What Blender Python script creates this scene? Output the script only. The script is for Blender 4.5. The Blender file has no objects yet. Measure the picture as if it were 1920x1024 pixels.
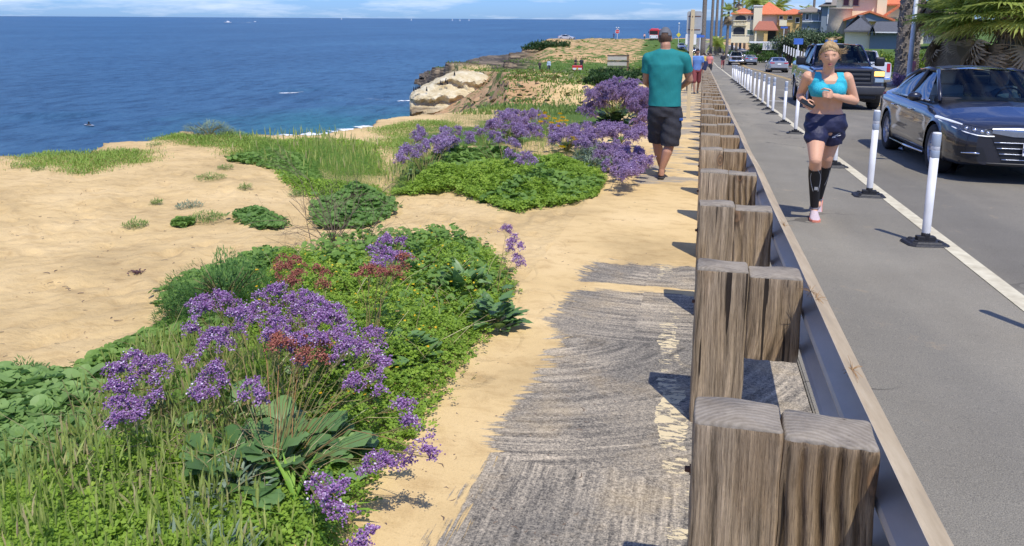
import bpy, bmesh, math, random
import numpy as np
from math import sin, cos, pi, radians, hypot, atan2, sqrt, exp
from mathutils import Vector, Matrix
random.seed(7); RG = np.random.default_rng(7)
SC = bpy.context.scene; COL = SC.collection

# ------------------------------------------------------------ camera
FPX, CX, CY = 1493.0, 960.0, 315.0
YAW, PIT, ROL = radians(13.3), radians(10.6), 0.00615
CAM = np.array((0, 0, 1.56))
f_ = np.array((-sin(YAW)*cos(PIT), cos(YAW)*cos(PIT), -sin(PIT)))
r0 = np.array((cos(YAW), sin(YAW), 0.0)); u0 = np.cross(r0, f_)
r_ = r0*cos(ROL)+u0*sin(ROL); u_ = u0*cos(ROL)-r0*sin(ROL)
cd = bpy.data.cameras.new('camera'); cam = bpy.data.objects.new('camera', cd); COL.objects.link(cam)
cam.matrix_world = Matrix(((r_[0], u_[0], -f_[0], CAM[0]), (r_[1], u_[1], -f_[1], CAM[1]), (r_[2], u_[2], -f_[2], CAM[2]), (0, 0, 0, 1)))
cd.sensor_width = 36; cd.lens = FPX/1920*36; cd.shift_y = -(512-CY)/1920
cd.clip_start = 0.05; cd.clip_end = 60000
SC.camera = cam

# ------------------------------------------------------------ light
SUN_TO = Vector((0.30, -0.54, 1.05)).normalized()          # towards the sun
elev = math.asin(SUN_TO.z); azim = atan2(SUN_TO.x, SUN_TO.y)
sl = bpy.data.lights.new('sun', 'SUN'); sl.energy = 4.4; sl.angle = radians(0.53); sl.color = (1.0, 0.955, 0.88)
so = bpy.data.objects.new('sun', sl); COL.objects.link(so)
so.rotation_euler = SUN_TO.to_track_quat('Z', 'Y').to_euler()
W_ = bpy.data.worlds.new('World'); SC.world = W_; W_.use_nodes = True
nt = W_.node_tree; nt.nodes.clear()
def N(nt, t, **k):
    n = nt.nodes.new('ShaderNode'+t)
    for a, v in k.items():
        if a.startswith('i_'): n.inputs[int(a[2:])].default_value = v
        else: setattr(n, a, v)
    return n
def L(nt, a, b): nt.links.new(a, b)
sky = N(nt, 'TexSky', sky_type='NISHITA', sun_disc=False, sun_elevation=elev, sun_rotation=azim, air_density=1.0, dust_density=0.35, ozone_density=2.6, altitude=10)
tc = N(nt, 'TexCoord'); mp = N(nt, 'Mapping'); mp.inputs['Scale'].default_value = (2.2, 2.2, 17)
nz = N(nt, 'TexNoise'); nz.inputs['Scale'].default_value = 2.4; nz.inputs['Detail'].default_value = 9; nz.inputs['Roughness'].default_value = .62
rp = N(nt, 'ValToRGB'); rp.color_ramp.elements[0].position = .47; rp.color_ramp.elements[1].position = .74
mx = N(nt, 'MixRGB'); mx.inputs[2].default_value = (8.2, 8.6, 9.4, 1)
hs = N(nt, 'MixRGB', blend_type='MULTIPLY'); hs.inputs[0].default_value = 1; hs.inputs[2].default_value = (.36, .62, 1.30, 1)
bg = N(nt, 'Background'); bg.inputs[1].default_value = .135; wo = N(nt, 'OutputWorld')
mcl = N(nt, 'Math', operation='MULTIPLY'); mcl.inputs[1].default_value = .75
L(nt, tc.outputs['Generated'], mp.inputs[0]); L(nt, mp.outputs[0], nz.inputs[0]); L(nt, nz.outputs[0], rp.inputs[0])
L(nt, rp.outputs[0], mcl.inputs[0]); L(nt, mcl.outputs[0], mx.inputs[0]); L(nt, sky.outputs[0], hs.inputs[1]); L(nt, hs.outputs[0], mx.inputs[1])
L(nt, mx.outputs[0], bg.inputs[0]); L(nt, bg.outputs[0], wo.inputs[0])
SC.view_settings.view_transform = 'Standard'; SC.view_settings.look = 'None'; SC.view_settings.exposure = 0.0; SC.view_settings.gamma = 1
SC.cycles.max_bounces = 8; SC.cycles.transparent_max_bounces = 12; SC.cycles.use_denoising = True

# ------------------------------------------------------------ mesh helpers
class MB:
    """collects shapes and links them as ONE mesh object"""
    def __init__(s): s.V = []; s.F = []; s.n = 0; s.R = []; s.hasr = False
    def add(s, V, F, m=0, r=0.5):
        V = np.asarray(V, float).reshape(-1, 3)
        if isinstance(F, np.ndarray): Fs = [F]
        else:
            d = {}
            for q in F: d.setdefault(len(q), []).append(q)
            Fs = [np.array(v) for v in d.values()]
        for A in Fs: s.F.append((A.astype(np.int64)+s.n, m))
        s.V.append(V); s.n += len(V)
        s.R.append(np.broadcast_to(np.asarray(r, float), (len(V),)).copy()); return s
    def build(s, name, mats, parent=None, smooth=False, loc=None):
        me = bpy.data.meshes.new(name)
        V = np.concatenate(s.V) if s.V else np.zeros((0, 3))
        if loc is not None: V = V-np.array(loc)
        me.vertices.add(len(V)); me.vertices.foreach_set('co', V.ravel())
        lv = np.concatenate([A.ravel() for A, m in s.F]); lt = np.concatenate([np.full(len(A), A.shape[1]) for A, m in s.F])
        ls = np.concatenate([[0], np.cumsum(lt)[:-1]]); mi = np.concatenate([np.full(len(A), m) for A, m in s.F])
        me.loops.add(len(lv)); me.loops.foreach_set('vertex_index', lv)
        me.polygons.add(len(lt)); me.polygons.foreach_set('loop_start', ls); me.polygons.foreach_set('loop_total', lt)
        me.polygons.foreach_set('material_index', mi)
        me.polygons.foreach_set('use_smooth', np.full(len(lt), bool(smooth)))
        at = me.attributes.new('r', 'FLOAT', 'POINT'); at.data.foreach_set('value', np.concatenate(s.R))
        me.update(calc_edges=True); me.validate()
        for m in (mats if isinstance(mats, (list, tuple)) else [mats]): me.materials.append(m)
        o = bpy.data.objects.new(name, me); COL.objects.link(o)
        if loc is not None: o.location = loc
        if parent: o.parent = parent
        return o
def tag(o, label=None, cat=None, group=None, kind=None):
    if label: o['label'] = label
    if cat: o['category'] = cat
    if group: o['group'] = group
    if kind: o['kind'] = kind
    return o
def empty(name, loc, rz=0, label=None, cat=None, group=None):
    o = bpy.data.objects.new(name, None); COL.objects.link(o); o.location = loc; o.rotation_euler = (0, 0, rz); o.empty_display_size = .1
    return tag(o, label, cat, group)
def copy_tree(o, parent=None):
    c = o.copy(); COL.objects.link(c); c.parent = parent
    for ch in list(o.children): copy_tree(ch, c)
    return c
def boxg(c, s, rz=0, bev=0):
    if bev:
        bm = bmesh.new(); bmesh.ops.create_cube(bm, size=1); bmesh.ops.scale(bm, vec=s, verts=bm.verts)
        bmesh.ops.bevel(bm, geom=bm.edges[:], offset=bev, segments=2, affect='EDGES', profile=.6)
        V = np.array([v.co[:] for v in bm.verts]); bm.verts.index_update(); F = [[v.index for v in f.verts] for f in bm.faces]; bm.free()
    else:
        V = np.array([(x, y, z) for x in (-.5, .5) for y in (-.5, .5) for z in (-.5, .5)])*np.array(s)
        F = [(0, 1, 3, 2), (4, 6, 7, 5), (0, 4, 5, 1), (2, 3, 7, 6), (0, 2, 6, 4), (1, 5, 7, 3)]
    if rz: c_, s_ = cos(rz), sin(rz); V = V@np.array(((c_, s_, 0), (-s_, c_, 0), (0, 0, 1)))
    return V+np.array(c), F
def tubeg(path, rad, n=8, cap=True, ell=None):
    P = np.array(path, float); m = len(P); rad = np.broadcast_to(np.asarray(rad, float), (m,))
    T = np.gradient(P, axis=0); T /= np.linalg.norm(T, axis=1)[:, None]+1e-9
    up = np.array((0, 0, 1.)) if abs(T[0][2]) < .9 else np.array((0, 1., 0))
    V = []; a = np.linspace(0, 2*pi, n, endpoint=False)
    A = np.cross(T[0], up); A /= np.linalg.norm(A)
    for i in range(m):
        A = A-T[i]*(A@T[i]); A /= np.linalg.norm(A); B = np.cross(T[i], A)
        e = ell if ell else (1, 1)
        V.append(P[i]+rad[i]*(np.outer(np.cos(a)*e[0], A)+np.outer(np.sin(a)*e[1], B)))
    V = np.concatenate(V); F = []
    for i in range(m-1):
        for j in range(n): k = (j+1) % n; F.append((i*n+j, i*n+k, (i+1)*n+k, (i+1)*n+j))
    if cap: F.append(tuple(range(n-1, -1, -1))); F.append(tuple((m-1)*n+j for j in range(n)))
    return V, F
def latheg(prof, n=16, c=(0, 0, 0), axis='z'):
    V = []; a = np.linspace(0, 2*pi, n, endpoint=False)
    for r, z in prof: V += [(r*cos(t), r*sin(t), z) for t in a]
    V = np.array(V); F = []
    for i in range(len(prof)-1):
        for j in range(n): k = (j+1) % n; F.append((i*n+j, i*n+k, (i+1)*n+k, (i+1)*n+j))
    F.append(tuple(range(n-1, -1, -1))); F.append(tuple((len(prof)-1)*n+j for j in range(n)))
    if axis == 'x': V = V[:, [2, 0, 1]]
    if axis == 'y': V = V[:, [1, 2, 0]]
    return V+np.array(c), F
def gridg(nu, nv, fn, closed_u=False):
    V = [fn(i/(nu-1 if not closed_u else nu), j/(nv-1)) for j in range(nv) for i in range(nu)]; F = []
    for j in range(nv-1):
        for i in range(nu if closed_u else nu-1): k = (i+1) % nu; F.append((j*nu+i, j*nu+k, (j+1)*nu+k, (j+1)*nu+i))
    return np.array(V), F
def prismg(poly, z0, z1):
    n = len(poly); V = [(p[0], p[1], z0) for p in poly]+[(p[0], p[1], z1) for p in poly]
    F = [tuple(range(n-1, -1, -1)), tuple(range(n, 2*n))]+[(i, (i+1) % n, n+(i+1) % n, n+i) for i in range(n)]
    return np.array(V, float), F
def plateg(pts, th):          # polygon in space given thickness along its normal
    P = np.array(pts, float); nrm = np.cross(P[1]-P[0], P[2]-P[0]); nrm /= np.linalg.norm(nrm); n = len(P)
    V = np.concatenate([P, P+nrm*th]); F = [tuple(range(n-1, -1, -1)), tuple(range(n, 2*n))]+[(i, (i+1) % n, n+(i+1) % n, n+i) for i in range(n)]
    return V, F
def rotm(ax, az, t=0):       # tilt ax about x, then spin az about z, pre-twist t
    cx, sx, cz, sz, ct, st = cos(ax), sin(ax), cos(az), sin(az), cos(t), sin(t)
    return np.array(((cz, -sz, 0), (sz, cz, 0), (0, 0, 1)))@np.array(((1, 0, 0), (0, cx, -sx), (0, sx, cx)))@np.array(((ct, -st, 0), (st, ct, 0), (0, 0, 1)))
def inst(mb, T, pos, tilt, azi, scl, r=None, m=0, tw=None):
    """many copies of template T=(V,F) into one builder (vectorised)"""
    V, F = T; V = np.asarray(V, float); n = len(pos); pos = np.asarray(pos, float)
    tilt = np.broadcast_to(np.asarray(tilt, float), (n,)); azi = np.broadcast_to(np.asarray(azi, float), (n,))
    scl = np.asarray(scl, float); scl = np.broadcast_to(scl if scl.ndim == 2 else (scl[:, None] if scl.ndim == 1 else scl), (n, 3))
    X = V[None]*scl[:, None, :]
    if tw is not None:
        c, s = np.cos(tw)[:, None], np.sin(tw)[:, None]; X = np.stack((X[..., 0]*c-X[..., 1]*s, X[..., 0]*s+X[..., 1]*c, X[..., 2]), -1)
    c, s = np.cos(tilt)[:, None], np.sin(tilt)[:, None]
    X = np.stack((X[..., 0], X[..., 1]*c-X[..., 2]*s, X[..., 1]*s+X[..., 2]*c), -1)
    c, s = np.cos(azi)[:, None], np.sin(azi)[:, None]
    X = np.stack((X[..., 0]*c-X[..., 1]*s, X[..., 0]*s+X[..., 1]*c, X[..., 2]), -1)+pos[:, None, :]
    d = {}
    for q in F: d.setdefault(len(q), []).append(q)
    nv = len(V); rr = RG.random(n) if r is None else np.broadcast_to(r, (n,)); base = mb.n
    mb.V.append(X.reshape(-1, 3)); mb.R.append(np.repeat(rr, nv)); mb.n += n*nv
    for k, q in d.items():
        A = np.array(q); mb.F.append(((A[None]+(np.arange(n)*nv)[:, None, None]).reshape(-1, k)+base, m))

# ------------------------------------------------------------ material helpers
MC = {}
def M(name, col, rough=.7, metal=0, var=.12, scale=6, bump=0, bscale=None, spec=.5, coat=0, col2=None, emit=0, stretch=None, detail=6, coords='Object'):
    if name in MC: return MC[name]
    m = bpy.data.materials.new(name); m.use_nodes = True; nt = m.node_tree; b = nt.nodes['Principled BSDF']
    b.inputs['Roughness'].default_value = rough; b.inputs['Metallic'].default_value = metal; b.inputs['Specular IOR Level'].default_value = spec
    b.inputs['Coat Weight'].default_value = coat; b.inputs['Coat Roughness'].default_value = .03
    tc = N(nt, 'TexCoord'); mp = N(nt, 'Mapping'); L(nt, tc.outputs[coords], mp.inputs[0])
    if stretch: mp.inputs['Scale'].default_value = stretch
    nz = N(nt, 'TexNoise'); nz.inputs['Scale'].default_value = scale; nz.inputs['Detail'].default_value = detail; nz.inputs['Roughness'].default_value = .6
    L(nt, mp.outputs[0], nz.inputs[0])
    rp = N(nt, 'ValToRGB'); rp.color_ramp.elements[0].position = .3; rp.color_ramp.elements[1].position = .7
    c1 = col2 if col2 else tuple(min(1, c*(1+var)) for c in col); c0 = tuple(c*(1-var) for c in col) if not col2 else col
    rp.color_ramp.elements[0].color = (*c0, 1); rp.color_ramp.elements[1].color = (*c1, 1)
    L(nt, nz.outputs[0], rp.inputs[0]); L(nt, rp.outputs[0], b.inputs['Base Color'])
    if bump:
        bp = N(nt, 'Bump'); bp.inputs['Strength'].default_value = 1; bp.inputs['Distance'].default_value = bump
        n2 = N(nt, 'TexNoise'); n2.inputs['Scale'].default_value = bscale or scale*3; n2.inputs['Detail'].default_value = 6; L(nt, mp.outputs[0], n2.inputs[0])
        L(nt, n2.outputs[0], bp.inputs['Height']); L(nt, bp.outputs[0], b.inputs['Normal'])
    if emit: b.inputs['Emission Color'].default_value = (*col, 1); b.inputs['Emission Strength'].default_value = emit
    MC[name] = m; return m
def ML(name, c0, c1, c2=None, trans=.42, rough=.55, spec=.35):
    """foliage: colour varies leaf by leaf through the r attribute; thin leaves let light through"""
    if name in MC: return MC[name]
    m = bpy.data.materials.new(name); m.use_nodes = True; nt = m.node_tree; b = nt.nodes['Principled BSDF']; out = nt.nodes['Material Output']
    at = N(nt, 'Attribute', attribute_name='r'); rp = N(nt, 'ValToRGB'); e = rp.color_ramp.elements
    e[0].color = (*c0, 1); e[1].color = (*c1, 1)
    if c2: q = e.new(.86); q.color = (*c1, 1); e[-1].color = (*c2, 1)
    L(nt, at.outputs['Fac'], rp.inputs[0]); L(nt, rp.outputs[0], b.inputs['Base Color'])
    b.inputs['Roughness'].default_value = rough; b.inputs['Specular IOR Level'].default_value = spec
    tr = N(nt, 'BsdfTranslucent'); mx = N(nt, 'MixShader'); mx.inputs[0].default_value = trans
    L(nt, rp.outputs[0], tr.inputs[0]); L(nt, b.outputs[0], mx.inputs[1]); L(nt, tr.outputs[0], mx.inputs[2]); L(nt, mx.outputs[0], out.inputs[0])
    MC[name] = m; return m
def ramp(nt, src, stops):
    rp = N(nt, 'ValToRGB'); e = rp.color_ramp.elements
    e[0].position = stops[0][0]; e[0].color = (*stops[0][1], 1); e[1].position = stops[-1][0]; e[1].color = (*stops[-1][1], 1)
    for p, c in stops[1:-1]: q = e.new(p); q.color = (*c, 1)
    L(nt, src, rp.inputs[0]); return rp.outputs[0]
def noise(nt, vec, scale, detail=6, rough=.6, dist=0):
    n = N(nt, 'TexNoise'); n.inputs['Scale'].default_value = scale; n.inputs['Detail'].default_value = detail; n.inputs['Roughness'].default_value = rough; n.inputs['Distortion'].default_value = dist
    L(nt, vec, n.inputs[0]); return n.outputs[0]
def mapv(nt, vec, s=(1, 1, 1), r=(0, 0, 0), l=(0, 0, 0)):
    n = N(nt, 'Mapping'); n.inputs['Scale'].default_value = s; n.inputs['Rotation'].default_value = r; n.inputs['Location'].default_value = l; L(nt, vec, n.inputs[0]); return n.outputs[0]
def mixc(nt, f, a, b, mode='MIX'):
    n = N(nt, 'MixRGB', blend_type=mode)
    for i, x in ((0, f), (1, a), (2, b)):
        if isinstance(x, bpy.types.NodeSocket): L(nt, x, n.inputs[i])
        elif i == 0: n.inputs[0].default_value = x
        else: n.inputs[i].default_value = (*x, 1)
    return n.outputs[0]
def mth(nt, op, a, b=0, c=None, clamp=False):
    n = N(nt, 'Math', operation=op, use_clamp=clamp)
    for i, x in enumerate((a, b) if c is None else (a, b, c)):
        if isinstance(x, bpy.types.NodeSocket): L(nt, x, n.inputs[i])
        else: n.inputs[i].default_value = x
    return n.outputs[0]

# ------------------------------------------------------------ terrain
def sst(a, b, x): t = np.clip((x-a)/(b-a), 0, 1); return t*t*(3-2*t)
def zroad(y):
    y = np.asarray(y, float)
    return np.where(y < 105, -.0414*y, -4.347-1.15*(1-np.exp(-(y-105)/27.8)))
COAST = np.array([(-300, -60), (-60, -8), (-30, -1), (-16, 4.2), (-11.5, 7.2), (-9.7, 9.1), (-8.7, 9.9), (-9.1, 11.6), (-9.3, 12.7), (-7.6, 13.0), (-6.6, 13.3), (-6.7, 14.8), (-6.9, 16.6), (-6.5, 18.6), (-6.1, 21.5),
 (-6.4, 26), (-8.0, 33), (-10.0, 41), (-12.2, 50), (-14.8, 60), (-17.8, 71), (-20.5, 80), (-23, 87), (-26, 93), (-29, 101), (-33, 112), (-42, 126), (-49, 137), (-50.5, 143), (-48, 152), (-46, 165), (-44, 185), (-43, 206), (-43, 236), (-38, 262), (-28, 292), (-10, 315), (8, 330), (40, 338), (400, 360)])
LANDP = np.concatenate([COAST, [(400, -200), (-300, -200)]])
def coastd(x, y):
    x = np.asarray(x, float); y = np.asarray(y, float); d = np.full(x.shape, 1e9)
    for a, b in zip(COAST[:-1], COAST[1:]):
        e = b-a; t = np.clip(((x-a[0])*e[0]+(y-a[1])*e[1])/(e@e), 0, 1); d = np.minimum(d, np.hypot(x-a[0]-t*e[0], y-a[1]-t*e[1]))
    ins = np.zeros(x.shape, bool); Q = LANDP
    for i in range(len(Q)):
        a, b = Q[i], Q[(i+1) % len(Q)]
        c = ((a[1] > y) != (b[1] > y)) & (x < (b[0]-a[0])*(y-a[1])/(b[1]-a[1]+1e-12)+a[0]); ins ^= c
    return np.where(ins, d, -d)
def wob(x, y, s, ph=0):
    return (np.sin(x*s+1.3+ph)*np.cos(y*s*.83+.4+ph)+.5*np.sin(x*s*2.3+y*s*1.7+ph*2)+.3*np.cos(x*s*4.1-y*s*3.7+ph))/1.8
SEA = -10.0
def H(x, y):
    x = np.asarray(x, float); y = np.asarray(y, float); z = zroad(y)
    left = sst(-1.2, -3.5, x)
    z = z+left*(.05*wob(x, y, .9)+.02*wob(x, y, 3.1, 1))
    # far grass terrace is lower, then a sandy bank and the car park above it
    far = sst(55, 115, y)*sst(-4, -12, x)
    q = np.hypot(x, y); s = -x/np.maximum(y, 1)
    z = np.where(x < -4, z*(1-far)+far*np.minimum(z, np.interp(q, [55, 80, 115, 150, 400], [-3.0, -4.5, -5.75, -6.0, -6.0])), z)
    cap = np.interp(s, [.12, .19, .21, .28, .319, .345, .37], [-3.9, -4.2, -5.7, -6.7, -8.3, -9.0, -9.4]); hl = sst(126, 152, q+1.5*wob(x, y, .35))*sst(-3, -9, x)
    z = z*(1-hl)+hl*np.where(q < 235, cap+.35*wob(x, y, .14), np.minimum(cap, -5.3))
    bank = sst(-2, -8, x)
    z = z+bank*sst(30, 60, y)*(.25*wob(x, y, .22)+.12*wob(x, y, .8, 2))
    # eroded little bank behind the flower beds
    z = z-sst(-1.8, -3.2, x)*1.05*sst(22, 29, y)*(1-sst(37, 42, y+1.8*wob(x, y, .5)))
    # right side of the road rises towards the houses
    rt = sst(11.2, 13.5, x)
    z = z+rt*.14+sst(13, 60, x)*3.2*sst(20, 90, y)*sst(13, 30, x)
    far2 = sst(12, 40, x)*sst(90, 150, y)
    z = z+far2*.6
    d = coastd(x, y)
    w = 1.2+14*sst(24, 40, y)*(1-sst(82, 88, y))+3.0*sst(95, 120, y)
    j = .35*wob(x, y, 1.7)+.8*wob(x, y, .5)*sst(40, 60, y)
    t = np.clip((-(d+j))/w, 0, 1); t = t**.75
    z = z*(1-t)+(-12.5)*t-.12*np.exp(-((d-.2)/.6)**2)*(d > -.5)*0
    # strata ledges on the far cliffs
    led = np.maximum(sst(100, 118, y)*(t > .01)*(t < .99), sst(118, 128, q)*sst(.19, .22, s))
    z = np.where(led > 0, z*(1-led*.85)+led*.85*(np.round(z/1.3)*1.3), z)
    return z
def Hs(x, y): return float(H(np.array([x]), np.array([y]))[0])
_T = np.geomspace(1.2, 420, 900)
def W(px, py, h=0):
    """world point where the line of sight through a photo pixel meets the ground (+h)"""
    d = f_*FPX+r_*(px-CX)-u_*(py-CY); d = d/np.linalg.norm(d); Pp = CAM+d*_T[:, None]
    g = Pp[:, 2]-(H(Pp[:, 0], Pp[:, 1])+h); k = np.argmax(g < 0)
    if not (g < 0).any(): k = len(_T)-1
    k = max(k, 1); a, b = g[k-1], g[k]; t = a/(a-b+1e-12) if a > 0 > b else 0
    return Pp[k-1]*(1-t)+Pp[k]*t
def WD(px, py, D):
    """point on the line of sight at horizontal distance D"""
    d = f_*FPX+r_*(px-CX)-u_*(py-CY); return CAM+d*(D/hypot(d[0], d[1]))

az = np.concatenate([np.radians(np.linspace(-100, -52, 30, endpoint=False)), np.radians(np.linspace(-52, 26, 640)), np.radians(np.linspace(27, 100, 40))])
rad = np.concatenate([[.3], np.geomspace(1.0, 30, 330), np.geomspace(30.2, 460, 330)])
A_, R_ = np.meshgrid(az, rad); X = R_*np.sin(A_); Y = R_*np.cos(A_); Z = H(X, Y)
# road surface lies in its own sheet: the ground sheet dips beneath it
inroad = sst(.5, .62, X)*(1-sst(10.75, 10.9, X)); Z = Z-inroad*.09
# trodden sand: footprints and small hummocks
nearm = sst(-1.0, -1.6, X)*(1-sst(14, 18, R_)); Z = Z+nearm*(.012*wob(X, Y, 5.5, 3)+.007*wob(X, Y, 11, 5))
for k in range(420):
    fx, fy, fa = RG.uniform(-9, -.9), RG.uniform(3.2, 13), RG.uniform(-.6, .6)+(1.57 if RG.random() < .3 else 0); k_ = (np.abs(X-fx) < .3) & (np.abs(Y-fy) < .3)
    dx_, dy_ = X[k_]-fx, Y[k_]-fy; u_c, v_c = dx_*cos(fa)+dy_*sin(fa), -dx_*sin(fa)+dy_*cos(fa); q_ = (u_c/.06)**2+(v_c/.15)**2; Z[k_] += -.020*np.exp(-q_**1.5)+.007*np.exp(-(np.sqrt(q_)-1.45)**2*6)
na, nr = len(az), len(rad); idx = np.arange(na*nr).reshape(nr, na)
F = np.stack((idx[:-1, :-1], idx[:-1, 1:], idx[1:, 1:], idx[1:, :-1]), -1).reshape(-1, 4)[:, ::-1]
g = MB(); g.add(np.stack((X, Y, Z), -1).reshape(-1, 3), F)
D_ = coastd(X, Y)
# how grassy the soil is / how red it is, as painted-on material masks
def blob(x, y, cx, cy, rx, ry): return np.exp(-(((x-cx)/rx)**2+((y-cy)/ry)**2))
gr = sst(30, 44, Y)*sst(-3, -6, X)*(1-sst(132, 146, Y-.25*X))*sst(-1.5, 3, D_)
gr = np.maximum(gr, sst(-1.2, -2.2, X)*sst(20, 23, Y)*1.1); gr = np.maximum(gr, 1.0*blob(X, Y, -3.7, 15, 1.7, 3.6)); gr = np.maximum(gr, .8*blob(X, Y, -3.2, 19, 1.5, 3))
gr = np.maximum(gr, sst(150, 165, Y-.25*X)*.45*sst(-2, -6, X))
gr = np.maximum(gr, sst(12.2, 14, X)*.9)
gr = gr*(1-.95*sst(29, 32, Y)*(1-sst(40, 43, Y)))*(1-.7*sst(9, 3, D_)*sst(24, 30, Y))
Q_ = np.hypot(X, Y); S_ = -X/np.maximum(Y, 1)
gr = gr*(1-sst(128, 136, Q_)*sst(.05, .08, S_)*.6)+.9*blob(X, Y, -2.4, 1.6, 1.1, 1.2)
Q_ = np.hypot(X, Y); S_ = -X/np.maximum(Y, 1)
red = sst(26, 30, Y)*(1-sst(86, 90, Y))*sst(3.5, .5, D_)+sst(23, 26, Y)*(1-sst(34, 38, Y))*.8+sst(128, 136, Q_)*.75
rock = np.maximum(sst(.3, -1.5, D_)*np.maximum(1-sst(25, 35, Y), sst(96, 102, Y)), sst(118, 128, Q_)*sst(.19, .23, S_))
ob = g.build('ground', [], smooth=True); tag(ob, kind='structure')
for nm, a in (('grass', gr), ('red', red), ('rock', rock)):
    at = ob.data.attributes.new(nm, 'FLOAT', 'POINT'); at.data.foreach_set('value', np.clip(a, 0, 1).ravel())
def sandnodes(nt, pos):
    n1 = noise(nt, pos, .9, 8, .6); n2 = noise(nt, mapv(nt, pos, (1, 1.5, 1), (0, 0, .5)), 5, 9, .72, .4); n3 = noise(nt, pos, 160, 3, .7)
    c = ramp(nt, n1, [(.32, (.495, .355, .168)), (.48, (.65, .470, .222)), (.70, (.74, .550, .28))])
    c = mixc(nt, 1, c, ramp(nt, n2, [(.32, (.80, .76, .72)), (.5, (1, 1, 1)), (.75, (1.04, 1.04, 1.04))]), 'MULTIPLY')
    c = mixc(nt, 1, c, ramp(nt, n3, [(.25, (.72, .70, .68)), (.42, (1, 1, 1)), (.8, (1.12, 1.12, 1.12))]), 'MULTIPLY')
    return c, n1, n2, n3
m = bpy.data.materials.new('bluff_soil'); m.use_nodes = True; nt = m.node_tree; b = nt.nodes['Principled BSDF']; b.inputs['Roughness'].default_value = .95; b.inputs['Specular IOR Level'].default_value = .15
gm = N(nt, 'NewGeometry'); pos = gm.outputs['Position']
c, n1, n2, n3 = sandnodes(nt, pos)
at = lambda a: N(nt, 'Attribute', attribute_name=a).outputs['Fac']
nr_ = noise(nt, mapv(nt, pos, (1, 1, 1)), .8, 10, .65); redc = ramp(nt, nr_, [(.3, (.34, .20, .10)), (.5, (.50, .31, .155)), (.7, (.60, .40, .21))])
c = mixc(nt, at('red'), c, redc)
ng = noise(nt, pos, .5, 10, .72); ng2 = noise(nt, pos, 14, 6, .7)
grc = ramp(nt, ng2, [(.3, (.045, .085, .018)), (.55, (.10, .17, .035)), (.75, (.20, .24, .07))])
gf = mth(nt, 'ADD', at('grass'), mth(nt, 'MULTIPLY', mth(nt, 'SUBTRACT', ng, .5), 2.6)); gf = mth(nt, 'MULTIPLY', mth(nt, 'SUBTRACT', gf, .42), 6, clamp=True)
gf = mth(nt, 'MULTIPLY', gf, mth(nt, 'GREATER_THAN', at('grass'), .02))
c = mixc(nt, gf, c, grc)
st = noise(nt, mapv(nt, pos, (.25, .25, 3.2)), 1.2, 9, .7)
rkc = ramp(nt, st, [(.40, (.03, .026, .022)), (.50, (.10, .08, .06)), (.60, (.26, .20, .13)), (.75, (.42, .33, .21))])
c = mixc(nt, at('rock'), c, rkc)
L(nt, c, b.inputs['Base Color'])
bp = N(nt, 'Bump'); bp.inputs['Distance'].default_value = .02; bp.inputs['Strength'].default_value = .9
vf = N(nt, 'TexVoronoi', feature='SMOOTH_F1'); L(nt, mapv(nt, pos, (3.1, 2.2, 1)), vf.inputs[0]); hh = mth(nt, 'ADD', mth(nt, 'ADD', mth(nt, 'MULTIPLY', n2, 1.5), mth(nt, 'MULTIPLY', n3, .12)), mth(nt, 'MULTIPLY', vf.outputs['Distance'], .8)); L(nt, hh, bp.inputs['Height']); L(nt, bp.outputs[0], b.inputs['Normal'])
ob.data.materials.append(m); SOIL = m

# sea
def seaz(x, y): return SEA
g = MB(); ra = np.concatenate([[5], np.geomspace(30, 45000, 60)]); aa = np.radians(np.linspace(-110, 60, 60))
A2, R2 = np.meshgrid(aa, ra); ii = np.arange(A2.size).reshape(A2.shape)
g.add(np.stack((R2*np.sin(A2), R2*np.cos(A2), np.full(A2.shape, SEA)), -1).reshape(-1, 3), np.stack((ii[:-1, :-1], ii[1:, :-1], ii[1:, 1:], ii[:-1, 1:]), -1).reshape(-1, 4))
m = bpy.data.materials.new('sea_water'); m.use_nodes = True; nt = m.node_tree; b = nt.nodes['Principled BSDF']
pos = N(nt, 'NewGeometry').outputs['Position']
n1 = noise(nt, mapv(nt, pos, (1, .35, 1), (0, 0, radians(35))), .012, 4, .6)
c = ramp(nt, n1, [(.3, (.036, .102, .185)), (.55, (.048, .132, .232)), (.75, (.065, .17, .275))])
# shallow water near the cliffs is greener
vs = N(nt, 'VectorMath', operation='DISTANCE'); L(nt, pos, vs.inputs[0]); vs.inputs[1].default_value = (-33, 78, SEA)
n4 = noise(nt, pos, .09, 5, .6); sh = mth(nt, 'ADD', mth(nt, 'DIVIDE', vs.outputs['Value'], 42), mth(nt, 'MULTIPLY', n4, .7))
c = mixc(nt, ramp(nt, sh, [(.55, (1, 1, 1)), (1.25, (0, 0, 0))]), c, (.03, .155, .20))
rip = noise(nt, mapv(nt, pos, (1, .45, 1), (0, 0, radians(30))), .55, 9, .72)
c = mixc(nt, 1, c, ramp(nt, rip, [(.36, (.48, .55, .6)), (.5, (1, 1, 1)), (.66, (1.5, 1.35, 1.25))]), 'MULTIPLY')
rp2 = noise(nt, mapv(nt, pos, (1, .45, 1), (0, 0, radians(30))), 4.0, 4, .6)
c = mixc(nt, .5, c, ramp(nt, rp2, [(.3, (.5, .55, .6)), (.7, (1.4, 1.35, 1.3))]), 'MULTIPLY')
L(nt, c, b.inputs['Base Color']); b.inputs['Roughness'].default_value = .42; b.inputs['Specular IOR Level'].default_value = .18
hh = mth(nt, 'ADD', mth(nt, 'MULTIPLY', rip, 1.0), mth(nt, 'MULTIPLY', rp2, .25))
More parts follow.
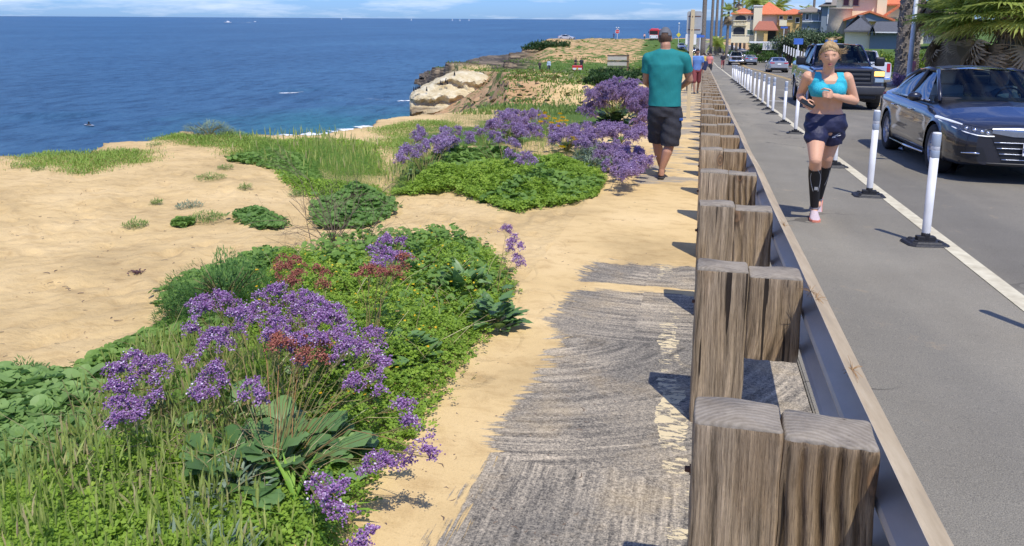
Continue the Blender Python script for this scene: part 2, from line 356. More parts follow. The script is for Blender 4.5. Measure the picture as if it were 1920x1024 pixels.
bp = N(nt, 'Bump'); bp.inputs['Distance'].default_value = .9; bp.inputs['Strength'].default_value = .8; L(nt, hh, bp.inputs['Height']); L(nt, bp.outputs[0], b.inputs['Normal'])
tag(g.build('sea_water', m), kind='structure')

# road sheet, asphalt path sheet, painted lines
def strip(name, x0, x1, y0, y1, mat, dz=0, step=1.0, nx=2, curve=None, kind='structure', xf=None):
    ys = np.arange(y0, y1+1e-6, step) if y1-y0 > step else np.array([y0, y1]); t = np.linspace(0, 1, nx); V = []
    for y in ys:
        c_ = curve(y) if curve else 0
        a, bb = (x0, x1) if xf is None else xf(y)
        for q in t: V.append((a+(bb-a)*q+c_, y, float(zroad(y))+dz))
    ii = np.arange(len(V)).reshape(len(ys), nx); F = np.stack((ii[:-1, :-1], ii[:-1, 1:], ii[1:, 1:], ii[1:, :-1]), -1).reshape(-1, 4)
    o = MB().add(V, F).build(name, mat, smooth=True); tag(o, kind=kind); return o
bend = lambda y: -.00022*max(0, y-95)**2
def asphalt(name, base, dusty=.0):
    m = bpy.data.materials.new(name); m.use_nodes = True; nt = m.node_tree; b = nt.nodes['Principled BSDF']; b.inputs['Roughness'].default_value = .92; b.inputs['Specular IOR Level'].default_value = .2
    pos = N(nt, 'NewGeometry').outputs['Position']; sp = noise(nt, pos, 210, 2, .7); big = noise(nt, pos, .8, 8, .65); lane = noise(nt, mapv(nt, pos, (1, .06, 1)), 1.6, 6, .6)
    c = mixc(nt, 1, base, ramp(nt, sp, [(.3, (.62, .62, .63)), (.5, (1, 1, 1)), (.72, (1.5, 1.47, 1.42))]), 'MULTIPLY')
    c = mixc(nt, 1, c, ramp(nt, big, [(.3, (.88, .87, .86)), (.7, (1.1, 1.1, 1.1))]), 'MULTIPLY')
    c = mixc(nt, 1, c, ramp(nt, lane, [(.3, (.92, .92, .93)), (.7, (1.08, 1.07, 1.06))]), 'MULTIPLY')
    dn = noise(nt, pos, 3.2, 9, .7, .5)
    vk = N(nt, 'TexVoronoi', feature='DISTANCE_TO_EDGE'); wv = N(nt, 'VectorMath', operation='ADD'); wn_ = N(nt, 'TexNoise'); wn_.inputs['Scale'].default_value = 1.5; L(nt, pos, wn_.inputs[0]); L(nt, pos, wv.inputs[0]); L(nt, wn_.outputs['Color'], wv.inputs[1]); L(nt, wv.outputs[0], vk.inputs[0]); vk.inputs['Scale'].default_value = .42
    ckk = mth(nt, 'MULTIPLY', mth(nt, 'LESS_THAN', vk.outputs['Distance'], .006), ramp(nt, noise(nt, pos, .35, 3), [(.5, (0, 0, 0)), (.56, (.6, .6, .6))])); c = mixc(nt, ckk, c, (.05, .047, .043))
    ptc = noise(nt, mapv(nt, pos, (1, .25, 1)), .55, 2, .4); c = mixc(nt, 1, c, ramp(nt, ptc, [(.46, (.90, .90, .90)), (.50, (1.03, 1.02, 1.0))]), 'MULTIPLY')
    c = mixc(nt, ramp(nt, dn, [(.62, (0, 0, 0)), (.78, (.55, .55, .55))]), c, (.50, .37, .21))
    L(nt, c, b.inputs['Base Color']); bp = N(nt, 'Bump'); bp.inputs['Distance'].default_value = .004; L(nt, sp, bp.inputs['Height']); L(nt, bp.outputs[0], b.inputs['Normal']); return m
strip("road", .55, 10.9, -3, 330, asphalt("road_asphalt", (.212, .198, .162)), .004, 1.5, 4, bend)
strip('bike_lane', .56, 2.03, -3, 150, asphalt("lane_asphalt", (.258, .240, .192)), .008, 1.5, 3, bend)
paint = M('worn_line_paint', (.50, .44, .30), .85, var=.1, scale=9, col2=(.70, .64, .46)); 
# worn paint: patches flaked off to asphalt
strip('lane_line', 2.02, 2.15, -3, 110, paint, .0125, 1.5, 2, bend)
strip('lane_line', 2.03, 2.14, 110, 230, paint, .0125, 1.5, 2, bend)
yel = M('yellow_line_paint', (.62, .40, .10), .8, var=.15)
for x in (5.68, 5.90): strip('centre_line', x, x+.1, 0, 210, yel, .009, 1.5, 2, bend)
wl = M('bright_line_paint', (.75, .75, .72), .8)
for (a, b2, x0, x1) in ((60, 60.35, 6.3, 9.4), (84, 84.5, 6.2, 9.2), (97, 97.6, 6.2, 9.2), (29, 29.2, 2.3, 3.0)): strip('road_marking', x0, x1, a, b2, wl, .009, 2)
# kerb along the far side
g = MB(); 
for y in np.arange(-3, 240, 3):
    z0, z1 = float(zroad(y)), float(zroad(y+2.98)); b0, b1 = bend(y), bend(y+2.98)
    V = [(10.85+b0, y, z0-.05), (11.02+b0, y, z0-.05), (11.02+b0, y, z0+.13), (10.87+b0, y, z0+.13), (10.85+b1, y+2.98, z1-.05), (11.02+b1, y+2.98, z1-.05), (11.02+b1, y+2.98, z1+.13), (10.87+b1, y+2.98, z1+.13)]
    g.add(V, [(0, 1, 2, 3), (4, 7, 6, 5), (0, 4, 5, 1), (1, 5, 6, 2), (2, 6, 7, 3), (3, 7, 4, 0)])
tag(g.build('kerb', M('kerb_concrete', (.42, .39, .34), .9, bump=.004)), kind='structure')
g = MB(); V = []; 
ys = np.arange(-3, 240, 3.)
for y in ys: V += [(11.03+bend(y), y, float(zroad(y))+.125), (12.6+bend(y), y, float(zroad(y))+.13)]
ii = np.arange(len(V)).reshape(-1, 2); g.add(V, np.stack((ii[:-1, 0], ii[:-1, 1], ii[1:, 1], ii[1:, 0]), -1))
tag(g.build('pavement', M('pavement_concrete', (.46, .42, .36), .9)), kind='structure')

# the brushed, half sand-buried asphalt path
m = bpy.data.materials.new('sandy_path'); m.use_nodes = True; nt = m.node_tree; b = nt.nodes['Principled BSDF']; b.inputs['Roughness'].default_value = .95; b.inputs['Specular IOR Level'].default_value = .12
gm = N(nt, 'NewGeometry'); pos = gm.outputs['Position']; sand, n1, n2, n3 = sandnodes(nt, pos)
sx = N(nt, 'SeparateXYZ'); L(nt, pos, sx.inputs[0]); x, y = sx.outputs[0], sx.outputs[1]
straight = noise(nt, mapv(nt, pos, (50, 2.6, 1), (0, 0, radians(-4))), 1, 4, .6, .3)
def arcs(cx, cy, k):
    dx, dy = mth(nt, 'SUBTRACT', x, cx), mth(nt, 'SUBTRACT', y, cy)
    rr = mth(nt, 'SQRT', mth(nt, 'ADD', mth(nt, 'MULTIPLY', dx, dx), mth(nt, 'MULTIPLY', dy, dy))); th = mth(nt, 'ARCTAN2', dx, dy)
    cb = N(nt, 'CombineXYZ'); L(nt, mth(nt, 'MULTIPLY', rr, k), cb.inputs[0]); L(nt, mth(nt, 'MULTIPLY', th, 2.4), cb.inputs[1]); return noise(nt, cb.outputs[0], 1, 4, .6, .25)
arc1 = arcs(-.95, 4.45, 27); arc2 = arcs(-.3, 6.2, 27)
wn = noise(nt, pos, 2.2, 3); yy = mth(nt, 'ADD', y, mth(nt, 'MULTIPLY', mth(nt, 'SUBTRACT', wn, .5), .35))
st = mixc(nt, mth(nt, 'GREATER_THAN', yy, 2.72), straight, arc1); st = mixc(nt, mth(nt, 'GREATER_THAN', yy, 4.15), st, arc2)
sm = noise(nt, pos, 70, 5, .75)
sm2 = noise(nt, pos, 150, 2, .8); stp = noise(nt, pos, 3.1, 5, .65); st = mth(nt, 'ADD', .5, mth(nt, 'MULTIPLY', mth(nt, 'SUBTRACT', st, .5), mth(nt, 'MULTIPLY_ADD', stp, 2.6, -.55, clamp=True)))
comb = mth(nt, 'ADD', mth(nt, 'ADD', mth(nt, 'MULTIPLY', st, .36), mth(nt, 'MULTIPLY', sm, .34)), mth(nt, 'MULTIPLY', sm2, .30))
asp = ramp(nt, comb, [(.395, (.07, .068, .064)), (.46, (.17, .162, .145)), (.52, (.33, .305, .255)), (.61, (.62, .56, .45))])
pat = noise(nt, pos, 1.4, 5, .6); asp = mixc(nt, 1, asp, ramp(nt, pat, [(.35, (.68, .69, .71)), (.65, (1.18, 1.14, 1.08))]), 'MULTIPLY')
# sand drift over the left edge and over whole stretches further on
ed = mth(nt, 'ADD', x, mth(nt, 'MULTIPLY', mth(nt, 'SUBTRACT', noise(nt, pos, 1.8, 7, .6), .5), .42)); ed = mth(nt, 'ADD', ed, mth(nt, 'MULTIPLY', mth(nt, 'SUBTRACT', st, .5), .5)); ed = mth(nt, 'ADD', ed, mth(nt, 'MULTIPLY', mth(nt, 'SUBTRACT', noise(nt, pos, 14, 6, .7), .5), .12))
f1 = mth(nt, 'MULTIPLY', mth(nt, 'SUBTRACT', -.73, ed), 30, clamp=True)
far_ = ramp(nt, mth(nt, 'DIVIDE', y, 20), [(.0, (0, 0, 0)), (.225, (.0, .0, .0)), (.245, (.30, .30, .30)), (.258, (.75, .75, .75)), (.266, (.1, .1, .1)), (.280, (.15, .15, .15)), (.30, (.9, .9, .9)), (.40, (.95, .95, .95)), (.50, (.6, .6, .6)), (1, (.5, .5, .5))])
f2 = mth(nt, 'ADD', mth(nt, 'ADD', far_, mth(nt, 'MULTIPLY', mth(nt, 'SUBTRACT', noise(nt, mapv(nt, pos, (.8, 1.5, 1)), 1.6, 8, .65), .5), 1.5)), mth(nt, 'MULTIPLY', mth(nt, 'SUBTRACT', st, .5), .35))
f2 = mth(nt, 'MULTIPLY', mth(nt, 'SUBTRACT', f2, .5), 14, clamp=True)
sf = mth(nt, 'MAXIMUM', f1, f2)
# cream edge-line paint remnants
pe = mth(nt, 'ADD', mth(nt, 'ADD', x, mth(nt, 'MULTIPLY_ADD', y, .055, -.265)), mth(nt, 'MULTIPLY', mth(nt, 'SUBTRACT', noise(nt, pos, 5, 6), .5), .16))
pl = mth(nt, 'MULTIPLY', mth(nt, 'GREATER_THAN', pe, -.185), mth(nt, 'LESS_THAN', pe, -.085))
pk = mth(nt, 'GREATER_THAN', mth(nt, 'ADD', mth(nt, 'MULTIPLY', noise(nt, mapv(nt, pos, (5, 14, 1), (0, 0, radians(30))), 2.4, 6, .7), 1), mth(nt, 'MULTIPLY', noise(nt, pos, 1.1, 3), .8)), .93)
# dark asphalt shows clearly before the sand; paint on top
c = mixc(nt, mth(nt, 'MULTIPLY', pl, pk), asp, (.66, .57, .37))
c = mixc(nt, mth(nt, 'MULTIPLY', mth(nt, 'GREATER_THAN', y, 7), 1), c, mixc(nt, .7, asp, (.37, .33, .265))); 
c = mixc(nt, 1, c, (1.05, 1.0, .92), 'MULTIPLY'); c = mixc(nt, ramp(nt, noise(nt, pos, 2.6, 6, .7), [(.5, (0, 0, 0)), (.8, (.35, .35, .35))]), c, sand); c = mixc(nt, sf, c, sand); L(nt, c, b.inputs['Base Color'])
bp = N(nt, 'Bump'); bp.inputs['Distance'].default_value = .006; bp.inputs['Strength'].default_value = .8; L(nt, mth(nt, 'ADD', comb, mth(nt, 'MULTIPLY', sf, .5)), bp.inputs['Height']); L(nt, bp.outputs[0], b.inputs['Normal'])
V = []; ys = np.concatenate([np.arange(-1, 30, .5), np.arange(30, 150, 3)])
for q in ys:
    for xx in (-1.12, .545): V.append((xx+bend(q), q, float(zroad(q))+.005))
ii = np.arange(len(V)).reshape(-1, 2); o = MB().add(V, np.stack((ii[:-1, 0], ii[:-1, 1], ii[1:, 1], ii[1:, 0]), -1)).build('path', m); tag(o, kind='structure')
# ------------------------------------------------------------ guard rail
def woodmat(name, tint):
    m = bpy.data.materials.new(name); m.use_nodes = True; nt = m.node_tree; b = nt.nodes['Principled BSDF']; b.inputs['Roughness'].default_value = .9; b.inputs['Specular IOR Level'].default_value = .15
    tc = N(nt, 'TexCoord').outputs['Object']; oi = N(nt, 'ObjectInfo'); off = N(nt, 'VectorMath', operation='SCALE'); cb = N(nt, 'CombineXYZ')
    L(nt, oi.outputs['Random'], cb.inputs[0]); L(nt, oi.outputs['Random'], cb.inputs[1]); L(nt, oi.outputs['Random'], cb.inputs[2]); L(nt, cb.outputs[0], off.inputs[0]); off.inputs['Scale'].default_value = 37
    ad = N(nt, 'VectorMath', operation='ADD'); L(nt, tc, ad.inputs[0]); L(nt, off.outputs[0], ad.inputs[1]); v = ad.outputs[0]
    # knots bend the grain around them
    vo = N(nt, 'TexVoronoi', feature='F1'); L(nt, mapv(nt, v, (3.6, 3.6, 1.9)), vo.inputs[0]); vo.inputs['Scale'].default_value = 1.0; kd = vo.outputs['Distance']
    kn = mth(nt, 'POWER', mth(nt, 'SUBTRACT', 1, mth(nt, 'MULTIPLY', kd, 1.7, clamp=True)), 3)
    sep = N(nt, 'SeparateXYZ'); L(nt, v, sep.inputs[0]); cc = N(nt, 'CombineXYZ')
    L(nt, mth(nt, 'ADD', sep.outputs[0], mth(nt, 'MULTIPLY', kn, .055)), cc.inputs[0]); L(nt, sep.outputs[1], cc.inputs[1]); L(nt, mth(nt, 'MULTIPLY', sep.outputs[2], .028), cc.inputs[2])
    lowf = noise(nt, mapv(nt, v, (1, 1, .25)), 5, 3, .5)
    add2 = N(nt, 'VectorMath', operation='ADD'); L(nt, cc.outputs[0], add2.inputs[0]); lf = N(nt, 'CombineXYZ'); L(nt, mth(nt, 'MULTIPLY', lowf, .06), lf.inputs[0]); L(nt, lf.outputs[0], add2.inputs[1])
    g1 = noise(nt, add2.outputs[0], 62, 6, .68); g2 = noise(nt, mapv(nt, v, (1, 1, .03)), 330, 4, .75); g3 = noise(nt, mapv(nt, v, (1, 1, .5)), 3.2, 5, .6)
    c = ramp(nt, g1, [(.34, tuple(q*.32 for q in tint)), (.44, tuple(q*.72 for q in tint)), (.56, tint), (.70, tuple(min(1, q*1.5) for q in tint))])
    c = mixc(nt, 1, c, ramp(nt, g2, [(.32, (.45, .43, .4)), (.5, (1, 1, 1)), (.7, (1.35, 1.33, 1.3))]), 'MULTIPLY')
    c = mixc(nt, 1, c, ramp(nt, N(nt, 'Attribute', attribute_name='r').outputs['Fac'], [(0, (1.12, 1.12, 1.12)), (1, (.42, .38, .34))]), 'MULTIPLY')
    c = mixc(nt, 1, c, ramp(nt, g3, [(.3, (.75, .66, .55)), (.5, (.95, .93, .9)), (.72, (1.2, 1.2, 1.22))]), 'MULTIPLY')
    ring = mth(nt, 'SINE', mth(nt, 'MULTIPLY', kd, 95)); 
    c = mixc(nt, mth(nt, 'MULTIPLY', ramp(nt, kd, [(.09, (1, 1, 1)), (.16, (0, 0, 0))]), .75), c, ramp(nt, ring, [(0, (.10, .06, .035)), (1, (.30, .17, .085))]))
    # long drying cracks
    cr = noise(nt, mapv(nt, v, (1, 1, .035)), 24, 3, .5, .4); crk = ramp(nt, cr, [(.655, (0, 0, 0)), (.675, (1, 1, 1))]); c = mixc(nt, crk, c, (.05, .038, .028))
    L(nt, c, b.inputs['Base Color']); hh = mth(nt, 'SUBTRACT', mth(nt, 'ADD', g1, mth(nt, 'MULTIPLY', g2, .35)), mth(nt, 'MULTIPLY', crk, .8))
    bp = N(nt, 'Bump'); bp.inputs['Distance'].default_value = .012; bp.inputs['Strength'].default_value = 1; L(nt, hh, bp.inputs['Height']); L(nt, bp.outputs[0], b.inputs['Normal']); return m
wp = woodmat('weathered_post_wood', (.40, .31, .205)); wb = woodmat('weathered_block_wood', (.38, .285, .18))
endg = bpy.data.materials.new('post_end_grain'); endg.use_nodes = True; nt = endg.node_tree; b = nt.nodes['Principled BSDF']; b.inputs['Roughness'].default_value = .92; b.inputs['Specular IOR Level'].default_value = .12
tcc = N(nt, 'TexCoord').outputs['Object']; sp = N(nt, 'SeparateXYZ'); L(nt, tcc, sp.inputs[0]); oi = N(nt, 'ObjectInfo').outputs['Random']; ox = mth(nt, 'ADD', sp.outputs[0], mth(nt, 'MULTIPLY_ADD', oi, .3, -.22)); oy = mth(nt, 'ADD', sp.outputs[1], .16)
rr_ = mth(nt, 'SQRT', mth(nt, 'ADD', mth(nt, 'MULTIPLY', ox, ox), mth(nt, 'MULTIPLY', oy, oy))); nn_ = noise(nt, tcc, 14, 5, .6); rg_ = mth(nt, 'SINE', mth(nt, 'ADD', mth(nt, 'MULTIPLY', rr_, 420), mth(nt, 'MULTIPLY', nn_, 11)))
c = ramp(nt, mth(nt, 'MULTIPLY_ADD', rg_, .5, .5), [(0, (.27, .23, .175)), (.5, (.30, .26, .20)), (1, (.33, .285, .225))]); c = mixc(nt, 1, c, ramp(nt, noise(nt, tcc, 9, 8, .7), [(.3, (.62, .6, .58)), (.55, (1, 1, 1)), (.75, (1.25, 1.25, 1.27))]), 'MULTIPLY')
ck = noise(nt, mapv(nt, tcc, (6, 60, 1), (0, 0, .5)), 1, 4, .6, 1.2); c = mixc(nt, ramp(nt, ck, [(.66, (0, 0, 0)), (.69, (1, 1, 1))]), c, (.06, .045, .03)); L(nt, c, b.inputs['Base Color'])
bp = N(nt, 'Bump'); bp.inputs['Distance'].default_value = .003; L(nt, mth(nt, 'ADD', mth(nt, 'MULTIPLY', rg_, .1), noise(nt, tcc, 60, 5, .7)), bp.inputs['Height']); L(nt, bp.outputs[0], b.inputs['Normal'])
def timber(w, d, h, grooves=0, seed=0):
    """beam standing on z=0..h with rounded, worn edges and sagging grain grooves on the front"""
    rg = np.random.default_rng(seed); V = []; F = []; RR = []
    ph = rg.random(9)*6
    pts = []
    bev = .012
    per = []                                                           # perimeter of the section
    for t in np.linspace(bev, w-bev, 70): per.append((t-w/2, -d/2, 1, t/w))
    per += [(w/2-bev*.3, -d/2+bev*.3, 0, 1)]
    for t in np.linspace(bev, d-bev, 5): per.append((w/2, -d/2+t, 0, 1))
    per += [(w/2-bev*.3, d/2-bev*.3, 0, 1)]
    for t in np.linspace(w-bev, bev, 6): per.append((t-w/2, d/2, 0, 0))
    per += [(-w/2+bev*.3, d/2-bev*.3, 0, 0)]
    for t in np.linspace(d-bev, bev, 5): per.append((-w/2, -d/2+t, 0, 0))
    per += [(-w/2+bev*.3, -d/2+bev*.3, 0, 0)]
    n = len(per); zs = np.concatenate([np.linspace(0, h-.03, 20), [h-.018, h-.009, h-.003, h]]); sh = [1]*20+[.995, .985, .965, .93]
    for z, s in zip(zs, sh):
        for (x, y, fr, u) in per:
            yy = y; rr = 0
            if fr:
                wv = x*(150 if grooves > .01 else 95)+1.6*sin(z*5+ph[0])+ph[1]+6*x*sin(z*2.2+ph[2]); gv = (.5+.5*sin(wv))**2*min(1, (h-z)/.05+.15); yy += grooves*gv; rr = gv*grooves*55
            RR.append(rr)
            V.append((x*s+.0015*sin(z*31+ph[3]+y*40), yy*s, z+.004*sin(x*25+ph[4])*(z > h-.001)))
    for k in range(len(zs)-1):
        for i in range(n): j = (i+1) % n; F.append((k*n+i, k*n+j, (k+1)*n+j, (k+1)*n+i))
    # slightly domed top
    k = len(zs)-1; cI = len(V); V.append((0, 0, h+.003)); RR.append(0); TF = [(k*n+i, k*n+(i+1) % n, cI) for i in range(n)]+F[-2*n:]; F = F[:-2*n]
    return V, F, TF, np.clip(RR, 0, 1)
rail = empty('guard_rail', (.25, 0, 0), 0, 'weathered timber post guard rail with steel beam between sandy path and bike lane', 'guard rail')
def child(mb, name, mat, parent, **k):
    o = mb.build(name, mat, None, **k); o.parent = parent; o.matrix_parent_inverse = Matrix.Translation(Vector(parent.location)).inverted() if parent.rotation_euler.z == 0 else (Matrix.Translation(Vector(parent.location))@Matrix.Rotation(parent.rotation_euler.z, 4, 'Z')).inverted()
    return o
pm = [timber(.208, .145, 1.0, .0035, 1), timber(.21, .145, 1.0, .003, 2), timber(.204, .15, 1.0, .004, 3)]
bmv = [timber(.212, .145, .36, .015, 4), timber(.21, .145, .36, .005, 5), timber(.212, .14, .36, .008, 6)]
pme = [None]*3; bme = [None]*3; rust = M('rusty_bolt', (.16, .08, .045), .85, .3, bump=.002)
yp = 1.82+.073
for i in range(46):
    y = yp+i*1.425; z = float(zroad(y)); k = [0, 1, 2, 0, 2, 1, 1, 0, 2][i % 9]; bx = bend(y); le = random.uniform(-.007, .007)
    for (T, store, nm, mt, xo, zo) in ((pm, pme, 'post', wp, .124, -.312), (bmv, bme, 'spacer_block', wb, .333, .325)):
        if store[k] is None:
            mb_ = MB().add(T[k][0], T[k][1], 0, T[k][3]); mb_.F.append((np.array([q for q in T[k][2] if len(q) == 3]), 1)); mb_.F.append((np.array([q for q in T[k][2] if len(q) == 4]), 1)); o = child(mb_, nm, [mt, endg], rail, smooth=True); store[k] = o
        else: o = store[k].copy(); COL.objects.link(o)
        o.location = (xo+bx+(.0 if i else .004), y+random.uniform(-.008, .008), z+zo+random.uniform(-.008, .008)+(.012 if nm == 'post' and i % 3 == 1 else 0)); o.rotation_euler = (random.uniform(-.012, .012), le, random.uniform(-.03, .03))
    if i < 12:
        V, F = latheg([(.006, -.012), (.008, -.01), (.008, 0), (.014, 0), (.014, .003)], 8, (0, 0, 0), 'x'); child(MB().add(V+np.array((.018+bx, y+.005, z+.52)), F), 'bolt', rust, rail)
# W-section steel beam
prof = [(.0, .0), (.012, .004), (.070, .050), (.080, .078), (.070, .106), (.004, .140), (.0, .156), (.004, .172), (.070, .206), (.080, .234), (.070, .262), (.012, .306), (.0, .312)]
steel = bpy.data.materials.new('dusty_galvanised_steel'); steel.use_nodes = True; nt = steel.node_tree; b = nt.nodes['Principled BSDF']
pos = N(nt, 'NewGeometry'); nn = noise(nt, mapv(nt, pos.outputs['Position'], (1, .3, 1)), 6, 8, .65); sp = N(nt, 'SeparateXYZ'); L(nt, pos.outputs['Normal'], sp.inputs[0])
c = ramp(nt, nn, [(.3, (.44, .40, .33)), (.6, (.56, .51, .43)), (.75, (.46, .37, .26))])
up = mth(nt, 'MULTIPLY', mth(nt, 'SUBTRACT', mth(nt, 'ABSOLUTE', sp.outputs[2]), .35), 3, clamp=True); n5 = noise(nt, mapv(nt, pos.outputs['Position'], (1, .25, 1)), 9, 7, .7)
hz = N(nt, 'Attribute', attribute_name='r').outputs['Fac']
up = mth(nt, 'MULTIPLY', hz, ramp(nt, n5, [(.2, (.7, .7, .7)), (.45, (1, 1, 1))]))
c = mixc(nt, up, c, ramp(nt, n5, [(.3, (.31, .235, .14)), (.5, (.43, .335, .205)), (.7, (.53, .43, .28))])); L(nt, c, b.inputs['Base Color']); b.inputs['Roughness'].default_value = .72; b.inputs['Metallic'].default_value = .0
ys = np.arange(-.5, 67, .71); V = []; R = []
for y in ys:
    for (px, pz) in prof: V.append((.452+px+bend(y)+.004*sin(y*2.1), y, float(zroad(y))+.355+pz+.006*sin(y*1.3))); R.append(1.0 if pz > .225 else .0)
    for (px, pz) in prof[::-1]: V.append((.449+px+bend(y)+.004*sin(y*2.1), y, float(zroad(y))+.355+pz+.006*sin(y*1.3))); R.append(0 if pz < .29 else .6)
n = 2*len(prof); ii = np.arange(len(V)).reshape(-1, n); F = np.stack((ii[:-1], np.roll(ii, -1, 1)[:-1], np.roll(ii, -1, 1)[1:], ii[1:]), -1).reshape(-1, 4)
child(MB().add(V, F, 0, R), 'rail_beam', steel, rail)
# dry weed bits caught in the beam
for (x, y) in ((.47, 2.35), (.455, 3.15), (.46, 3.05), (.47, 4.4)):
    g = MB()
    for k in range(26):
        p0 = np.array((x, y, float(zroad(y))+.655)); d = RG.normal(0, 1, 3)*(.02, .05, .012); g.add(*tubeg([p0, p0+d*.5+(0, 0, .004), p0+d], [.0012, .001, .0006], 3))
    child(g, 'dry_weed', M('dry_weed_straw', (.33, .2, .09), .9), rail)

# ------------------------------------------------------------ flexible lane posts
def delineator():
    root = empty('lane_post', (0, 0, 0))
    wh = M('white_post_plastic', (.64, .64, .62), .45, scale=9, col2=(.82, .82, .82), stretch=(1, 1, .5)); rub = M('black_rubber', (.018, .018, .02), .55, bump=.003, bscale=60)
    ref = M('grey_reflective_band', (.36, .41, .47), .35, .1, var=.05)
    MB().add(*latheg([(.026, .05), (.028, .07), (.034, .11), (.034, .755)], 20)).add(*latheg([(.034, .925), (.034, .935), (.030, .944), (.0, .946)], 20)).add(*latheg([(.0343, .755), (.0343, .92)], 20)).build('pole', wh, root, True)
    for z0, z1 in ((.735, .795), (.83, .925)): MB().add(*latheg([(.035, z0), (.0357, z0+.002), (.0357, z1-.002), (.035, z1)], 20)).build('reflective_band', ref, root, True)
    g = MB(); oc = [(-.17, -.09), (-.13, -.13), (.13, -.13), (.17, -.09), (.17, .09), (.13, .13), (-.13, .13), (-.17, .09)]
    V, F = prismg(oc, .0, .016); V[8:, :2] *= .93; g.add(V, F); V, F = prismg([(x*.8, y*.72) for x, y in oc], .016, .03); V[8:, :2] *= .9; g.add(V, F)
    for sx in (-.1, .1):
        for sy in (-.055, .055): g.add(*latheg([(.02, .028), (.02, .037), (.011, .041)], 8, (sx, sy, 0)))
    g.add(*boxg((0, 0, .045), (.15, .06, .045), bev=.008)); g.add(*latheg([(.034, .03), (.036, .08), (.028, .11), (.0, .11)], 12))
    g.build('base', rub, root); return root
proto = delineator()
spots = []
LB = {0: 'nearest white flexible post, in front of the dark sedan', 1: 'second nearest white flexible post, between the runner and the dark sedan', 2: 'white flexible post directly behind the running woman, only its foot seen', 3: 'white flexible post to the left of the running woman at her elbow'}
PY = [(1742, 460), (1635, 370), (1573, 315), (1504, 252), (1477, 233), (1452, 215), (1438, 207)]
yl = [W(*p)[1] for p in PY]; y = yl[-1]
while len(yl) < 19: y += 1.75+.05*len(yl); yl.append(y)
ordn = ['first', 'second', 'third', 'fourth', 'fifth', 'sixth', 'seventh', 'eighth', 'ninth', 'tenth', 'eleventh', 'twelfth', 'thirteenth', 'fourteenth', 'fifteenth', 'sixteenth', 'seventeenth', 'eighteenth', 'nineteenth', 'twentieth']
for i, y in enumerate(yl):
    o = proto if i == 0 else copy_tree(proto)
    o.location = (1.90+bend(y), y, float(zroad(y))+.014); o.rotation_euler = (random.uniform(-.02, .02), [0.012, .005, -.01, .02][i % 4], random.uniform(-.2, .2)); o.scale = (1, 1, 1.03 if i % 3 else 1.0)
    tag(o, LB.get(i, ordn[i]+' white flexible post from the camera in the row edging the bike lane'), 'lane post', 'white flexible posts along the bike lane')
    if i in (11, 16): o.scale = (1.6, 1.6, 1.05); 
# hidden-from-view post whose shadow falls into the picture from the right
o = copy_tree(proto); o.location = (2.05, 4.75, float(zroad(4.75))+.014); tag(o, 'white lane post just outside the right edge, only its shadow in view', 'lane post', 'white flexible posts along the bike lane')
# ------------------------------------------------------------ plants
def Wl(px, py, h=0):          # as W, but slides down the picture until it stands on land
    for k in range(30):
        p = W(px, py+k*1.5, h)
        if py < 200 or coastd(p[:1], p[1:2])[0] > .02: return p
    return p
def poly_px(pts, h=0): return np.array([Wl(px, py, h)[:2] for px, py in pts])
def inpoly(P, x, y):
    ins = np.zeros(x.shape, bool)
    for i in range(len(P)):
        a, b = P[i], P[(i+1) % len(P)]; ins ^= ((a[1] > y) != (b[1] > y)) & (x < (b[0]-a[0])*(y-a[1])/(b[1]-a[1]+1e-12)+a[0])
    return ins
def edged(P, x, y):
    d = np.full(x.shape, 1e9)
    for i in range(len(P)):
        a, b = P[i], P[(i+1) % len(P)]; e = b-a; t = np.clip(((x-a[0])*e[0]+(y-a[1])*e[1])/(e@e+1e-9), 0, 1); d = np.minimum(d, np.hypot(x-a[0]-t*e[0], y-a[1]-t*e[1]))
    return d
def scatter(pts, n, h=0, clump=0, cs=3.0, jit=.04):
    P = poly_px(pts, h); lo, hi = P.min(0), P.max(0); xs, ys = [], []; k = 0
    while k < n:
        x = RG.uniform(lo[0], hi[0], n*3); y = RG.uniform(lo[1], hi[1], n*3); ok = inpoly(P, x+RG.normal(0, jit, n*3), y+RG.normal(0, jit, n*3))
        if clump: ok &= (wob(x, y, cs, 1.7)*.5+.5+RG.normal(0, .15, n*3)) > clump
        xs.append(x[ok]); ys.append(y[ok]); k += ok.sum()
    x = np.concatenate(xs)[:n]; y = np.concatenate(ys)[:n]; return x, y, H(x, y), edged(P, x, y)
def leafT(wd=.5, fold=.12, droop=.25, seg=4, wav=0, tip=.75):
    V = []; F = []
    for i in range(seg+1):
        t = i/seg; w = wd*.5*(sin(pi*min(1, t**tip)))**.8*(1 if 0 < i < seg else .12); z = -droop*t*t
        wz = wav*sin(i*2.6)
        V += [(-w, t, z+fold*w*2+wz), (0, t, z), (w, t, z+fold*w*2-wz)]
    for i in range(seg): a = i*3; F += [(a, a+1, a+4, a+3), (a+1, a+2, a+5, a+4)]
    return np.array(V), F
def discT(lobes=6, depth=.16, cup=.25, n=12, cut=.35):
    V = [(0, 0, 0)]; 
    for i in range(n):
        a = cut/2+i/(n-1)*(2*pi-cut); r = 1-depth*(.5+.5*cos(a*lobes)); V.append((r*sin(a-pi), r*cos(a-pi)*1.0, cup*r*r*(.7+.3*cos(3*a))))
    return np.array(V), [(0, i, i+1) for i in range(1, n)]
def cloverT():
    V = []; F = []
    for k in range(3):
        a = k*2*pi/3; c, s = cos(a), sin(a)
        for (x, y, z) in ((0, .05, 0), (-.42, .55, .1), (-.3, 1, .04), (0, .86, 0), (.3, 1, .04), (.42, .55, .1)): V.append((x*c-y*s, x*s+y*c, z))
        b_ = k*6; F += [(b_, b_+1, b_+2, b_+3), (b_, b_+3, b_+4, b_+5)]
    return np.array(V), F
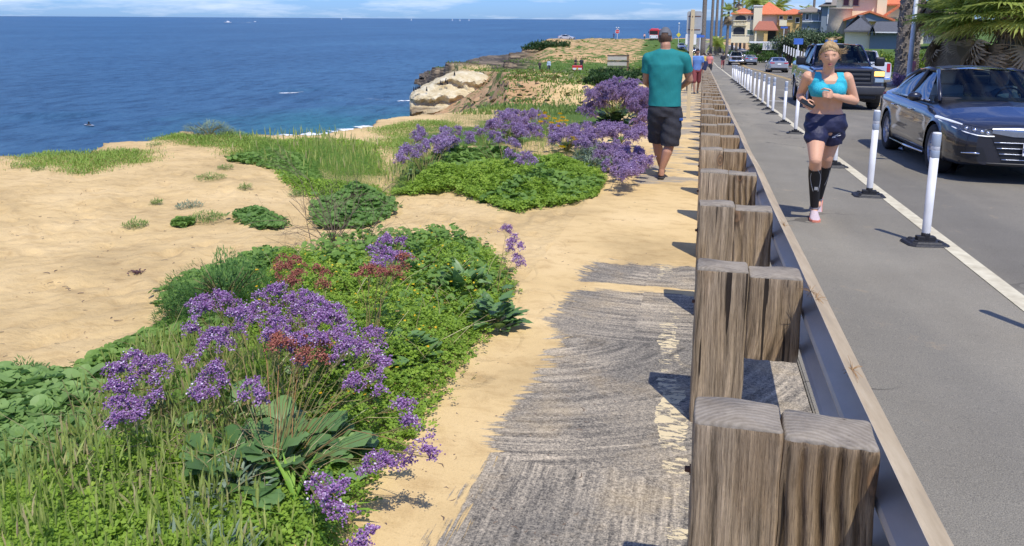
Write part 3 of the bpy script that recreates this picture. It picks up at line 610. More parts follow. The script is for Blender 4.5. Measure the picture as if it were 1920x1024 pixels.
def bladeT(bend_=.35, w=.03, seg=4):
    V = []; F = []
    for i in range(seg):
        t = i/seg; V += [(-w*(1-t*.6), bend_*t*t, t*(1-.12*t)), (w*(1-t*.6), bend_*t*t, t*(1-.12*t))]
    V.append((0, bend_, .88)); 
    for i in range(seg-1): a = i*2; F.append((a, a+1, a+3, a+2))
    F.append((2*seg-2, 2*seg-1, 2*seg)); return np.array(V), F
def spindleT():
    V = [(0, 0, 0)]; F = []
    for z, r in ((.25, .06), (.6, .062)): V += [(r*cos(a), r*sin(a), z) for a in (0, 2.1, 4.2)]
    V.append((0, 0, 1)); F = [(0, 2, 1), (0, 3, 2), (0, 1, 3), (1, 2, 5, 4), (2, 3, 6, 5), (3, 1, 4, 6), (4, 5, 7), (5, 6, 7), (6, 4, 7)]
    k = len(V)
    for i in range(9):                                              # awns
        a = i*.9; z0 = .1+.09*i; V += [(0, 0, z0), (.02, 0, z0), (.13*cos(a), .13*sin(a), z0+.55)]; F.append((k, k+1, k+2)); k += 3
    return np.array(V), F
def floretT():
    V = [(0, 0, -.9)]+[(cos(a)*.75, sin(a)*.75, .3+.15*(i % 2)) for i, a in enumerate(np.linspace(0, 2*pi, 6)[:-1])]+[(0, 0, .05)]
    F = [(0, (i+1) % 5+1, i+1) for i in range(5)]+[(6, i+1, (i+1) % 5+1) for i in range(5)]; return np.array(V), F
T_leaf, T_wide, T_disc, T_clov, T_blade, T_spin, T_flor = leafT(.42), leafT(.72, .1, .3, 4, .02, .62), discT(), cloverT(), bladeT(), spindleT(), floretT()
T_needle = leafT(.16, .1, .1, 2)
clover = ML('clover_leaf', (.14, .26, .028), (.34, .50, .06), (.52, .58, .09)); mallow = ML('mallow_leaf', (.11, .22, .04), (.26, .42, .09), (.40, .52, .17))
grassm = ML('grass_blade', (.12, .28, .03), (.34, .56, .08), (.60, .68, .20), .4); seed = ML('grass_seed_head', (.34, .46, .10), (.58, .64, .20), (.72, .58, .36), .45)
olive = ML('dry_grass_blade', (.16, .25, .07), (.34, .42, .14), (.58, .56, .28), .4); ice = ML('ice_plant_leaf', (.13, .24, .03), (.30, .42, .07), (.46, .34, .12), .2)
sagem = ML('silvery_leaf', (.12, .19, .12), (.27, .35, .24), (.5, .56, .45), .25); lavleaf = ML('sea_lavender_leaf', (.08, .17, .05), (.20, .34, .11), (.34, .48, .18), .25, .42, .4)
purple = ML('purple_floret', (.23, .07, .27), (.52, .32, .58), (.98, .93, .98), .3, .7); purple_mid = ML('violet_floret', (.23, .12, .29), (.54, .40, .62), (.78, .69, .84), .3, .7)
redbr = ML('faded_floret', (.26, .07, .05), (.48, .18, .13), (.62, .34, .22), .2, .8); stemm = ML('flower_stem', (.16, .15, .05), (.28, .22, .08), (.40, .19, .08), .1); yelf = ML('yellow_petal', (.75, .42, .01), (.85, .58, .02), None, .3)
twigm = M('dry_twig', (.17, .12, .085), .9); darkl = ML('dark_shrub_leaf', (.018, .05, .014), (.055, .12, .03), (.10, .19, .05))
pinkm = M('pink_petal', (.7, .06, .22), .6)

def ground_leaves(name, pts, n, T, mat, size, hgt, kind='stuff', clump=0, cs=3., layers=1.0, tilt=(.1, .9), jit=.04, sc=1.0, edge=.25):
    x, y, z, ed = scatter(pts, n, 0, clump, cs, jit)
    top = hgt*(.35+.65*sst(0, edge, ed))*(.7+.45*wob(x, y, cs*1.6, .3))
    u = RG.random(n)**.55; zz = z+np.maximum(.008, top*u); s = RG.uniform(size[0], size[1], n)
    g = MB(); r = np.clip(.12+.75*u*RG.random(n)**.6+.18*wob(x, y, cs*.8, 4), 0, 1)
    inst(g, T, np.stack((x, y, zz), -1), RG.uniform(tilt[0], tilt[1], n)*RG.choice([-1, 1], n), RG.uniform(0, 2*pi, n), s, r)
    o = g.build(name, mat); tag(o, kind=kind) if kind else None; return o
def blades(name, pts, n, hgt, mat, wd=1.0, heads=0, hmat=None, clump=0, cs=3., kind='stuff', lean=.35, jit=.05, headlen=.075):
    x, y, z, ed = scatter(pts, n, 0, clump, cs, jit); h = hgt*RG.uniform(.5, 1.12, n)*(.6+.4*sst(0, .2, ed))*(.85+.25*wob(x, y, cs, 2))
    g = MB(); azi = RG.uniform(0, 2*pi, n); tl = RG.normal(0, lean, n); sc = np.stack((wd*np.ones(n)*.16*RG.uniform(.6, 1.3, n), h, h), -1)
    inst(g, T_blade, np.stack((x, y, z), -1), tl, azi, sc, np.clip(RG.beta(2, 2.4, n)+.12*wob(x, y, 2.1), 0, 1))
    o = g.build(name, mat); tag(o, kind=kind)
    if heads:
        k = RG.choice(n, heads, replace=False); g = MB(); T1 = np.stack((x[k], y[k], z[k]), -1); hh = h[k]*1.12; lx = RG.normal(0, .12, heads)*hh; ly = RG.normal(0, .12, heads)*hh
        top = T1+np.stack((lx, ly, hh), -1)
        st = np.array([(-.5, 0, 0), (.5, 0, 0), (.35, 0, 1), (-.35, 0, 1)])
        a = np.arctan2(-lx, ly); inst(g, (st, [(0, 1, 2, 3)]), T1, -np.hypot(lx, ly)/hh, a, np.stack((.0022*wd*np.ones(heads), np.ones(heads), hh), -1), .5)
        hl = headlen*RG.uniform(.75, 1.3, heads); inst(g, T_spin, top-np.array((0, 0, .004)), RG.normal(-.12, .22, heads), a, np.stack((hl*.85, hl*.85, hl), -1), None)
        o2 = g.build(name+'_seed_heads', hmat); tag(o2, kind=kind)
    return o

# --- foreground bed
ZB = [(0, 900), (150, 860), (200, 770), (190, 725), (330, 660), (470, 670), (560, 700), (560, 780), (470, 800), (430, 880), (500, 1024), (560, 1200), (0, 1200), (-150, 1000)]
blades('grass', ZB, 36000, .20, grassm, .022, 1700, seed, lean=.3, headlen=.062)
blades('grass', [(330, 900), (560, 930), (640, 1010), (620, 1200), (250, 1200)], 2600, .17, grassm, .03)
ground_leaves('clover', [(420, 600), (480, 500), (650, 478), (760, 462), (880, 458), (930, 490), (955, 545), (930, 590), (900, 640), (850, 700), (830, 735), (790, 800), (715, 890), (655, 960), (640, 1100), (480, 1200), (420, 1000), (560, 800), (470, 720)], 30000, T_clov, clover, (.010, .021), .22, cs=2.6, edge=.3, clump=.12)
ground_leaves('clover', [(0, 880), (200, 840), (330, 800), (460, 860), (480, 1000), (500, 1200), (0, 1200)], 9000, T_clov, clover, (.010, .022), .14, clump=.3, cs=4)
ground_leaves('mallow_patch', [(150, 760), (330, 690), (480, 700), (520, 800), (430, 900), (200, 1000)], 1500, T_disc, mallow, (.012, .026), .12, clump=.35, cs=3.4)
ground_leaves('mallow_patch', [(130, 715), (190, 670), (250, 645), (330, 605), (440, 590), (480, 620), (430, 665), (330, 668), (230, 700)], 2600, T_disc, mallow, (.016, .034), .15, cs=3)
ground_leaves('mallow_patch', [(300, 570), (340, 520), (480, 480), (560, 475), (560, 520), (440, 600), (350, 610)], 1700, T_disc, mallow, (.013, .03), .17, clump=.25, cs=3)
ground_leaves('mallow_patch', [(540, 480), (600, 455), (760, 448), (900, 458), (950, 520), (900, 600), (700, 560), (560, 540)], 2600, T_disc, mallow, (.014, .03), .27, clump=.3, cs=3)
ground_leaves('mallow_patch', [(-100, 760), (0, 715), (130, 715), (205, 760), (170, 880), (0, 920), (-100, 900)], 2600, T_disc, ML('big_soft_leaf', (.13, .25, .06), (.30, .46, .14), (.42, .56, .2)), (.022, .048), .22, cs=3, tilt=(.2, .9))
g = MB(); x, y, z, ed = scatter([(470, 560), (600, 480), (900, 470), (950, 540), (840, 700), (720, 860), (600, 900)], 210)
inst(g, discT(5, .4, .2, 11, 0), np.stack((x, y, z+.20+.06*RG.random(210)), -1), RG.normal(0, .5, 210), RG.uniform(0, 6, 210), RG.uniform(.006, .010, 210), None); tag(g.build('yellow_flowers', yelf), kind='stuff')
g = MB(); x, y, z, ed = scatter([(100, 900), (140, 760), (330, 760), (450, 840), (330, 900), (200, 1000)], 900)
for i in range(900):
    a = RG.random()*6; p = np.array((x[i], y[i], z[i]+.03+.07*RG.random())); d = np.array((cos(a), sin(a), RG.normal(0, .6)))*.035; g.add(*tubeg([p, p+d*.5+RG.normal(0, .004, 3), p+d], [.0016, .0013, .0006], 3))
tag(g.build('dead_stalk_litter', twigm), kind='stuff')

g = MB()
for (pts, n) in (([(100, 800), (300, 690), (600, 700), (700, 760), (560, 980), (100, 1000)], 190), ([(480, 500), (640, 470), (900, 470), (930, 600), (760, 800), (600, 700)], 130)):
    x, y, z, ed = scatter(pts, n)
    for i in range(n):
        a = RG.random()*6.28; ln = RG.uniform(.12, .34); d = np.array((cos(a)*.8, sin(a)*.8, RG.uniform(.1, 1.2))); d /= np.linalg.norm(d); p = np.array((x[i], y[i], z[i]+.06)); g.add(*tubeg([p, p+d*ln*.5+(0, 0, .02), p+d*ln], [.0016, .0013, .0007], 3), 0, RG.random())
tag(g.build('dry_stalks', ML('straw_stalk', (.30, .22, .11), (.55, .45, .24), (.66, .58, .36), .2)), kind='stuff')
def leafy_thing(name, base, nleaf, T, mat, size, R, hgt, label, cat, tilt=(.2, 1.1), stems=8, group=None, shape=.6, rz=.5):
    """a plant of its own: stems and foliage as two parts"""
    root = empty(name, base, 0, label, cat, group); g = MB()
    for k in range(stems):
        a = RG.random()*6.28; q = R*.75*RG.random()**.5; g.add(*tubeg([(0, 0, -.02), (q*.4*cos(a), q*.4*sin(a), hgt*.45), (q*cos(a), q*sin(a), hgt*(.6+.3*RG.random()))], [.006*R/.2, .004*R/.2, .0015*R/.2], 4), 0, .3)
    g.build('stem', stemm, root); g = MB()
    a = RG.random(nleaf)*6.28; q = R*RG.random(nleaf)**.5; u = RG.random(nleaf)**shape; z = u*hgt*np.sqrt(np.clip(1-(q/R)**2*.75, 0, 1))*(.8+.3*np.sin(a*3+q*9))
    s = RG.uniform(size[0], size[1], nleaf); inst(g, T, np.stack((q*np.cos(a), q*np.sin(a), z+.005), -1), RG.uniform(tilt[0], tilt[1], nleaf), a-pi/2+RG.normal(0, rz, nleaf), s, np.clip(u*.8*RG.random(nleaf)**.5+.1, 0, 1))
    g.build('foliage', mat, root); return root
leafy_thing('leafy_shrub', W(425, 592), 5200, T_needle, ML('shrub_leaf', (.06, .15, .035), (.16, .31, .07), (.28, .44, .11)), (.022, .045), .34, .36, "bushy green shrub with fine narrow leaves beside the open sand, behind the purple dome", 'shrub', (.1, 1.5), 14)
leafy_thing('leafy_shrub', W(325, 610), 700, T_needle, MC['shrub_leaf'], (.02, .035), .11, .16, 'small feathery green sprig on bare sand left of the bushy shrub', 'shrub', (.1, 1.3), 6)
leafy_thing('leafy_shrub', W(45, 715), 500, T_needle, MC['shrub_leaf'], (.02, .04), .08, .10, 'small spiky green sprig at the left picture edge in front of the sand', 'shrub', (.1, 1.0), 5)
leafy_thing('broad_leaf_plant', W(930, 615), 80, T_wide, lavleaf, (.06, .11), .12, .16, "dark broad-leaved plant leaning over sand at the right side of the near bed", 'plant', (.3, 1.0), 8)
leafy_thing('broad_leaf_plant', W(865, 560), 60, T_leaf, lavleaf, (.10, .17), .10, .14, "upright pale green broad-leaved plant in the clover near the lone purple flower", 'plant', (.7, 1.4), 8)
leafy_thing('broad_leaf_plant', W(750, 690), 90, T_wide, lavleaf, (.06, .10), .16, .16, 'low broad-leaved plant in the clover right of the large purple flower canopy', 'plant', (.3, 1.0), 8)
leafy_thing('strap_leaf_plant', W(330, 1060), 70, leafT(.13, .2, .3), sagem, (.07, .12), .08, .05, "silvery strap-leaved plant at the bottom edge below the barley grass", 'plant', (.5, 1.4), 4)
leafy_thing('strap_leaf_plant', W(420, 1080), 70, leafT(.13, .2, .3), sagem, (.07, .12), .08, .05, "silvery strap-leaved plant at the bottom edge, right one of the two", 'plant', (.5, 1.4), 4)
leafy_thing('strap_leaf_plant', W(560, 985), 80, leafT(.09, .1, .4), grassm, (.10, .18), .10, .06, "dark green strap-leaved tuft at the bottom of the near flower bed", 'plant', (.3, 1.2), 4)
leafy_thing('sage_plant', W(440, 950), 500, T_leaf, sagem, (.02, .045), .16, .12, 'grey-green downy herb under the big sea lavender leaves', 'plant', (.2, 1.2), 6)

def lavleafT():
    V = []; F = []; n = 7
    for i in range(n+1):
        t = i/n; w = (.022 if t < .36 else .37*sin(pi*min(1, (t-.33)/.70)**.8)**.55 if i < n else .10); z = .10*t-.42*t*t
        V += [(-w, t, z+.10*w+.06*sin(i*2.6)), (-w*.5, t, z+.05*w), (0, t, z-.012), (w*.5, t, z+.05*w), (w, t, z+.10*w-.06*sin(i*2.2+1))]
    for i in range(n):
        for k in range(4): a = i*5+k; F.append((a, a+1, a+6, a+5))
    return np.array(V), F
T_lav = lavleafT()
def flower_head(g, c, w, h, n, fs, rg):
    """one corymb: several arching spikes, florets packed along their upper side"""
    P = []; k = max(2, int(3+w/.05))
    for j in range(k):
        a = rg.uniform(0, pi); ln = w*rg.uniform(.45, .95); off = np.array((rg.uniform(-.3, .3)*w, rg.uniform(-.3, .3)*w, rg.uniform(-.45, .5)*h)); m = max(6, n//k)
        t = rg.uniform(-1, 1, m); rr = rg.normal(0, fs*1.6, (m, 3)); rr[:, 2] = np.abs(rr[:, 2])*1.1
        P.append(np.stack((np.cos(a)*t*ln/2, np.sin(a)*t*ln/2, -.42*ln*t*t), -1)+off+rr)
    P = np.concatenate(P)+c; m = len(P); inst(g, T_flor, P, rg.normal(0, .7, m), rg.uniform(0, 6, m), fs*rg.uniform(.7, 1.25, m), rg.beta(1.5, 1.5, m)**.8)
def sea_lavender(base, heads, label, fs=.0048, leaves=30, lsize=(.11, .19), dens=1.0, fmat=None, red=(), stemr=.0015, group='purple sea lavender plants', R=.08):
    root = empty('sea_lavender', base, 0, label, 'flowering plant', group); B = np.array(base); rg = RG
    if leaves:
        g = MB(); a = rg.random(leaves)*6.28; q = R*rg.random(leaves)
        inst(g, T_lav, np.stack((q*np.cos(a), q*np.sin(a), .02+.08*rg.random(leaves)), -1), rg.uniform(.1, 1.2, leaves), a-pi/2, rg.uniform(*lsize, leaves), None); g.build('leaves', lavleaf, root, True)
    def one(items, mat, nm):
        for (c, w, h) in items:
            g = MB(); c = np.array(c)-B; flower_head(g, c, w, h, int(dens*max(60, 44000*w*(w+h)*.5/(fs/.0048)**2)), fs, rg)
            fl = g.build(nm, mat, root); s = MB(); p0 = rg.normal(0, .02, 3)*(1, 1, 0)+(0, 0, .02); mid = (p0+c)*.5+np.array((0, 0, min(.07, .10*np.linalg.norm(c))))+rg.normal(0, .02, 3); tip = c-(0, 0, h*.4)
            pth = [p0, p0*.45+mid*.55, mid, mid*.5+tip*.5+(0, 0, .01), tip]; s.add(*tubeg(pth, [stemr*1.3, stemr*1.1, stemr, stemr*.8, stemr*.5], 5), 0, rg.random())
            for j in range(9): e = c+np.array((rg.uniform(-.45, .45)*w, rg.uniform(-.45, .45)*w, rg.uniform(-.3, .2)*h)); q = pth[3]*(1-j/14)+tip*(j/14); s.add(*tubeg([q, (q+e)*.5+(0, 0, -.008), e], [stemr*.5, stemr*.4, stemr*.3], 3), 0, rg.random())
            s.build('stem', stemm, root)
    one(heads, fmat or purple, 'flower_head'); one(red, redbr, 'faded_flower_head'); return root
def hd(lst, h): 
    out = []
    for (px, py, w, hh) in lst:
        p = W(px, py, h+RG.normal(0, .012)); D = np.linalg.norm(p-CAM); k = D/FPX; out.append((p, w*k, hh*k*.8))
    return out
main = hd([(392, 556, 55, 26), (425, 566, 45, 26), (372, 583, 35, 40), (362, 610, 35, 35), (395, 630, 80, 22)], .40)
main += hd([(505, 550, 60, 26), (545, 560, 50, 28), (450, 600, 55, 40), (480, 582, 70, 34), (520, 590, 50, 30), (578, 565, 60, 30), (612, 578, 60, 32), (642, 590, 50, 32), (560, 590, 60, 34), (600, 605, 70, 36), (640, 618, 60, 36), (525, 618, 50, 34), (555, 635, 50, 26), (590, 630, 50, 34), (505, 630, 40, 22), (655, 640, 40, 30)], .44)
main += hd([(700, 633, 50, 34), (675, 655, 50, 40), (708, 668, 45, 40), (724, 684, 35, 26), (632, 665, 36, 24), (660, 708, 45, 36), (705, 705, 30, 26), (712, 732, 24, 20), (560, 680, 26, 16)], .38)
sea_lavender(W(520, 900), main+hd([(750, 755, 46, 32), (772, 790, 40, 34), (795, 836, 30, 36), (812, 850, 26, 30)], .30)+hd([(725, 865, 55, 44), (760, 862, 36, 30), (690, 872, 40, 32), (600, 905, 46, 40), (632, 925, 50, 40), (612, 945, 40, 30), (648, 960, 36, 30)], .24)+hd([(680, 1005, 50, 34), (665, 1020, 40, 30)], .17),
             "largest purple sea lavender, a broad dome of flower heads over big wavy leaves", leaves=95, R=.24, lsize=(.09, .165), red=hd([(520, 642, 60, 22), (560, 640, 50, 22), (600, 640, 45, 30), (570, 665, 36, 22), (605, 668, 26, 18)], .43))
sea_lavender(W(330, 800), hd([(250, 668, 50, 26), (222, 695, 40, 40), (262, 690, 40, 30), (212, 722, 34, 36), (240, 725, 36, 30), (210, 752, 34, 26), (246, 760, 50, 22), (225, 780, 46, 26), (262, 775, 30, 18), (300, 682, 46, 20), (285, 712, 28, 18), (293, 738, 30, 18)], .33), "sea lavender with a column of purple heads in barley grass, leftmost in the near bed", leaves=8, lsize=(.08, .14))
sea_lavender(W(440, 810), hd([(400, 692, 50, 26), (380, 712, 36, 34), (420, 712, 30, 24), (372, 738, 26, 26), (395, 735, 30, 20), (357, 675, 24, 28), (475, 725, 40, 26), (495, 742, 36, 24), (455, 742, 24, 18)], .33), "small dark purple sea lavender between the left column and the big dome", leaves=10, lsize=(.09, .15))
sea_lavender(W(690, 720), hd([(722, 450, 40, 22), (750, 450, 30, 22), (700, 470, 30, 22), (730, 470, 50, 26), (748, 485, 36, 22), (715, 492, 40, 18)], .55), "tall sea lavender with a mixed purple and rusty head high above the clover", leaves=14, lsize=(.10, .16), red=hd([(758, 488, 30, 30), (690, 506, 36, 20), (720, 510, 40, 16), (745, 508, 30, 18), (672, 512, 22, 14)], .54))
sea_lavender(W(590, 700), [], 'sea lavender whose heads have all faded to red-brown, behind the purple dome', leaves=10, lsize=(.09, .14), red=hd([(540, 488, 40, 26), (528, 510, 34, 26), (560, 505, 36, 30), (545, 525, 30, 20), (600, 508, 26, 22), (608, 525, 30, 30)], .44))
sea_lavender(W(930, 560), hd([(950, 430, 26, 22), (962, 448, 28, 30), (970, 470, 28, 34), (976, 490, 22, 22), (955, 462, 24, 24)], .26), "lone sea lavender flower nodding over bare sand at the near bed's right tip", leaves=6, lsize=(.08, .12))

# --- mid-ground beds
def pts_in(pxpoly, n, h, D=None):
    P = np.array(pxpoly, float); out = []
    while len(out) < n:
        x, y = RG.uniform(P[:, 0].min(), P[:, 0].max()), RG.uniform(P[:, 1].min(), P[:, 1].max())
        if inpoly(P, np.array([x]), np.array([y]))[0]: out.append((x, y, RG.uniform(18, 30), RG.uniform(14, 22)))
    if D: return [(WD(px, py, D+RG.normal(0, .3)), w*D/FPX, hh*.8*D/FPX) for px, py, w, hh in out]
    return hd(out, h)
pmk = dict(fs=.0085, dens=1.5, fmat=purple_mid, stemr=.003)
sea_lavender(W(800, 345), pts_in([(742, 292), (785, 245), (826, 222), (868, 246), (858, 268), (800, 282), (755, 300)], 26, .42), 'bushy sea lavender at the seaward left end of the middle flower bed', leaves=26, lsize=(.14, .22), **pmk)
sea_lavender(W(950, 345), hd([(882, 250, 24, 18), (897, 246, 22, 16), (928, 252, 26, 20), (962, 262, 22, 16), (960, 287, 24, 18), (985, 292, 26, 20), (1000, 298, 20, 18), (968, 272, 18, 14), (880, 262, 20, 16), (975, 305, 16, 12), (935, 265, 18, 14)], .40), 'sparse sea lavender with scattered round heads above the bright green mound', leaves=26, lsize=(.14, .2), **pmk)
sea_lavender(W(960, 265), pts_in([(918, 235), (925, 208), (985, 203), (1040, 222), (1050, 245), (990, 252)], 30, .42), 'sea lavender left of the yellow daisies in the middle bed', leaves=22, lsize=(.14, .22), **pmk)
sea_lavender(W(1060, 285), pts_in([(1040, 232), (1110, 236), (1130, 262), (1080, 272), (1030, 262)], 26, .38), 'pale sea lavender right beside the yellow daisies', leaves=18, lsize=(.14, .2), **pmk)
sea_lavender(W(1160, 275), pts_in([(1110, 232), (1200, 236), (1212, 248), (1190, 258), (1130, 250)], 24, .36), 'low spreading sea lavender just below the tall purple bush', leaves=18, lsize=(.14, .2), **pmk)
sea_lavender(W(1165, 325), pts_in([(1120, 285), (1150, 262), (1210, 280), (1224, 300), (1200, 322), (1160, 332), (1130, 322)], 44, .26), 'sprawling sea lavender spilling onto the sandy path beside the walking man', leaves=22, lsize=(.14, .2), **pmk)
sea_lavender(W(1150, 232), pts_in([(1088, 208), (1098, 172), (1145, 148), (1190, 150), (1215, 172), (1213, 205), (1185, 200), (1160, 182), (1130, 190), (1110, 212)], 62, .72, 17.3), 'tallest sea lavender, a large purple bush left of the walking man', leaves=60, lsize=(.22, .36), R=.25, **pmk)
sea_lavender(W(1195, 240), pts_in([(1190, 170), (1218, 172), (1216, 225), (1192, 228)], 24, .4, 16.6), 'narrow sea lavender hugging the right side of the tall purple bush', leaves=20, lsize=(.18, .26), **pmk)
# daisies
dT = discT(8, .35, .1, 17, 0); root = empty('yellow_daisy', W(1035, 262), 0, 'yellow daisies flowering among the sea lavender in the middle bed', 'flowers'); g = MB(); s = MB(); b0 = np.array(root.location)
for (px, py) in [(1012, 216), (1024, 222), (1040, 222), (1034, 230), (1046, 228), (1052, 226), (1058, 232), (1020, 214), (1055, 220), (1014, 228), (1050, 213), (1045, 236), (1062, 226), (1028, 218), (1080, 262), (1054, 275), (1022, 211), (1075, 258)]:
    p = W(px, py, .42)-b0; inst(g, dT, [p], [.5], [RG.random()*.6-.3+pi], [.055], [RG.random()]); s.add(*tubeg([(RG.normal(0, .05), RG.normal(0, .05), 0), p*(.5, .5, .6), p], [.004, .003, .003], 4))
g.build('petals', yelf, root); s.build('stem', stemm, root)
ground_leaves('clover', [(735, 368), (760, 330), (800, 315), (900, 305), (1050, 312), (1110, 318), (1132, 345), (1120, 368), (1060, 385), (960, 400), (905, 380), (850, 360)], 30000, T_clov, clover, (.018, .034), .30, cs=1.6, edge=.5)
ground_leaves('mallow_patch', [(760, 350), (780, 312), (900, 290), (1000, 315), (980, 360), (880, 350)], 7000, T_disc, mallow, (.025, .05), .36, clump=.35, cs=1.7, edge=.5)
ground_leaves('mallow_patch', [(590, 392), (640, 365), (690, 370), (738, 388), (730, 404), (680, 430), (605, 432)], 3600, T_disc, ML('dark_mallow_leaf', (.09, .19, .04), (.21, .37, .085), (.34, .48, .15)), (.018, .042), .22, cs=2.4)
ground_leaves('mallow_patch', [(440, 402), (480, 396), (520, 408), (535, 428), (500, 432), (460, 418)], 900, T_disc, MC['dark_mallow_leaf'], (.014, .035), .13, cs=2.4)
ground_leaves('mallow_patch', [(430, 300), (500, 280), (590, 300), (600, 345), (560, 345), (520, 318)], 4200, T_disc, mallow, (.018, .035), .14, cs=2, clump=.2)
blades('grass', [(425, 292), (500, 275), (590, 272), (690, 285), (722, 325), (700, 355), (640, 372), (590, 360), (540, 330), (470, 302)], 20000, .26, ML('fresh_grass_blade', (.09, .21, .03), (.24, .42, .07), (.45, .55, .16), .4), .075, 200, seed, headlen=.11)
blades('grass', [(560, 300), (600, 275), (720, 300), (725, 345), (640, 365)], 9000, .34, ML('pale_grass_blade', (.14, .27, .06), (.32, .47, .12), (.55, .58, .25), .4), .075, 160, seed, headlen=.12)
ground_leaves('clover', [(520, 322), (600, 345), (700, 352), (738, 384), (640, 380), (585, 372), (540, 345)], 7000, T_leaf, clover, (.025, .05), .16, cs=1.8)
blades('grass', [(540, 330), (620, 350), (720, 360), (735, 384), (600, 385)], 5000, .20, MC['fresh_grass_blade'], .06)
blades('grass', [(720, 372), (728, 330), (760, 300), (810, 300), (800, 340), (760, 368)], 5200, .30, olive, .07, 260, seed, headlen=.1)
blades('dry_grass', [(900, 300), (880, 262), (920, 235), (1050, 240), (1125, 270), (1125, 310), (1000, 320)], 12000, .28, ML('mixed_grass', (.12, .20, .04), (.28, .38, .09), (.5, .46, .22), .4), .085, 300, seed, headlen=.1)
ground_leaves('sage_patch', [(1060, 318), (1080, 288), (1120, 270), (1150, 290), (1140, 320), (1100, 330)], 3000, leafT(.2), sagem, (.05, .10), .24, cs=2)
blades('dry_grass', [(800, 238), (870, 212), (960, 200), (1090, 200), (1100, 226), (1000, 232), (900, 240), (830, 252)], 15000, .28, MC['mixed_grass'], .12)
blades('grass', [(740, 262), (800, 245), (900, 248), (930, 262), (900, 292), (800, 300), (745, 300)], 9000, .26, MC['fresh_grass_blade'], .09)
ground_leaves('clover', [(500, 268), (590, 262), (700, 272), (725, 330), (640, 330), (560, 300)], 9000, T_leaf, clover, (.03, .06), .12, cs=1.6)
blades('dry_grass', [(745, 368), (770, 320), (900, 300), (1120, 320), (1120, 362), (980, 392), (900, 372)], 3200, .42, MC['mixed_grass'], .07)
ground_leaves('mallow_patch', [(900, 380), (960, 345), (1100, 330), (1125, 360), (970, 396)], 1500, T_disc, mallow, (.025, .05), .33, clump=.35, cs=2.2, edge=.5)
ground_leaves('mallow_patch', [(560, 560), (700, 480), (900, 470), (940, 560), (800, 720), (700, 860), (620, 980), (560, 900)], 1300, T_leaf, mallow, (.03, .06), .25, clump=.3, cs=4)
MATS = [[(28, 292), (110, 284), (190, 290), (278, 284), (286, 303), (222, 312), (170, 330), (130, 330), (100, 312), (60, 318)], [(284, 262), (340, 254), (400, 262), (392, 276), (330, 270)], [(365, 262), (430, 254), (510, 262), (530, 285), (450, 300), (418, 282)], [(420, 262), (520, 262), (560, 270), (500, 290)], [(690, 246), (740, 232), (850, 228), (860, 240), (790, 252), (740, 258)], [(700, 262), (770, 262), (800, 275), (750, 285)], [(735, 300), (770, 285), (700, 262), (690, 270)]]
for i, q in enumerate(MATS): ground_leaves('ice_plant_mat', q, [12000, 5000, 9000, 6000, 9000, 3000, 1500][i], T_needle, ice, (.03, .065), .10, cs=1.5, tilt=(.2, 1.4), jit=.12, edge=.3)
tl = ['small weed tuft nearest the cliff mat', 'flat weed patch on the sand below the blue-green shrub', 'round weed tuft beside the tall grass edge', 'weed tuft by the cliff-edge mat', 'tiny grey weed tuft in the middle of the sand', 'small weed tuft left on the open sand', 'low weed tuft left of the longest flat weed patch', 'longest flat weed patch on the sand', 'greyish weed tuft above the flat patch', 'tiny weed tuft left of the grey tuft', 'faint weed tuft below the grass bank', 'weed tuft on the far left sand']
for (px, py, w), lb in zip([(40, 314, 30), (395, 336, 55), (423, 318, 28), (290, 274, 30), (460, 355, 24), (255, 426, 40), (343, 420, 36), (385, 413, 70), (355, 390, 46), (293, 384, 20), (555, 368, 26), (72, 320, 22)], tl):
    b0 = W(px, py); k = np.linalg.norm(b0-CAM)/FPX; leafy_thing('weed_tuft', b0, int(9*w), T_needle if w != 36 else T_disc, mallow if w != 46 else sagem, (.025, .045) if w != 36 else (.015, .03), w*k/2, .06, lb, 'weed', (.1, 1.2), 4, 'weed tufts on the open sand', 1, 3)
o = leafy_thing('succulent_shrub', W(393, 256), 1500, T_needle, sagem, (.05, .09), .42, .26, 'rounded blue-green succulent shrub on the cliff edge against the sea', 'shrub', (.2, .9), 8)
leafy_thing('succulent_shrub', W(430, 254), 300, T_needle, sagem, (.04, .08), .2, .12, 'small grey-green succulent with one pink flower at the cliff edge', 'shrub', (.2, .9), 4)
# dry twiggy shrub
root = empty('dry_shrub', W(625, 470), 0, 'leafless brown twiggy shrub rising in front of the dark green mallow', 'shrub'); g = MB()
def twig(p, d, ln, r, lv):
    n = 5; P = [p]; 
    for i in range(n): d = d+RG.normal(0, .13, 3); d /= np.linalg.norm(d); P.append(P[-1]+d*ln/n)
    g.add(*tubeg(P, np.linspace(r, r*.45, n+1), 4))
    if lv:
        for k in range(4): i = RG.integers(1, n+1); twig(P[i], d+RG.normal(0, .55, 3), ln*.55, r*.5, lv-1)
for k in range(15):
    a = RG.random()*6.28; twig(np.array((RG.normal(0, .10), RG.normal(0, .05), 0)), np.array((cos(a)*.75, sin(a)*.5, 1.)), RG.uniform(.35, .62), .0036, 2)
g.build('branches', twigm, root)
# a dropped dry flower on the sand
b0 = W(258, 515); g = MB(); 
for k in range(40): a = RG.random()*6.28; p = np.array((RG.normal(0, .022), RG.normal(0, .022), .012+.012*RG.random())); g.add(*tubeg([p, p+(.014*cos(a), .014*sin(a), .006)], [.005, .002], 4), 0, RG.random())
for k in range(3): g.add(*tubeg([(-.02, .01*k, .01), (-.06, .012*k, .02), (-.10, .03, .006)], [.002, .0015, .001], 4), 0, .5)
root = empty('fallen_flower', b0, 0, 'dried purple-brown flower head lying on the open sand', 'flower'); g.build('flower_head', ML('dried_floret', (.13, .07, .07), (.27, .16, .15)), root)
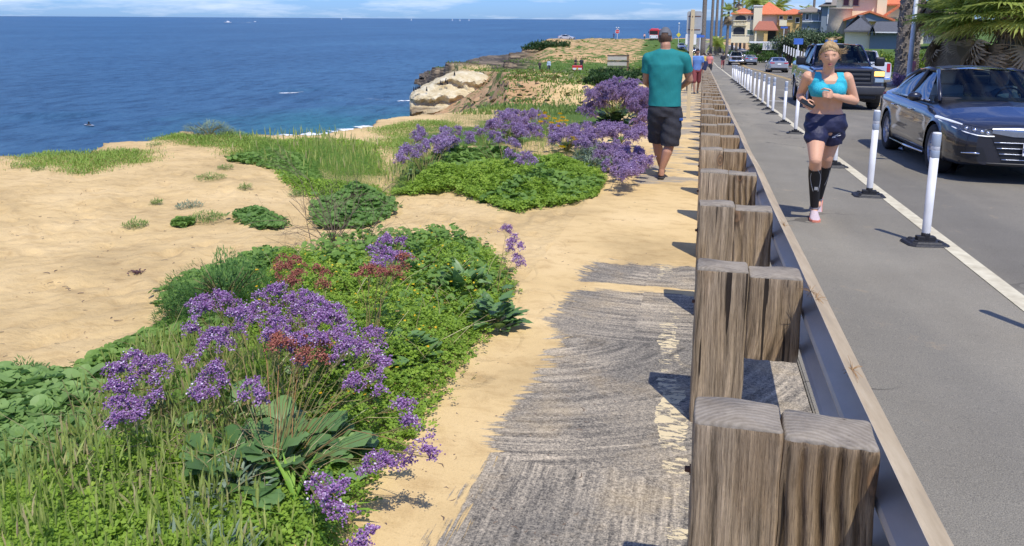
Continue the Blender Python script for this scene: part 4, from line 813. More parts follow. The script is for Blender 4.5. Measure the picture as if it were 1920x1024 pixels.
# scattered twigs and pebbles
g = MB()
for k in range(420):
    px, py = RG.uniform(0, 1220), RG.uniform(300, 1020); p = W(px, py); 
    if p[0] > -.3: continue
    a = RG.random()*6.28; ln = RG.uniform(.01, .05); r = RG.uniform(.0012, .003); g.add(*tubeg([p+(0, 0, .003), p+(cos(a)*ln*.5, sin(a)*ln*.5, .006), p+(cos(a+.4)*ln, sin(a+.4)*ln, .003)], [r, r, r*.5], 4), 0, RG.random())
tag(g.build('twig_litter', twigm), kind='stuff')
g = MB(); n = 2600; x = RG.uniform(-9, -.1, n); y = RG.uniform(1.5, 16, n); inst(g, boxg((0, 0, 0), (1, 1, .7), bev=.25), np.stack((x, y, H(x, y)+.002), -1), RG.normal(0, .5, n), RG.uniform(0, 6, n), RG.uniform(.003, .009, n))
tag(g.build('pebbles', M('pebble', (.42, .30, .17), .95, var=.3)), kind='stuff')
# far ground cover on the terrace and slopes
def far_tufts(name, cond, n, rng, hgt, mat, wd, T=T_blade):
    R = np.exp(RG.uniform(np.log(rng[0]), np.log(rng[1]), n)); A = np.radians(RG.uniform(-42, 0, n)); x, y = R*np.sin(A), R*np.cos(A); k = cond(x, y); x, y = x[k], y[k]; m = len(x); h = hgt*RG.uniform(.4, 1.2, m)*(.6+R[k]/rng[1])
    g = MB(); inst(g, T, np.stack((x, y, H(x, y)-.02), -1), RG.normal(0, .5, m), RG.uniform(0, 6.3, m), np.stack((wd*(.5+R[k]/rng[1])*np.ones(m), h, h), -1), np.clip(RG.beta(2, 2.5, m)+.2*wob(x, y, .4), 0, 1)); tag(g.build(name, mat), kind='stuff')
dn_ = lambda x, y, s, t: wob(x, y, s)+RG.normal(0, .25, x.shape) > t
far_tufts('terrace_grass', lambda x, y: (y > 38) & (x < -4) & (coastd(x, y) > -.5) & dn_(x, y, .35, -.9) & ((y-.25*x) < 146), 60000, (38, 140), .20, ML('terrace_grass_blade', (.08, .16, .02), (.20, .31, .05), (.36, .40, .12), .3), 1.6)
far_tufts('terrace_grass', lambda x, y: (x < -1.3) & (coastd(x, y) > .3) & dn_(x, y, .9, -.6), 22000, (20, 40), .15, MC['mixed_grass'], .9)
far_tufts('coastal_scrub', lambda x, y: (x < -2.5) & (coastd(x, y) > -3.5) & dn_(x, y, .55, .0), 16000, (26, 90), .42, ML('scrub_leaf', (.08, .12, .03), (.20, .22, .08), (.36, .28, .15), .2), .34, leafT(.9))
far_tufts('terrace_grass', lambda x, y: (x < -3) & (coastd(x, y) > 1) & ((y-.25*x) > 140) & dn_(x, y, .12, .15), 9000, (135, 250), .34, MC['terrace_grass_blade'], .9, leafT(.8))
for k, (px, py, r, h, n) in enumerate([(1125, 158, .9, .55, 1500), (1160, 150, 1.1, .5, 1500), (1190, 146, .9, .5, 1100), (1140, 140, 1.4, .45, 1300), (1012, 95, 4, 1.4, 900), (1030, 88, 4.5, 1.3, 900), (905, 152, 1.5, .5, 700)]):
    leafy_thing('low_bush', W(px, py), n, T_leaf, darkl, (.10, .2) if k < 4 else (.4, .7), r, h, ['dark low bush just above the tall purple bush, left one', 'dark low bush just above the tall purple bush, middle one', 'dark low bush just above the tall purple bush, right one', 'flat dark bush in front of the slatted board', 'green bush on the far cliff top, left one', 'green bush on the far cliff top, right one', 'bush at the seaward tip of the grass terrace above the pale rock'][k], 'bush', (0, 1.5), 6, None, .6, 3)
# ------------------------------------------------------------ people
def PDY(px, py, y):
    d = f_*FPX+r_*(px-CX)-u_*(py-CY); return CAM+d*(y/d[1])
def ringloft(rings, n=28, ex=2.3, cap=True):
    """rings: (centre, half width, half depth, yaw) -> closed body of soft rectangular sections"""
    V = []; F = []; m = len(rings)
    for (c, w, d, *yw) in rings:
        yw = yw[0] if yw else 0; c = np.array(c)
        for a in np.linspace(0, 2*pi, n, endpoint=False):
            ca, sa = cos(a), sin(a); x = w*abs(ca)**(2/ex)*(1 if ca > 0 else -1); y = d*abs(sa)**(2/ex)*(1 if sa > 0 else -1)
            V.append(c+np.array((x*cos(yw)-y*sin(yw), x*sin(yw)+y*cos(yw), 0)))
    for i in range(m-1):
        for j in range(n): k = (j+1) % n; F.append((i*n+j, i*n+k, (i+1)*n+k, (i+1)*n+j))
    if cap: F.append(tuple(range(n-1, -1, -1))); F.append(tuple((m-1)*n+j for j in range(n)))
    return np.array(V), F
def capsule(pts, rad, n=12, ell=None):
    """limb through its joints with rounded ends and smooth taper"""
    P = [np.array(p, float) for p in pts]; R = list(rad)
    d0 = (P[0]-P[1])/np.linalg.norm(P[0]-P[1]); d1 = (P[-1]-P[-2])/np.linalg.norm(P[-1]-P[-2]); Q = []; S = []
    for k in (1, .8, .45): Q.append(P[0]+d0*R[0]*k); S.append(R[0]*sqrt(max(.02, 1-k*k)))
    for i in range(len(P)):
        Q.append(P[i]); S.append(R[i])
        if i < len(P)-1:
            L_ = np.linalg.norm(P[i+1]-P[i]); m = max(1, int(L_/max(.02, R[i])))
            for j in range(1, m): t = j/m; Q.append(P[i]*(1-t)+P[i+1]*t); S.append(R[i]*(1-t)+R[i+1]*t)
    for k in (.45, .8, 1): Q.append(P[-1]+d1*R[-1]*k); S.append(R[-1]*sqrt(max(.02, 1-k*k)))
    return tubeg(Q, S, n, True, ell)
def ball(c, r, n=14, m=9):
    r = np.broadcast_to(np.array(r, float), (3,)); V = []; F = []
    for i in range(m+1):
        t = pi*i/m
        for a in np.linspace(0, 2*pi, n, endpoint=False): V.append((max(.001, sin(t))*cos(a)*r[0], max(.001, sin(t))*sin(a)*r[1], cos(t)*r[2]))
    for i in range(m):
        for j in range(n): k = (j+1) % n; F.append((i*n+j, (i+1)*n+j, (i+1)*n+k, i*n+k))
    return np.array(V)+np.array(c), F
def fuse(shapes, voxel, smooth=4, fac=.5):
    """overlapping solids -> one continuous skin"""
    mb = MB()
    for V, F in shapes: mb.add(V, F)
    o = mb.build('tmp', []); r = o.modifiers.new('r', 'REMESH'); r.mode = 'VOXEL'; r.voxel_size = voxel; r.use_smooth_shade = True
    s = o.modifiers.new('s', 'SMOOTH'); s.factor = fac; s.iterations = smooth
    dg = bpy.context.evaluated_depsgraph_get(); me = bpy.data.meshes.new_from_object(o.evaluated_get(dg)); bpy.data.objects.remove(o)
    n = len(me.vertices); V = np.zeros(n*3); me.vertices.foreach_get('co', V); V = V.reshape(-1, 3); nl = len(me.loops); lv = np.zeros(nl, int); me.loops.foreach_get('vertex_index', lv)
    F = lv.reshape(-1, 4); Nn = np.zeros(n*3); me.vertices.foreach_get('normal', Nn); bpy.data.meshes.remove(me)
    return V, F, Nn.reshape(-1, 3)
def head_geo(c, R, s=1, female=False, nu=44, nv=32):
    V = []; F = []
    for i in range(nv+1):
        t = pi*i/nv
        for j in range(nu):
            a = 2*pi*j/nu; x, y, z = sin(t)*sin(a), -sin(t)*cos(a), cos(t)      # y<0 is the face
            X, Y, Z = x*.075, y*.096, z*.118
            if z < .1: k = (.1-z)/1.1; X *= 1-.42*k**1.6; Y = Y*(1-.30*k**1.5) if y < 0 else Y*(1-.62*k**1.3)
            if y < 0:
                g = lambda cx, cz, sx, sz: exp(-((X-cx)/sx)**2-((Z-cz)/sz)**2)
                Y -= .020*g(0, -.022, .011, .020)+.010*g(0, .002, .008, .022)-.010*g(.032, .012, .016, .011)-.010*g(-.032, .012, .016, .011)+.004*g(0, .036, .05, .010)
                Y -= .007*g(0, -.060, .019, .009)+.009*g(0, -.092, .02, .016)-.003*g(0, -.076, .02, .005)
            V.append((X, Y, Z))
    for i in range(nv):
        for j in range(nu): k = (j+1) % nu; F.append((i*nu+j, (i+1)*nu+j, (i+1)*nu+k, i*nu+k))
    V = np.array(V)
    for sx in (-1, 1):
        E, G_ = ball((sx*.076, .006, -.004), (.009, .018, .031), 8, 6); F += [tuple(q+len(V) for q in f) for f in G_]; V = np.concatenate([V, E])
    return (V*s)@np.array(R).T+np.array(c), F
def hand_geo(wr, d, nrm, side, curl=1.0, s=1.0):
    """palm, four unequal fingers and a thumb leaving the side of the palm; nrm = back of hand, side = towards thumb"""
    d = d/np.linalg.norm(d); nrm = nrm-d*(nrm@d); nrm /= np.linalg.norm(nrm); b = np.cross(d, nrm); b = b*(1 if b@side > 0 else -1); out = []
    pal = wr+d*.045*s
    Rm = np.stack((b, d, nrm), 1); V, F = ball((0, 0, 0), (.040*s, .050*s, .017*s)); out.append((V@Rm.T+pal, F))
    for k, (o, ln) in enumerate(((.028, .9), (.010, 1.0), (-.009, .93), (-.026, .74))):
        p = wr+d*.082*s+b*o*s; P = [p]; a = .25*curl; L3 = (.040*ln*s, .025*ln*s, .020*ln*s)
        for l in L3: a += .62*curl; P.append(P[-1]+(d*cos(a)-nrm*sin(a))*l)
        out.append(capsule([p-d*.02]+P, [.0095*s, .0092*s, .0086*s, .008*s, .007*s], 8))
    p = wr+d*.025*s+b*.030*s; P = [p, p+(b*.7+d*.7-nrm*.2)*.032*s, p+(b*.55+d*1.1-nrm*.75*curl)*.052*s, p+(b*.25+d*.85-nrm*1.1*curl)*.060*s]; out.append(capsule(P, [.012*s, .010*s, .0095*s, .0078*s], 8))
    return out
def rotz3(yaw, pitch=0, roll=0):
    return np.array(Matrix.Rotation(yaw, 3, 'Z')@Matrix.Rotation(pitch, 3, 'X')@Matrix.Rotation(roll, 3, 'Y'))
def skinmat(name, col): 
    m = M(name, col, .52, var=.06, scale=9, spec=.4); b = m.node_tree.nodes['Principled BSDF']; b.inputs['Subsurface Weight'].default_value = .08; b.inputs['Subsurface Radius'].default_value = (.02, .008, .004); return m
def shoe_geo(ank, toe, s=1.0, h=.075):
    ank = np.array(ank); toe = np.array(toe); d = toe-ank; d[2] = min(d[2], 0)*1; L_ = np.linalg.norm(d[:2]); f = d/np.linalg.norm(d); sd = np.array((-f[1], f[0], 0)); sd /= np.linalg.norm(sd); up = np.cross(f, sd); up = up if up[2] > 0 else -up
    out = []; base = ank-up*h*s
    V = []; n = 14; prof = [(-.062, .020, .03, .055), (-.055, .030, .02, .085), (-.02, .034, .012, .10), (.03, .033, .012, .085), (.08, .038, .012, .062), (.13, .043, .012, .045), (.17, .040, .014, .036), (.197, .022, .02, .024)]
    for (t, w, z0, z1) in prof:
        for a in np.linspace(0, 2*pi, n, endpoint=False): V.append(base+f*t*s+sd*cos(a)*w*s+up*((z0+z1)/2+(z1-z0)/2*sin(a))*s)
    F = [(i*n+j, i*n+(j+1) % n, (i+1)*n+(j+1) % n, (i+1)*n+j) for i in range(len(prof)-1) for j in range(n)]+[tuple(range(n-1, -1, -1)), tuple((len(prof)-1)*n+j for j in range(n))]
    up_ = (np.array(V), F); V = []
    for (t, w, z0, z1) in prof:
        for (a, z) in ((-1.08, .0), (1.08, .0), (1.12, .022), (-1.12, .022)): V.append(base+f*(t*1.04)*s+sd*a*w*s+up*z*s)
    F = [(i*4+j, i*4+(j+1) % 4, (i+1)*4+(j+1) % 4, (i+1)*4+j) for i in range(len(prof)-1) for j in range(4)]+[(3, 2, 1, 0), tuple((len(prof)-1)*4+j for j in range(4))]
    return up_, (np.array(V), F)
def newperson(name_loc, label, group=None): return empty('person', name_loc, 0, label, 'person', group)
def pchild(V, F, name, mat, root, smooth=True): return MB().add(V-np.array(root.location), F).build(name, mat, root, smooth)
def shells(V, F, Nn, keep, off):
    k = keep[F].all(1); F2 = F[k]; u, inv = np.unique(F2, return_inverse=True); return (V+Nn*off)[u], inv.reshape(F2.shape)
def inpolyxz(P, V): return inpoly(np.array(P), V[:, 0], V[:, 2])

# --- the running woman
G0 = float(zroad(8.0))+.008
root = newperson((1.12, 8.0, G0), 'young woman in a turquoise sports top and navy shorts running along the bike lane'); sk = skinmat('fair_skin', (.70, .385, .235))
j = lambda px, py, y: PDY(px, py, y)
pel, wai, rib, chs, nkb, nkt, hdc = j(1548, 226, 7.93), j(1551, 203, 7.91), j(1552, 183, 7.88), j(1552, 160, 7.85), j(1553, 137, 7.85), j(1554, 124, 7.80), j(1556, 105, 7.76)
sR, sL = j(1515, 144, 7.86), j(1588, 146, 7.84); eR, eL = j(1500, 180, 8.02), j(1603, 189, 7.90); wR, wL = j(1508, 192, 7.80), j(1562, 180, 7.66)
hR, hL = j(1531, 232, 7.92), j(1564, 232, 7.96); kR, kL = j(1529, 300, 7.70), j(1551, 296, 8.0); aR = np.array((1.125, 7.99, G0+.10)); aL = j(1534, 374, 8.36)
torso = [ringloft([(pel-(0, 0, .13), .10, .09), (pel-(0, 0, .06), .165, .115), (pel, .175, .115), (pel+(0, 0, .05), .165, .105), (wai, .124, .088), (wai*.5+rib*.5, .129, .09), (rib, .142, .10), (chs-(0, 0, .02), .165, .108), (chs+(0, 0, .05), .165, .10), (nkb-(0, 0, .03), .13, .075), (nkb+(0, 0, .0), .075, .055)], 30),
         capsule([nkb-(0, 0, .03), nkt, hdc-(0, -.015, .03)], [.056, .049, .05]), capsule([nkb-(0, .0, .045), sR+(.02, 0, .0)], [.05, .044]), capsule([nkb-(0, 0, .045), sL-(.02, 0, .0)], [.05, .044]),
         ball(chs+(-.072, -.085, -.035), (.072, .058, .062)), ball(chs+(.072, -.085, -.035), (.072, .058, .062)), ball(pel+(-.07, .07, -.05), (.09, .08, .09)), ball(pel+(.07, .07, -.05), (.09, .08, .09))]
legs = [capsule([hR, hR*.5+kR*.5, kR], [.098, .084, .056], 18), capsule([kR, kR*.66+aR*.34+(0, .025, 0), aR], [.055, .054, .033], 16), capsule([hL, hL*.5+kL*.5, kL], [.098, .082, .055], 18), capsule([kL, kL*.66+aL*.34+(0, .022, 0), aL], [.054, .053, .033], 16),
        capsule([aR, aR+(0, -.03, -.03)], [.033, .03]), capsule([aL, aL+(0, -.03, -.05)], [.033, .03])]
Rh = rotz3(radians(-6), radians(8), radians(-4))
arms = [capsule([sR, sR*.5+eR*.5, eR], [.054, .046, .037], 14), capsule([eR, eR*.7+wR*.3, wR], [.038, .039, .025], 14), capsule([sL, sL*.5+eL*.5, eL], [.054, .047, .038], 14), capsule([eL, eL*.7+wL*.3, wL], [.039, .04, .025], 14), ball(sR-(0, 0, .008), .050), ball(sL-(0, 0, .008), .050)]
hs_ = hand_geo(wR, wR-eR+np.array((.03, 0, 0)), np.array((-.6, 0, .4)), np.array((.1, -.4, 1)), .85, .92)+hand_geo(wL, wL-eL, np.array((.1, -.9, .1)), np.array((0, 0, 1)), 1.35, .92)
V, F, Nn = fuse(torso+legs+arms+hs_+[head_geo(hdc, Rh, 1.04)], .0052, 4, .5)
sx_ = V[:, 0]-wai[0]; sz_ = V[:, 2]-wai[2]; fr_ = (V[:, 1] < wai[1]-.03) & (np.abs(sz_) < .2) & (np.abs(sx_) < .13); dy_ = .006*np.exp(-(sx_/.008)**2)*sst(-.02, .02, sz_)+.010*np.exp(-(sx_/.009)**2-((sz_+.012)/.008)**2)+.006*np.exp(-((np.abs(sx_)-.075)/.016)**2)*sst(-.06, 0, sz_)-.005*np.exp(-((np.abs(sx_)-.04)/.022)**2)*np.sin(sz_*70)
V[:, 1] += np.where(fr_, dy_, 0); pchild(V, F, 'body', sk, root)
tV, tF, tN = fuse(torso, .006, 5)
q = lambda px, py: (lambda p: (p[0], p[2]))(PDY(px, py, 7.8))
bra = [q(*p) for p in [(1500, 174), (1519, 160), (1527, 146), (1530, 118), (1540, 118), (1541, 147), (1548, 156), (1563, 156), (1569, 147), (1570, 118), (1581, 118), (1584, 146), (1589, 158), (1605, 172), (1600, 181), (1556, 183), (1505, 181)]]
# racer back: same outline, closed higher behind
kb = inpolyxz(bra, tV); V, F = shells(tV, tF, tN, kb, .006)
cy = bpy.data.materials.new('turquoise_knit'); cy.use_nodes = True; nt = cy.node_tree; b = nt.nodes['Principled BSDF']; b.inputs['Roughness'].default_value = .8
tcn = N(nt, 'TexCoord').outputs['Object']; L(nt, ramp(nt, noise(nt, tcn, 120, 3, .8), [(.3, (.01, .30, .40)), (.5, (.02, .42, .52)), (.7, (.10, .56, .64))]), b.inputs['Base Color'])
pchild(V, F, 'sports_top', cy, root)
navy = M('navy_cloth', (.012, .014, .05), .6, var=.35, scale=5, bump=.01, bscale=14)
hemR, hemL = hR*.60+kR*.40, hL*.62+kL*.38
V, F, _ = fuse([ringloft([(pel-(0, 0, .10), .17, .125), (pel-(0, 0, .05), .19, .135), (pel+(0, 0, .01), .188, .130), (pel+(0, 0, .055), .172, .115), (pel+(0, 0, .072), .166, .108)], 30), ball(pel+(0, .07, -.05), (.17, .085, .09)),
                capsule([hR, hemR], [.110, .106], 18), capsule([hL+(0, -.012, 0), hemL+(0, -.012, 0)], [.118, .114], 18)], .0075, 3)
V = V[:, :]+np.stack([.006*np.sin(V[:, 2]*60+V[:, 0]*40), 0*V[:, 0], 0*V[:, 0]], -1)
k = (V[:, 2] > hemR[2]-.075+.012*np.sin(V[:, 0]*30)); F = F[k[F].all(1)]; u, inv = np.unique(F, return_inverse=True); pchild(V[u], inv.reshape(F.shape), 'shorts', navy, root)
white = M('white_print', (.8, .8, .8), .6); g = MB()
o_ = hemL*.55+hL*.45+np.array((.02, -.121, -.02))
for a, b_ in (((-.035, -.022), (.03, .02)), ((-.02, -.02), (.01, .006)), ((0, -.012), (.035, -.002)), ((-.04, -.03), (-.01, -.022))): g.add(*tubeg([o_+(a[0], 0, a[1]), o_+(b_[0], -.002, b_[1])], .003, 4))
pchild(np.concatenate(g.V), [tuple(r) for A, _m in g.F for r in A.tolist() if True] if False else [tuple(r) for A, _m in g.F for r in A.tolist()], 'logo_print', white, root, False)
g = MB(); o_ = hemR*.55+hR*.45+np.array((-.05, -.118, -.03)); g.add(*capsule([o_, o_+(.022, -.001, .004)], [.004, .004], 6)); pchild(np.concatenate(g.V), [tuple(r) for A, _m in g.F for r in A.tolist()], 'logo_print', white, root, False)
lV, lF, lN = fuse(legs, .0055, 4); blk = M('black_knit', (.012, .012, .014), .7)
def near(V, a, b): e = b-a; t = np.clip(((V-a)@e)/(e@e), 0, 1); return np.linalg.norm(V-a-t[:, None]*e, axis=1), ((V-a)@e)/(e@e)
grey = M('grey_print', (.45, .46, .48), .6)
for (kk, aa, oth) in ((kR, aR, kL), (kL, aL, kR)):
    d, t = near(lV, kk, aa); d2, t2 = near(lV, oth, aR if aa is aL else aL); V, F = shells(lV, lF, lN, (t > .16) & (t < .96) & (d < d2) & (d < .085), .0045); so_ = pchild(V, F, 'compression_sock', blk, root)
    g = MB(); e = aa-kk
    for sx in (-1, 1):
        P = []
        for t in (.18, .27, .36, .48, .62): w = {.18: .018, .27: .040, .36: .046, .48: .038, .62: .022}[t]; P.append(kk+e*t+np.array((sx*w, -.052+w*w*14-.004, 0)))
        g.add(*tubeg(P, .0026, 4))
    if aa is aR: c_ = kk+e*.56+np.array((.004, -.055, 0)); [g.add(*boxg(c_+np.array((dx, 0, 0)), (.006, .004, .030))) for dx in (-.010, 0, .010)]
    MB().add(np.concatenate(g.V)-np.array(root.location), [tuple(r) for A, _m in g.F for r in A.tolist()]).build('sock_stripe', grey, so_)
pk_ = M('pale_pink_mesh', (.55, .44, .46), .7, var=.12, scale=90); orng = M('coral_sole', (.75, .25, .16), .6)
for (aa, tt) in ((aR, aR+np.array((-.012, -.2, 0.0))), (aL, aL+np.array((-.02, -.09, -.13)))):
    a, b_ = shoe_geo(aa-np.array((0, 0, .0)), tt, 1.08, .088); so_ = pchild(a[0], a[1], 'shoe', pk_, root); MB().add(b_[0]-np.array(root.location), b_[1]).build('sole', orng, so_); d_f = (tt-aa)/np.linalg.norm(tt-aa)
    for q_l in (.035, .06, .085, .11): c_l = aa+d_f*q_l+np.array((0, 0, -.012-.30*q_l if aa is aR else 0.01)); MB().add(*tubeg([c_l+(-.024, 0, -.004)-np.array(root.location), c_l+(0, 0, .006)-np.array(root.location), c_l+(.024, 0, -.004)-np.array(root.location)], .0035, 5)).build('lace', white, so_)
    MB().add(*tubeg([aa+np.array((.040*cos(t_l), .045*sin(t_l), .004))-np.array(root.location) for t_l in np.linspace(0, 6.28, 14)], .008, 6)).build('collar', M('grey_collar', (.22, .20, .22), .8), so_)
def faceparts(c, R, root, brow, lip, s=1.0, open_=False):
    R = np.array(R); T = lambda p: np.array(c)+R@(np.array(p)*s)
    for sx in (-1, 1):
        V, F = ball((0, 0, 0), (.0145*s, .009*s, .0062*s), 10, 6); e = pchild(V@R.T+T((sx*.031, -.0745, .0115)), F, 'eye', M('eye_dark', (.06, .045, .05), .3), root)
        pchild(*tubeg([T((sx*.014, -.088, .025)), T((sx*.030, -.086, .031)), T((sx*.047, -.074, .026))], [.004*s, .005*s, .003*s], 6), 'eyebrow', brow, root)
    pchild(*tubeg([T((-.022, -.083, -.060)), T((-.008, -.0905, -.055)), T((0, -.0905, -.056)), T((.008, -.0905, -.055)), T((.022, -.083, -.060))], [.001*s, .0035*s, .0035*s, .0035*s, .001*s], 6), 'lip', lip, root)
    pchild(*tubeg([T((-.020, -.083, -.061)), T((-.008, -.089, -.069)), T((.008, -.089, -.069)), T((.020, -.083, -.061))], [.001*s, .0042*s, .0042*s, .001*s], 6), 'lip', lip, root)
    if open_: V, F = ball((0, 0, 0), (.013*s, .004*s, .0035*s), 8, 5); pchild(V@R.T+T((0, -.0875, -.0625)), F, 'mouth', M('mouth_dark', (.05, .015, .015), .5), root)
blond = M('blond_hair', (.26, .16, .065), .6, var=.3, scale=70, stretch=(1, 1, .3), col2=(.58, .41, .20)); 
faceparts(hdc, Rh, root, M('light_brow', (.25, .15, .07), .8), M('lip_pink', (.50, .17, .15), .45), 1.0, True)
# hair drawn back to a top knot
hV, hF = head_geo((0, 0, 0), np.eye(3), 1.0, nu=60, nv=44); hF = np.array([f for f in hF[:60*44]]); line = .050+.012*np.cos(hV[:, 0]*50)
keep = ((hV[:, 2] > line+.9*np.maximum(0, -.060-hV[:, 1])*0+np.where(hV[:, 1] > -.045, -.20*(hV[:, 1]+.045)*4, 0)+.0) & (hV[:, 2] > -.075+0*line)); k = keep[hF].all(1); hF = hF[k]; u, inv = np.unique(hF, return_inverse=True)
P_ = hV[u]*np.array((1.095, 1.10, 1.09))+np.stack([.0022*np.sin(np.arctan2(hV[u][:, 0], hV[u][:, 2])*38)*np.ones(len(u)), 0*u, 0*u], -1); pchild(P_@Rh.T+hdc, inv.reshape(hF.shape), 'hair', blond, root)
hb = MB()
def hdir(a, el): return np.array((cos(el)*sin(a)*.081, -cos(el)*cos(a)*.103, sin(el)*.127))
for i in range(230):
    a = RG.uniform(-1.9, 1.9); e0 = radians(47)-abs(a)**1.3*.36+RG.normal(0, .05); p0 = hdir(a, e0); p1 = np.array((.012, .045, .118)); P = []
    for t in np.linspace(0, 1, 7): v_ = p0*(1-t)+p1*t; nrm_ = np.linalg.norm(v_/np.array((.081, .103, .127))); P.append(hdc+Rh@(v_/nrm_*(1.02+.05*RG.random()*sin(pi*t)+.012)))
    hb.add(*tubeg(P, [.0022, .003, .003, .003, .0026, .002, .0015], 4), 0, RG.random())
for i in range(34):
    s_ = RG.choice([-1, 1]); p = hdc+Rh@np.array((s_*.078, RG.uniform(-.05, .0), RG.uniform(-.01, .07))); hb.add(*tubeg([p, p+Rh@np.array((s_*.012, .0, -.02)), p+Rh@np.array((s_*RG.uniform(.005, .03), .01, -.05))], [.0014, .0012, .0005], 3))
T = lambda p: hdc+Rh@np.array(p)
hb.add(*ball(T((.012, .045, .132)), (.036, .034, .024)));
for i in range(40):
    a = RG.random()*6.28; p = T((.012+.03*cos(a), .045+.03*sin(a), .125+.015*RG.random())); hb.add(*tubeg([p, p+Rh@np.array((.02*cos(a)+.01, .01, .02)), p+Rh@np.array((.045*cos(a)+.02, .015, .01+.02*RG.random()))], [.002, .0015, .0006], 3))
for i in range(26): p = T((.066+.006*RG.random(), RG.uniform(-.04, .03), .07-.05*RG.random())); hb.add(*tubeg([p, p+Rh@np.array((.030+.02*RG.random(), .02, -.01)), p+Rh@np.array((.06+.03*RG.random(), .03, -.03+.05*RG.random()))], [.0022, .0016, .0006], 3))
pchild(np.concatenate(hb.V), [tuple(r) for A, _m in hb.F for r in A.tolist()], 'hair_bun', blond, root)
V = []; n = 48
for i in range(n):
    for jx in range(8):
        a, b_ = 2*pi*i/n, 2*pi*jx/8; R1 = .034+.004*sin(9*a); r2 = .014+.004*sin(11*a); V.append(T((.012+(R1+r2*cos(b_))*cos(a), .035+(R1+r2*cos(b_))*sin(a)+.01, .122+r2*sin(b_)+.004*sin(7*a))))
F = [(i*8+jx, ((i+1) % n)*8+jx, ((i+1) % n)*8+(jx+1) % 8, i*8+(jx+1) % 8) for i in range(n) for jx in range(8)]; pchild(np.array(V), F, 'scrunchie', M('blue_scrunchie', (.05, .14, .36), .7, var=.4, scale=30), root)
ph = wR+(wR-eR)/np.linalg.norm(wR-eR)*.07+np.array((.012, -.02, .012)); V, F = boxg((0, 0, 0), (.068, .009, .138), bev=.003); R_p = rotz3(.5, -1.0, -.7); o = MB().add(V@R_p.T, F).build('mobile_phone', M('phone_black', (.02, .02, .025), .2), None, loc=None); o.location = ph
tag(o, 'dark mobile phone held in the running woman\'s right hand', 'phone')

# --- the walking man, seen from behind
G0 = Hs(-.43, 10.0); root = newperson((-.43, 10.0, G0), 'man in a teal t-shirt, dark cargo shorts and grey cap walking away on the path'); sk2 = skinmat('tanned_skin', (.46, .24, .15))
yb = 10.05; j = lambda px, py, y=yb: PDY(px, py, y)
pel, wai, chs, nkb, nkt, hdc = j(1246, 200), j(1247, 175), j(1248, 128), j(1248, 94), j(1248, 84, 10.04), j(1247, 72, 10.07)
sL, sR = j(1216, 110), j(1283, 110); eL, eR = j(1211, 153, 10.12), j(1293, 150, 10.14); wL, wR = j(1224, 166, 10.34), j(1276, 164, 10.36)
hL, hR = j(1234, 212), j(1260, 212); kL, kR = j(1232, 268, 10.20), j(1256, 270, 10.02); aL, aR = np.array((-.45, 10.42, Hs(-.45, 10.4)+.10)), np.array((-.43, 9.99, G0+.14))
torso = [ringloft([(pel-(0, 0, .12), .12, .10), (pel, .175, .13), (wai, .165, .12), (chs-(0, 0, .08), .185, .13), (chs+(0, 0, .04), .20, .13), (nkb-(0, 0, .03), .15, .09), (nkb+(0, 0, .01), .085, .07)]), capsule([nkb-(0, 0, .03), nkt, hdc-(0, .01, .03)], [.068, .062, .06])]
legs = [capsule([hL, kL], [.095, .062], 16), capsule([kL, kL*.68+aL*.32-(0, .02, 0), aL], [.060, .062, .038], 16), capsule([hR, kR], [.095, .062], 16), capsule([kR, kR*.68+aR*.32-(0, .022, 0), aR], [.060, .063, .038], 16),
        capsule([aR, aR-(0, .02, .07), aR+(-.03, .16, -.11)], [.036, .036, .028]), capsule([aL, aL-(0, .03, .06), aL+(0, .15, -.075)], [.036, .036, .028])]
arms = [capsule([sL, eL], [.060, .044], 14), capsule([eL, wL], [.045, .029], 14), capsule([sR, eR], [.060, .046], 14), capsule([eR, wR], [.047, .030], 14), ball(sL, .07), ball(sR, .07)]
hs_ = hand_geo(wL, wL-eL, np.array((-.5, 0, .8)), np.array((1, 0, .3)), .8)+hand_geo(wR, wR-eR, np.array((.5, 0, .8)), np.array((-1, 0, .3)), .8)
Rh = rotz3(pi, radians(6), 0); V, F, Nn = fuse(torso+legs+arms+hs_+[head_geo(hdc, Rh, 1.03)], .006, 4); pchild(V, F, 'body', sk2, root)
teal = M('teal_cotton', (.008, .20, .195), .85, var=.12, scale=4, bump=.012, bscale=9, stretch=(1, 1, .6))
hem = j(1246, 197)
V, F, Nn = fuse([ringloft([(hem-(0, 0, .05), .205, .155), (hem+(0, 0, .05), .20, .15), (wai+(0, 0, .05), .195, .145), (chs-(0, 0, .05), .213, .152), (chs+(0, 0, .05), .222, .15), (nkb-(0, 0, .035), .165, .105), (nkb+(0, 0, .012), .085, .078)], 32), capsule([nkb-(0, 0, .03), sL], [.07, .074], 16), capsule([nkb-(0, 0, .03), sR], [.07, .074], 16), capsule([sL, sL*.42+eL*.58], [.080, .072], 18), capsule([sR, sR*.42+eR*.58], [.080, .072], 18)], .008, 12)
wr_ = np.sin(V[:, 2]*26+V[:, 0]*34+5*np.sin(V[:, 0]*9)+3*np.sin(V[:, 2]*6))*.5; wr_ = wr_*.5+wob(V[:, 0]*2, V[:, 2]*3, 4.0, 2)*1.4; V = V+Nn*(wr_*.0035)[:, None]
dA = np.minimum(near(V, sL, eL)[0], near(V, sR, eR)[0]); k = (V[:, 2] > hem[2]-.008) | (np.abs(V[:, 0]-hem[0]) > .24); F = F[k[F].all(1)]
tA = np.where(V[:, 0] < nkb[0], near(V, sL, eL)[1], near(V, sR, eR)[1]); k = ~((dA < .1) & (tA > .60) & (np.abs(V[:, 0]-nkb[0]) > .17)); F = F[k[F].all(1)]; u, inv = np.unique(F, return_inverse=True); pchild(V[u], inv.reshape(F.shape), 't_shirt', teal, root)
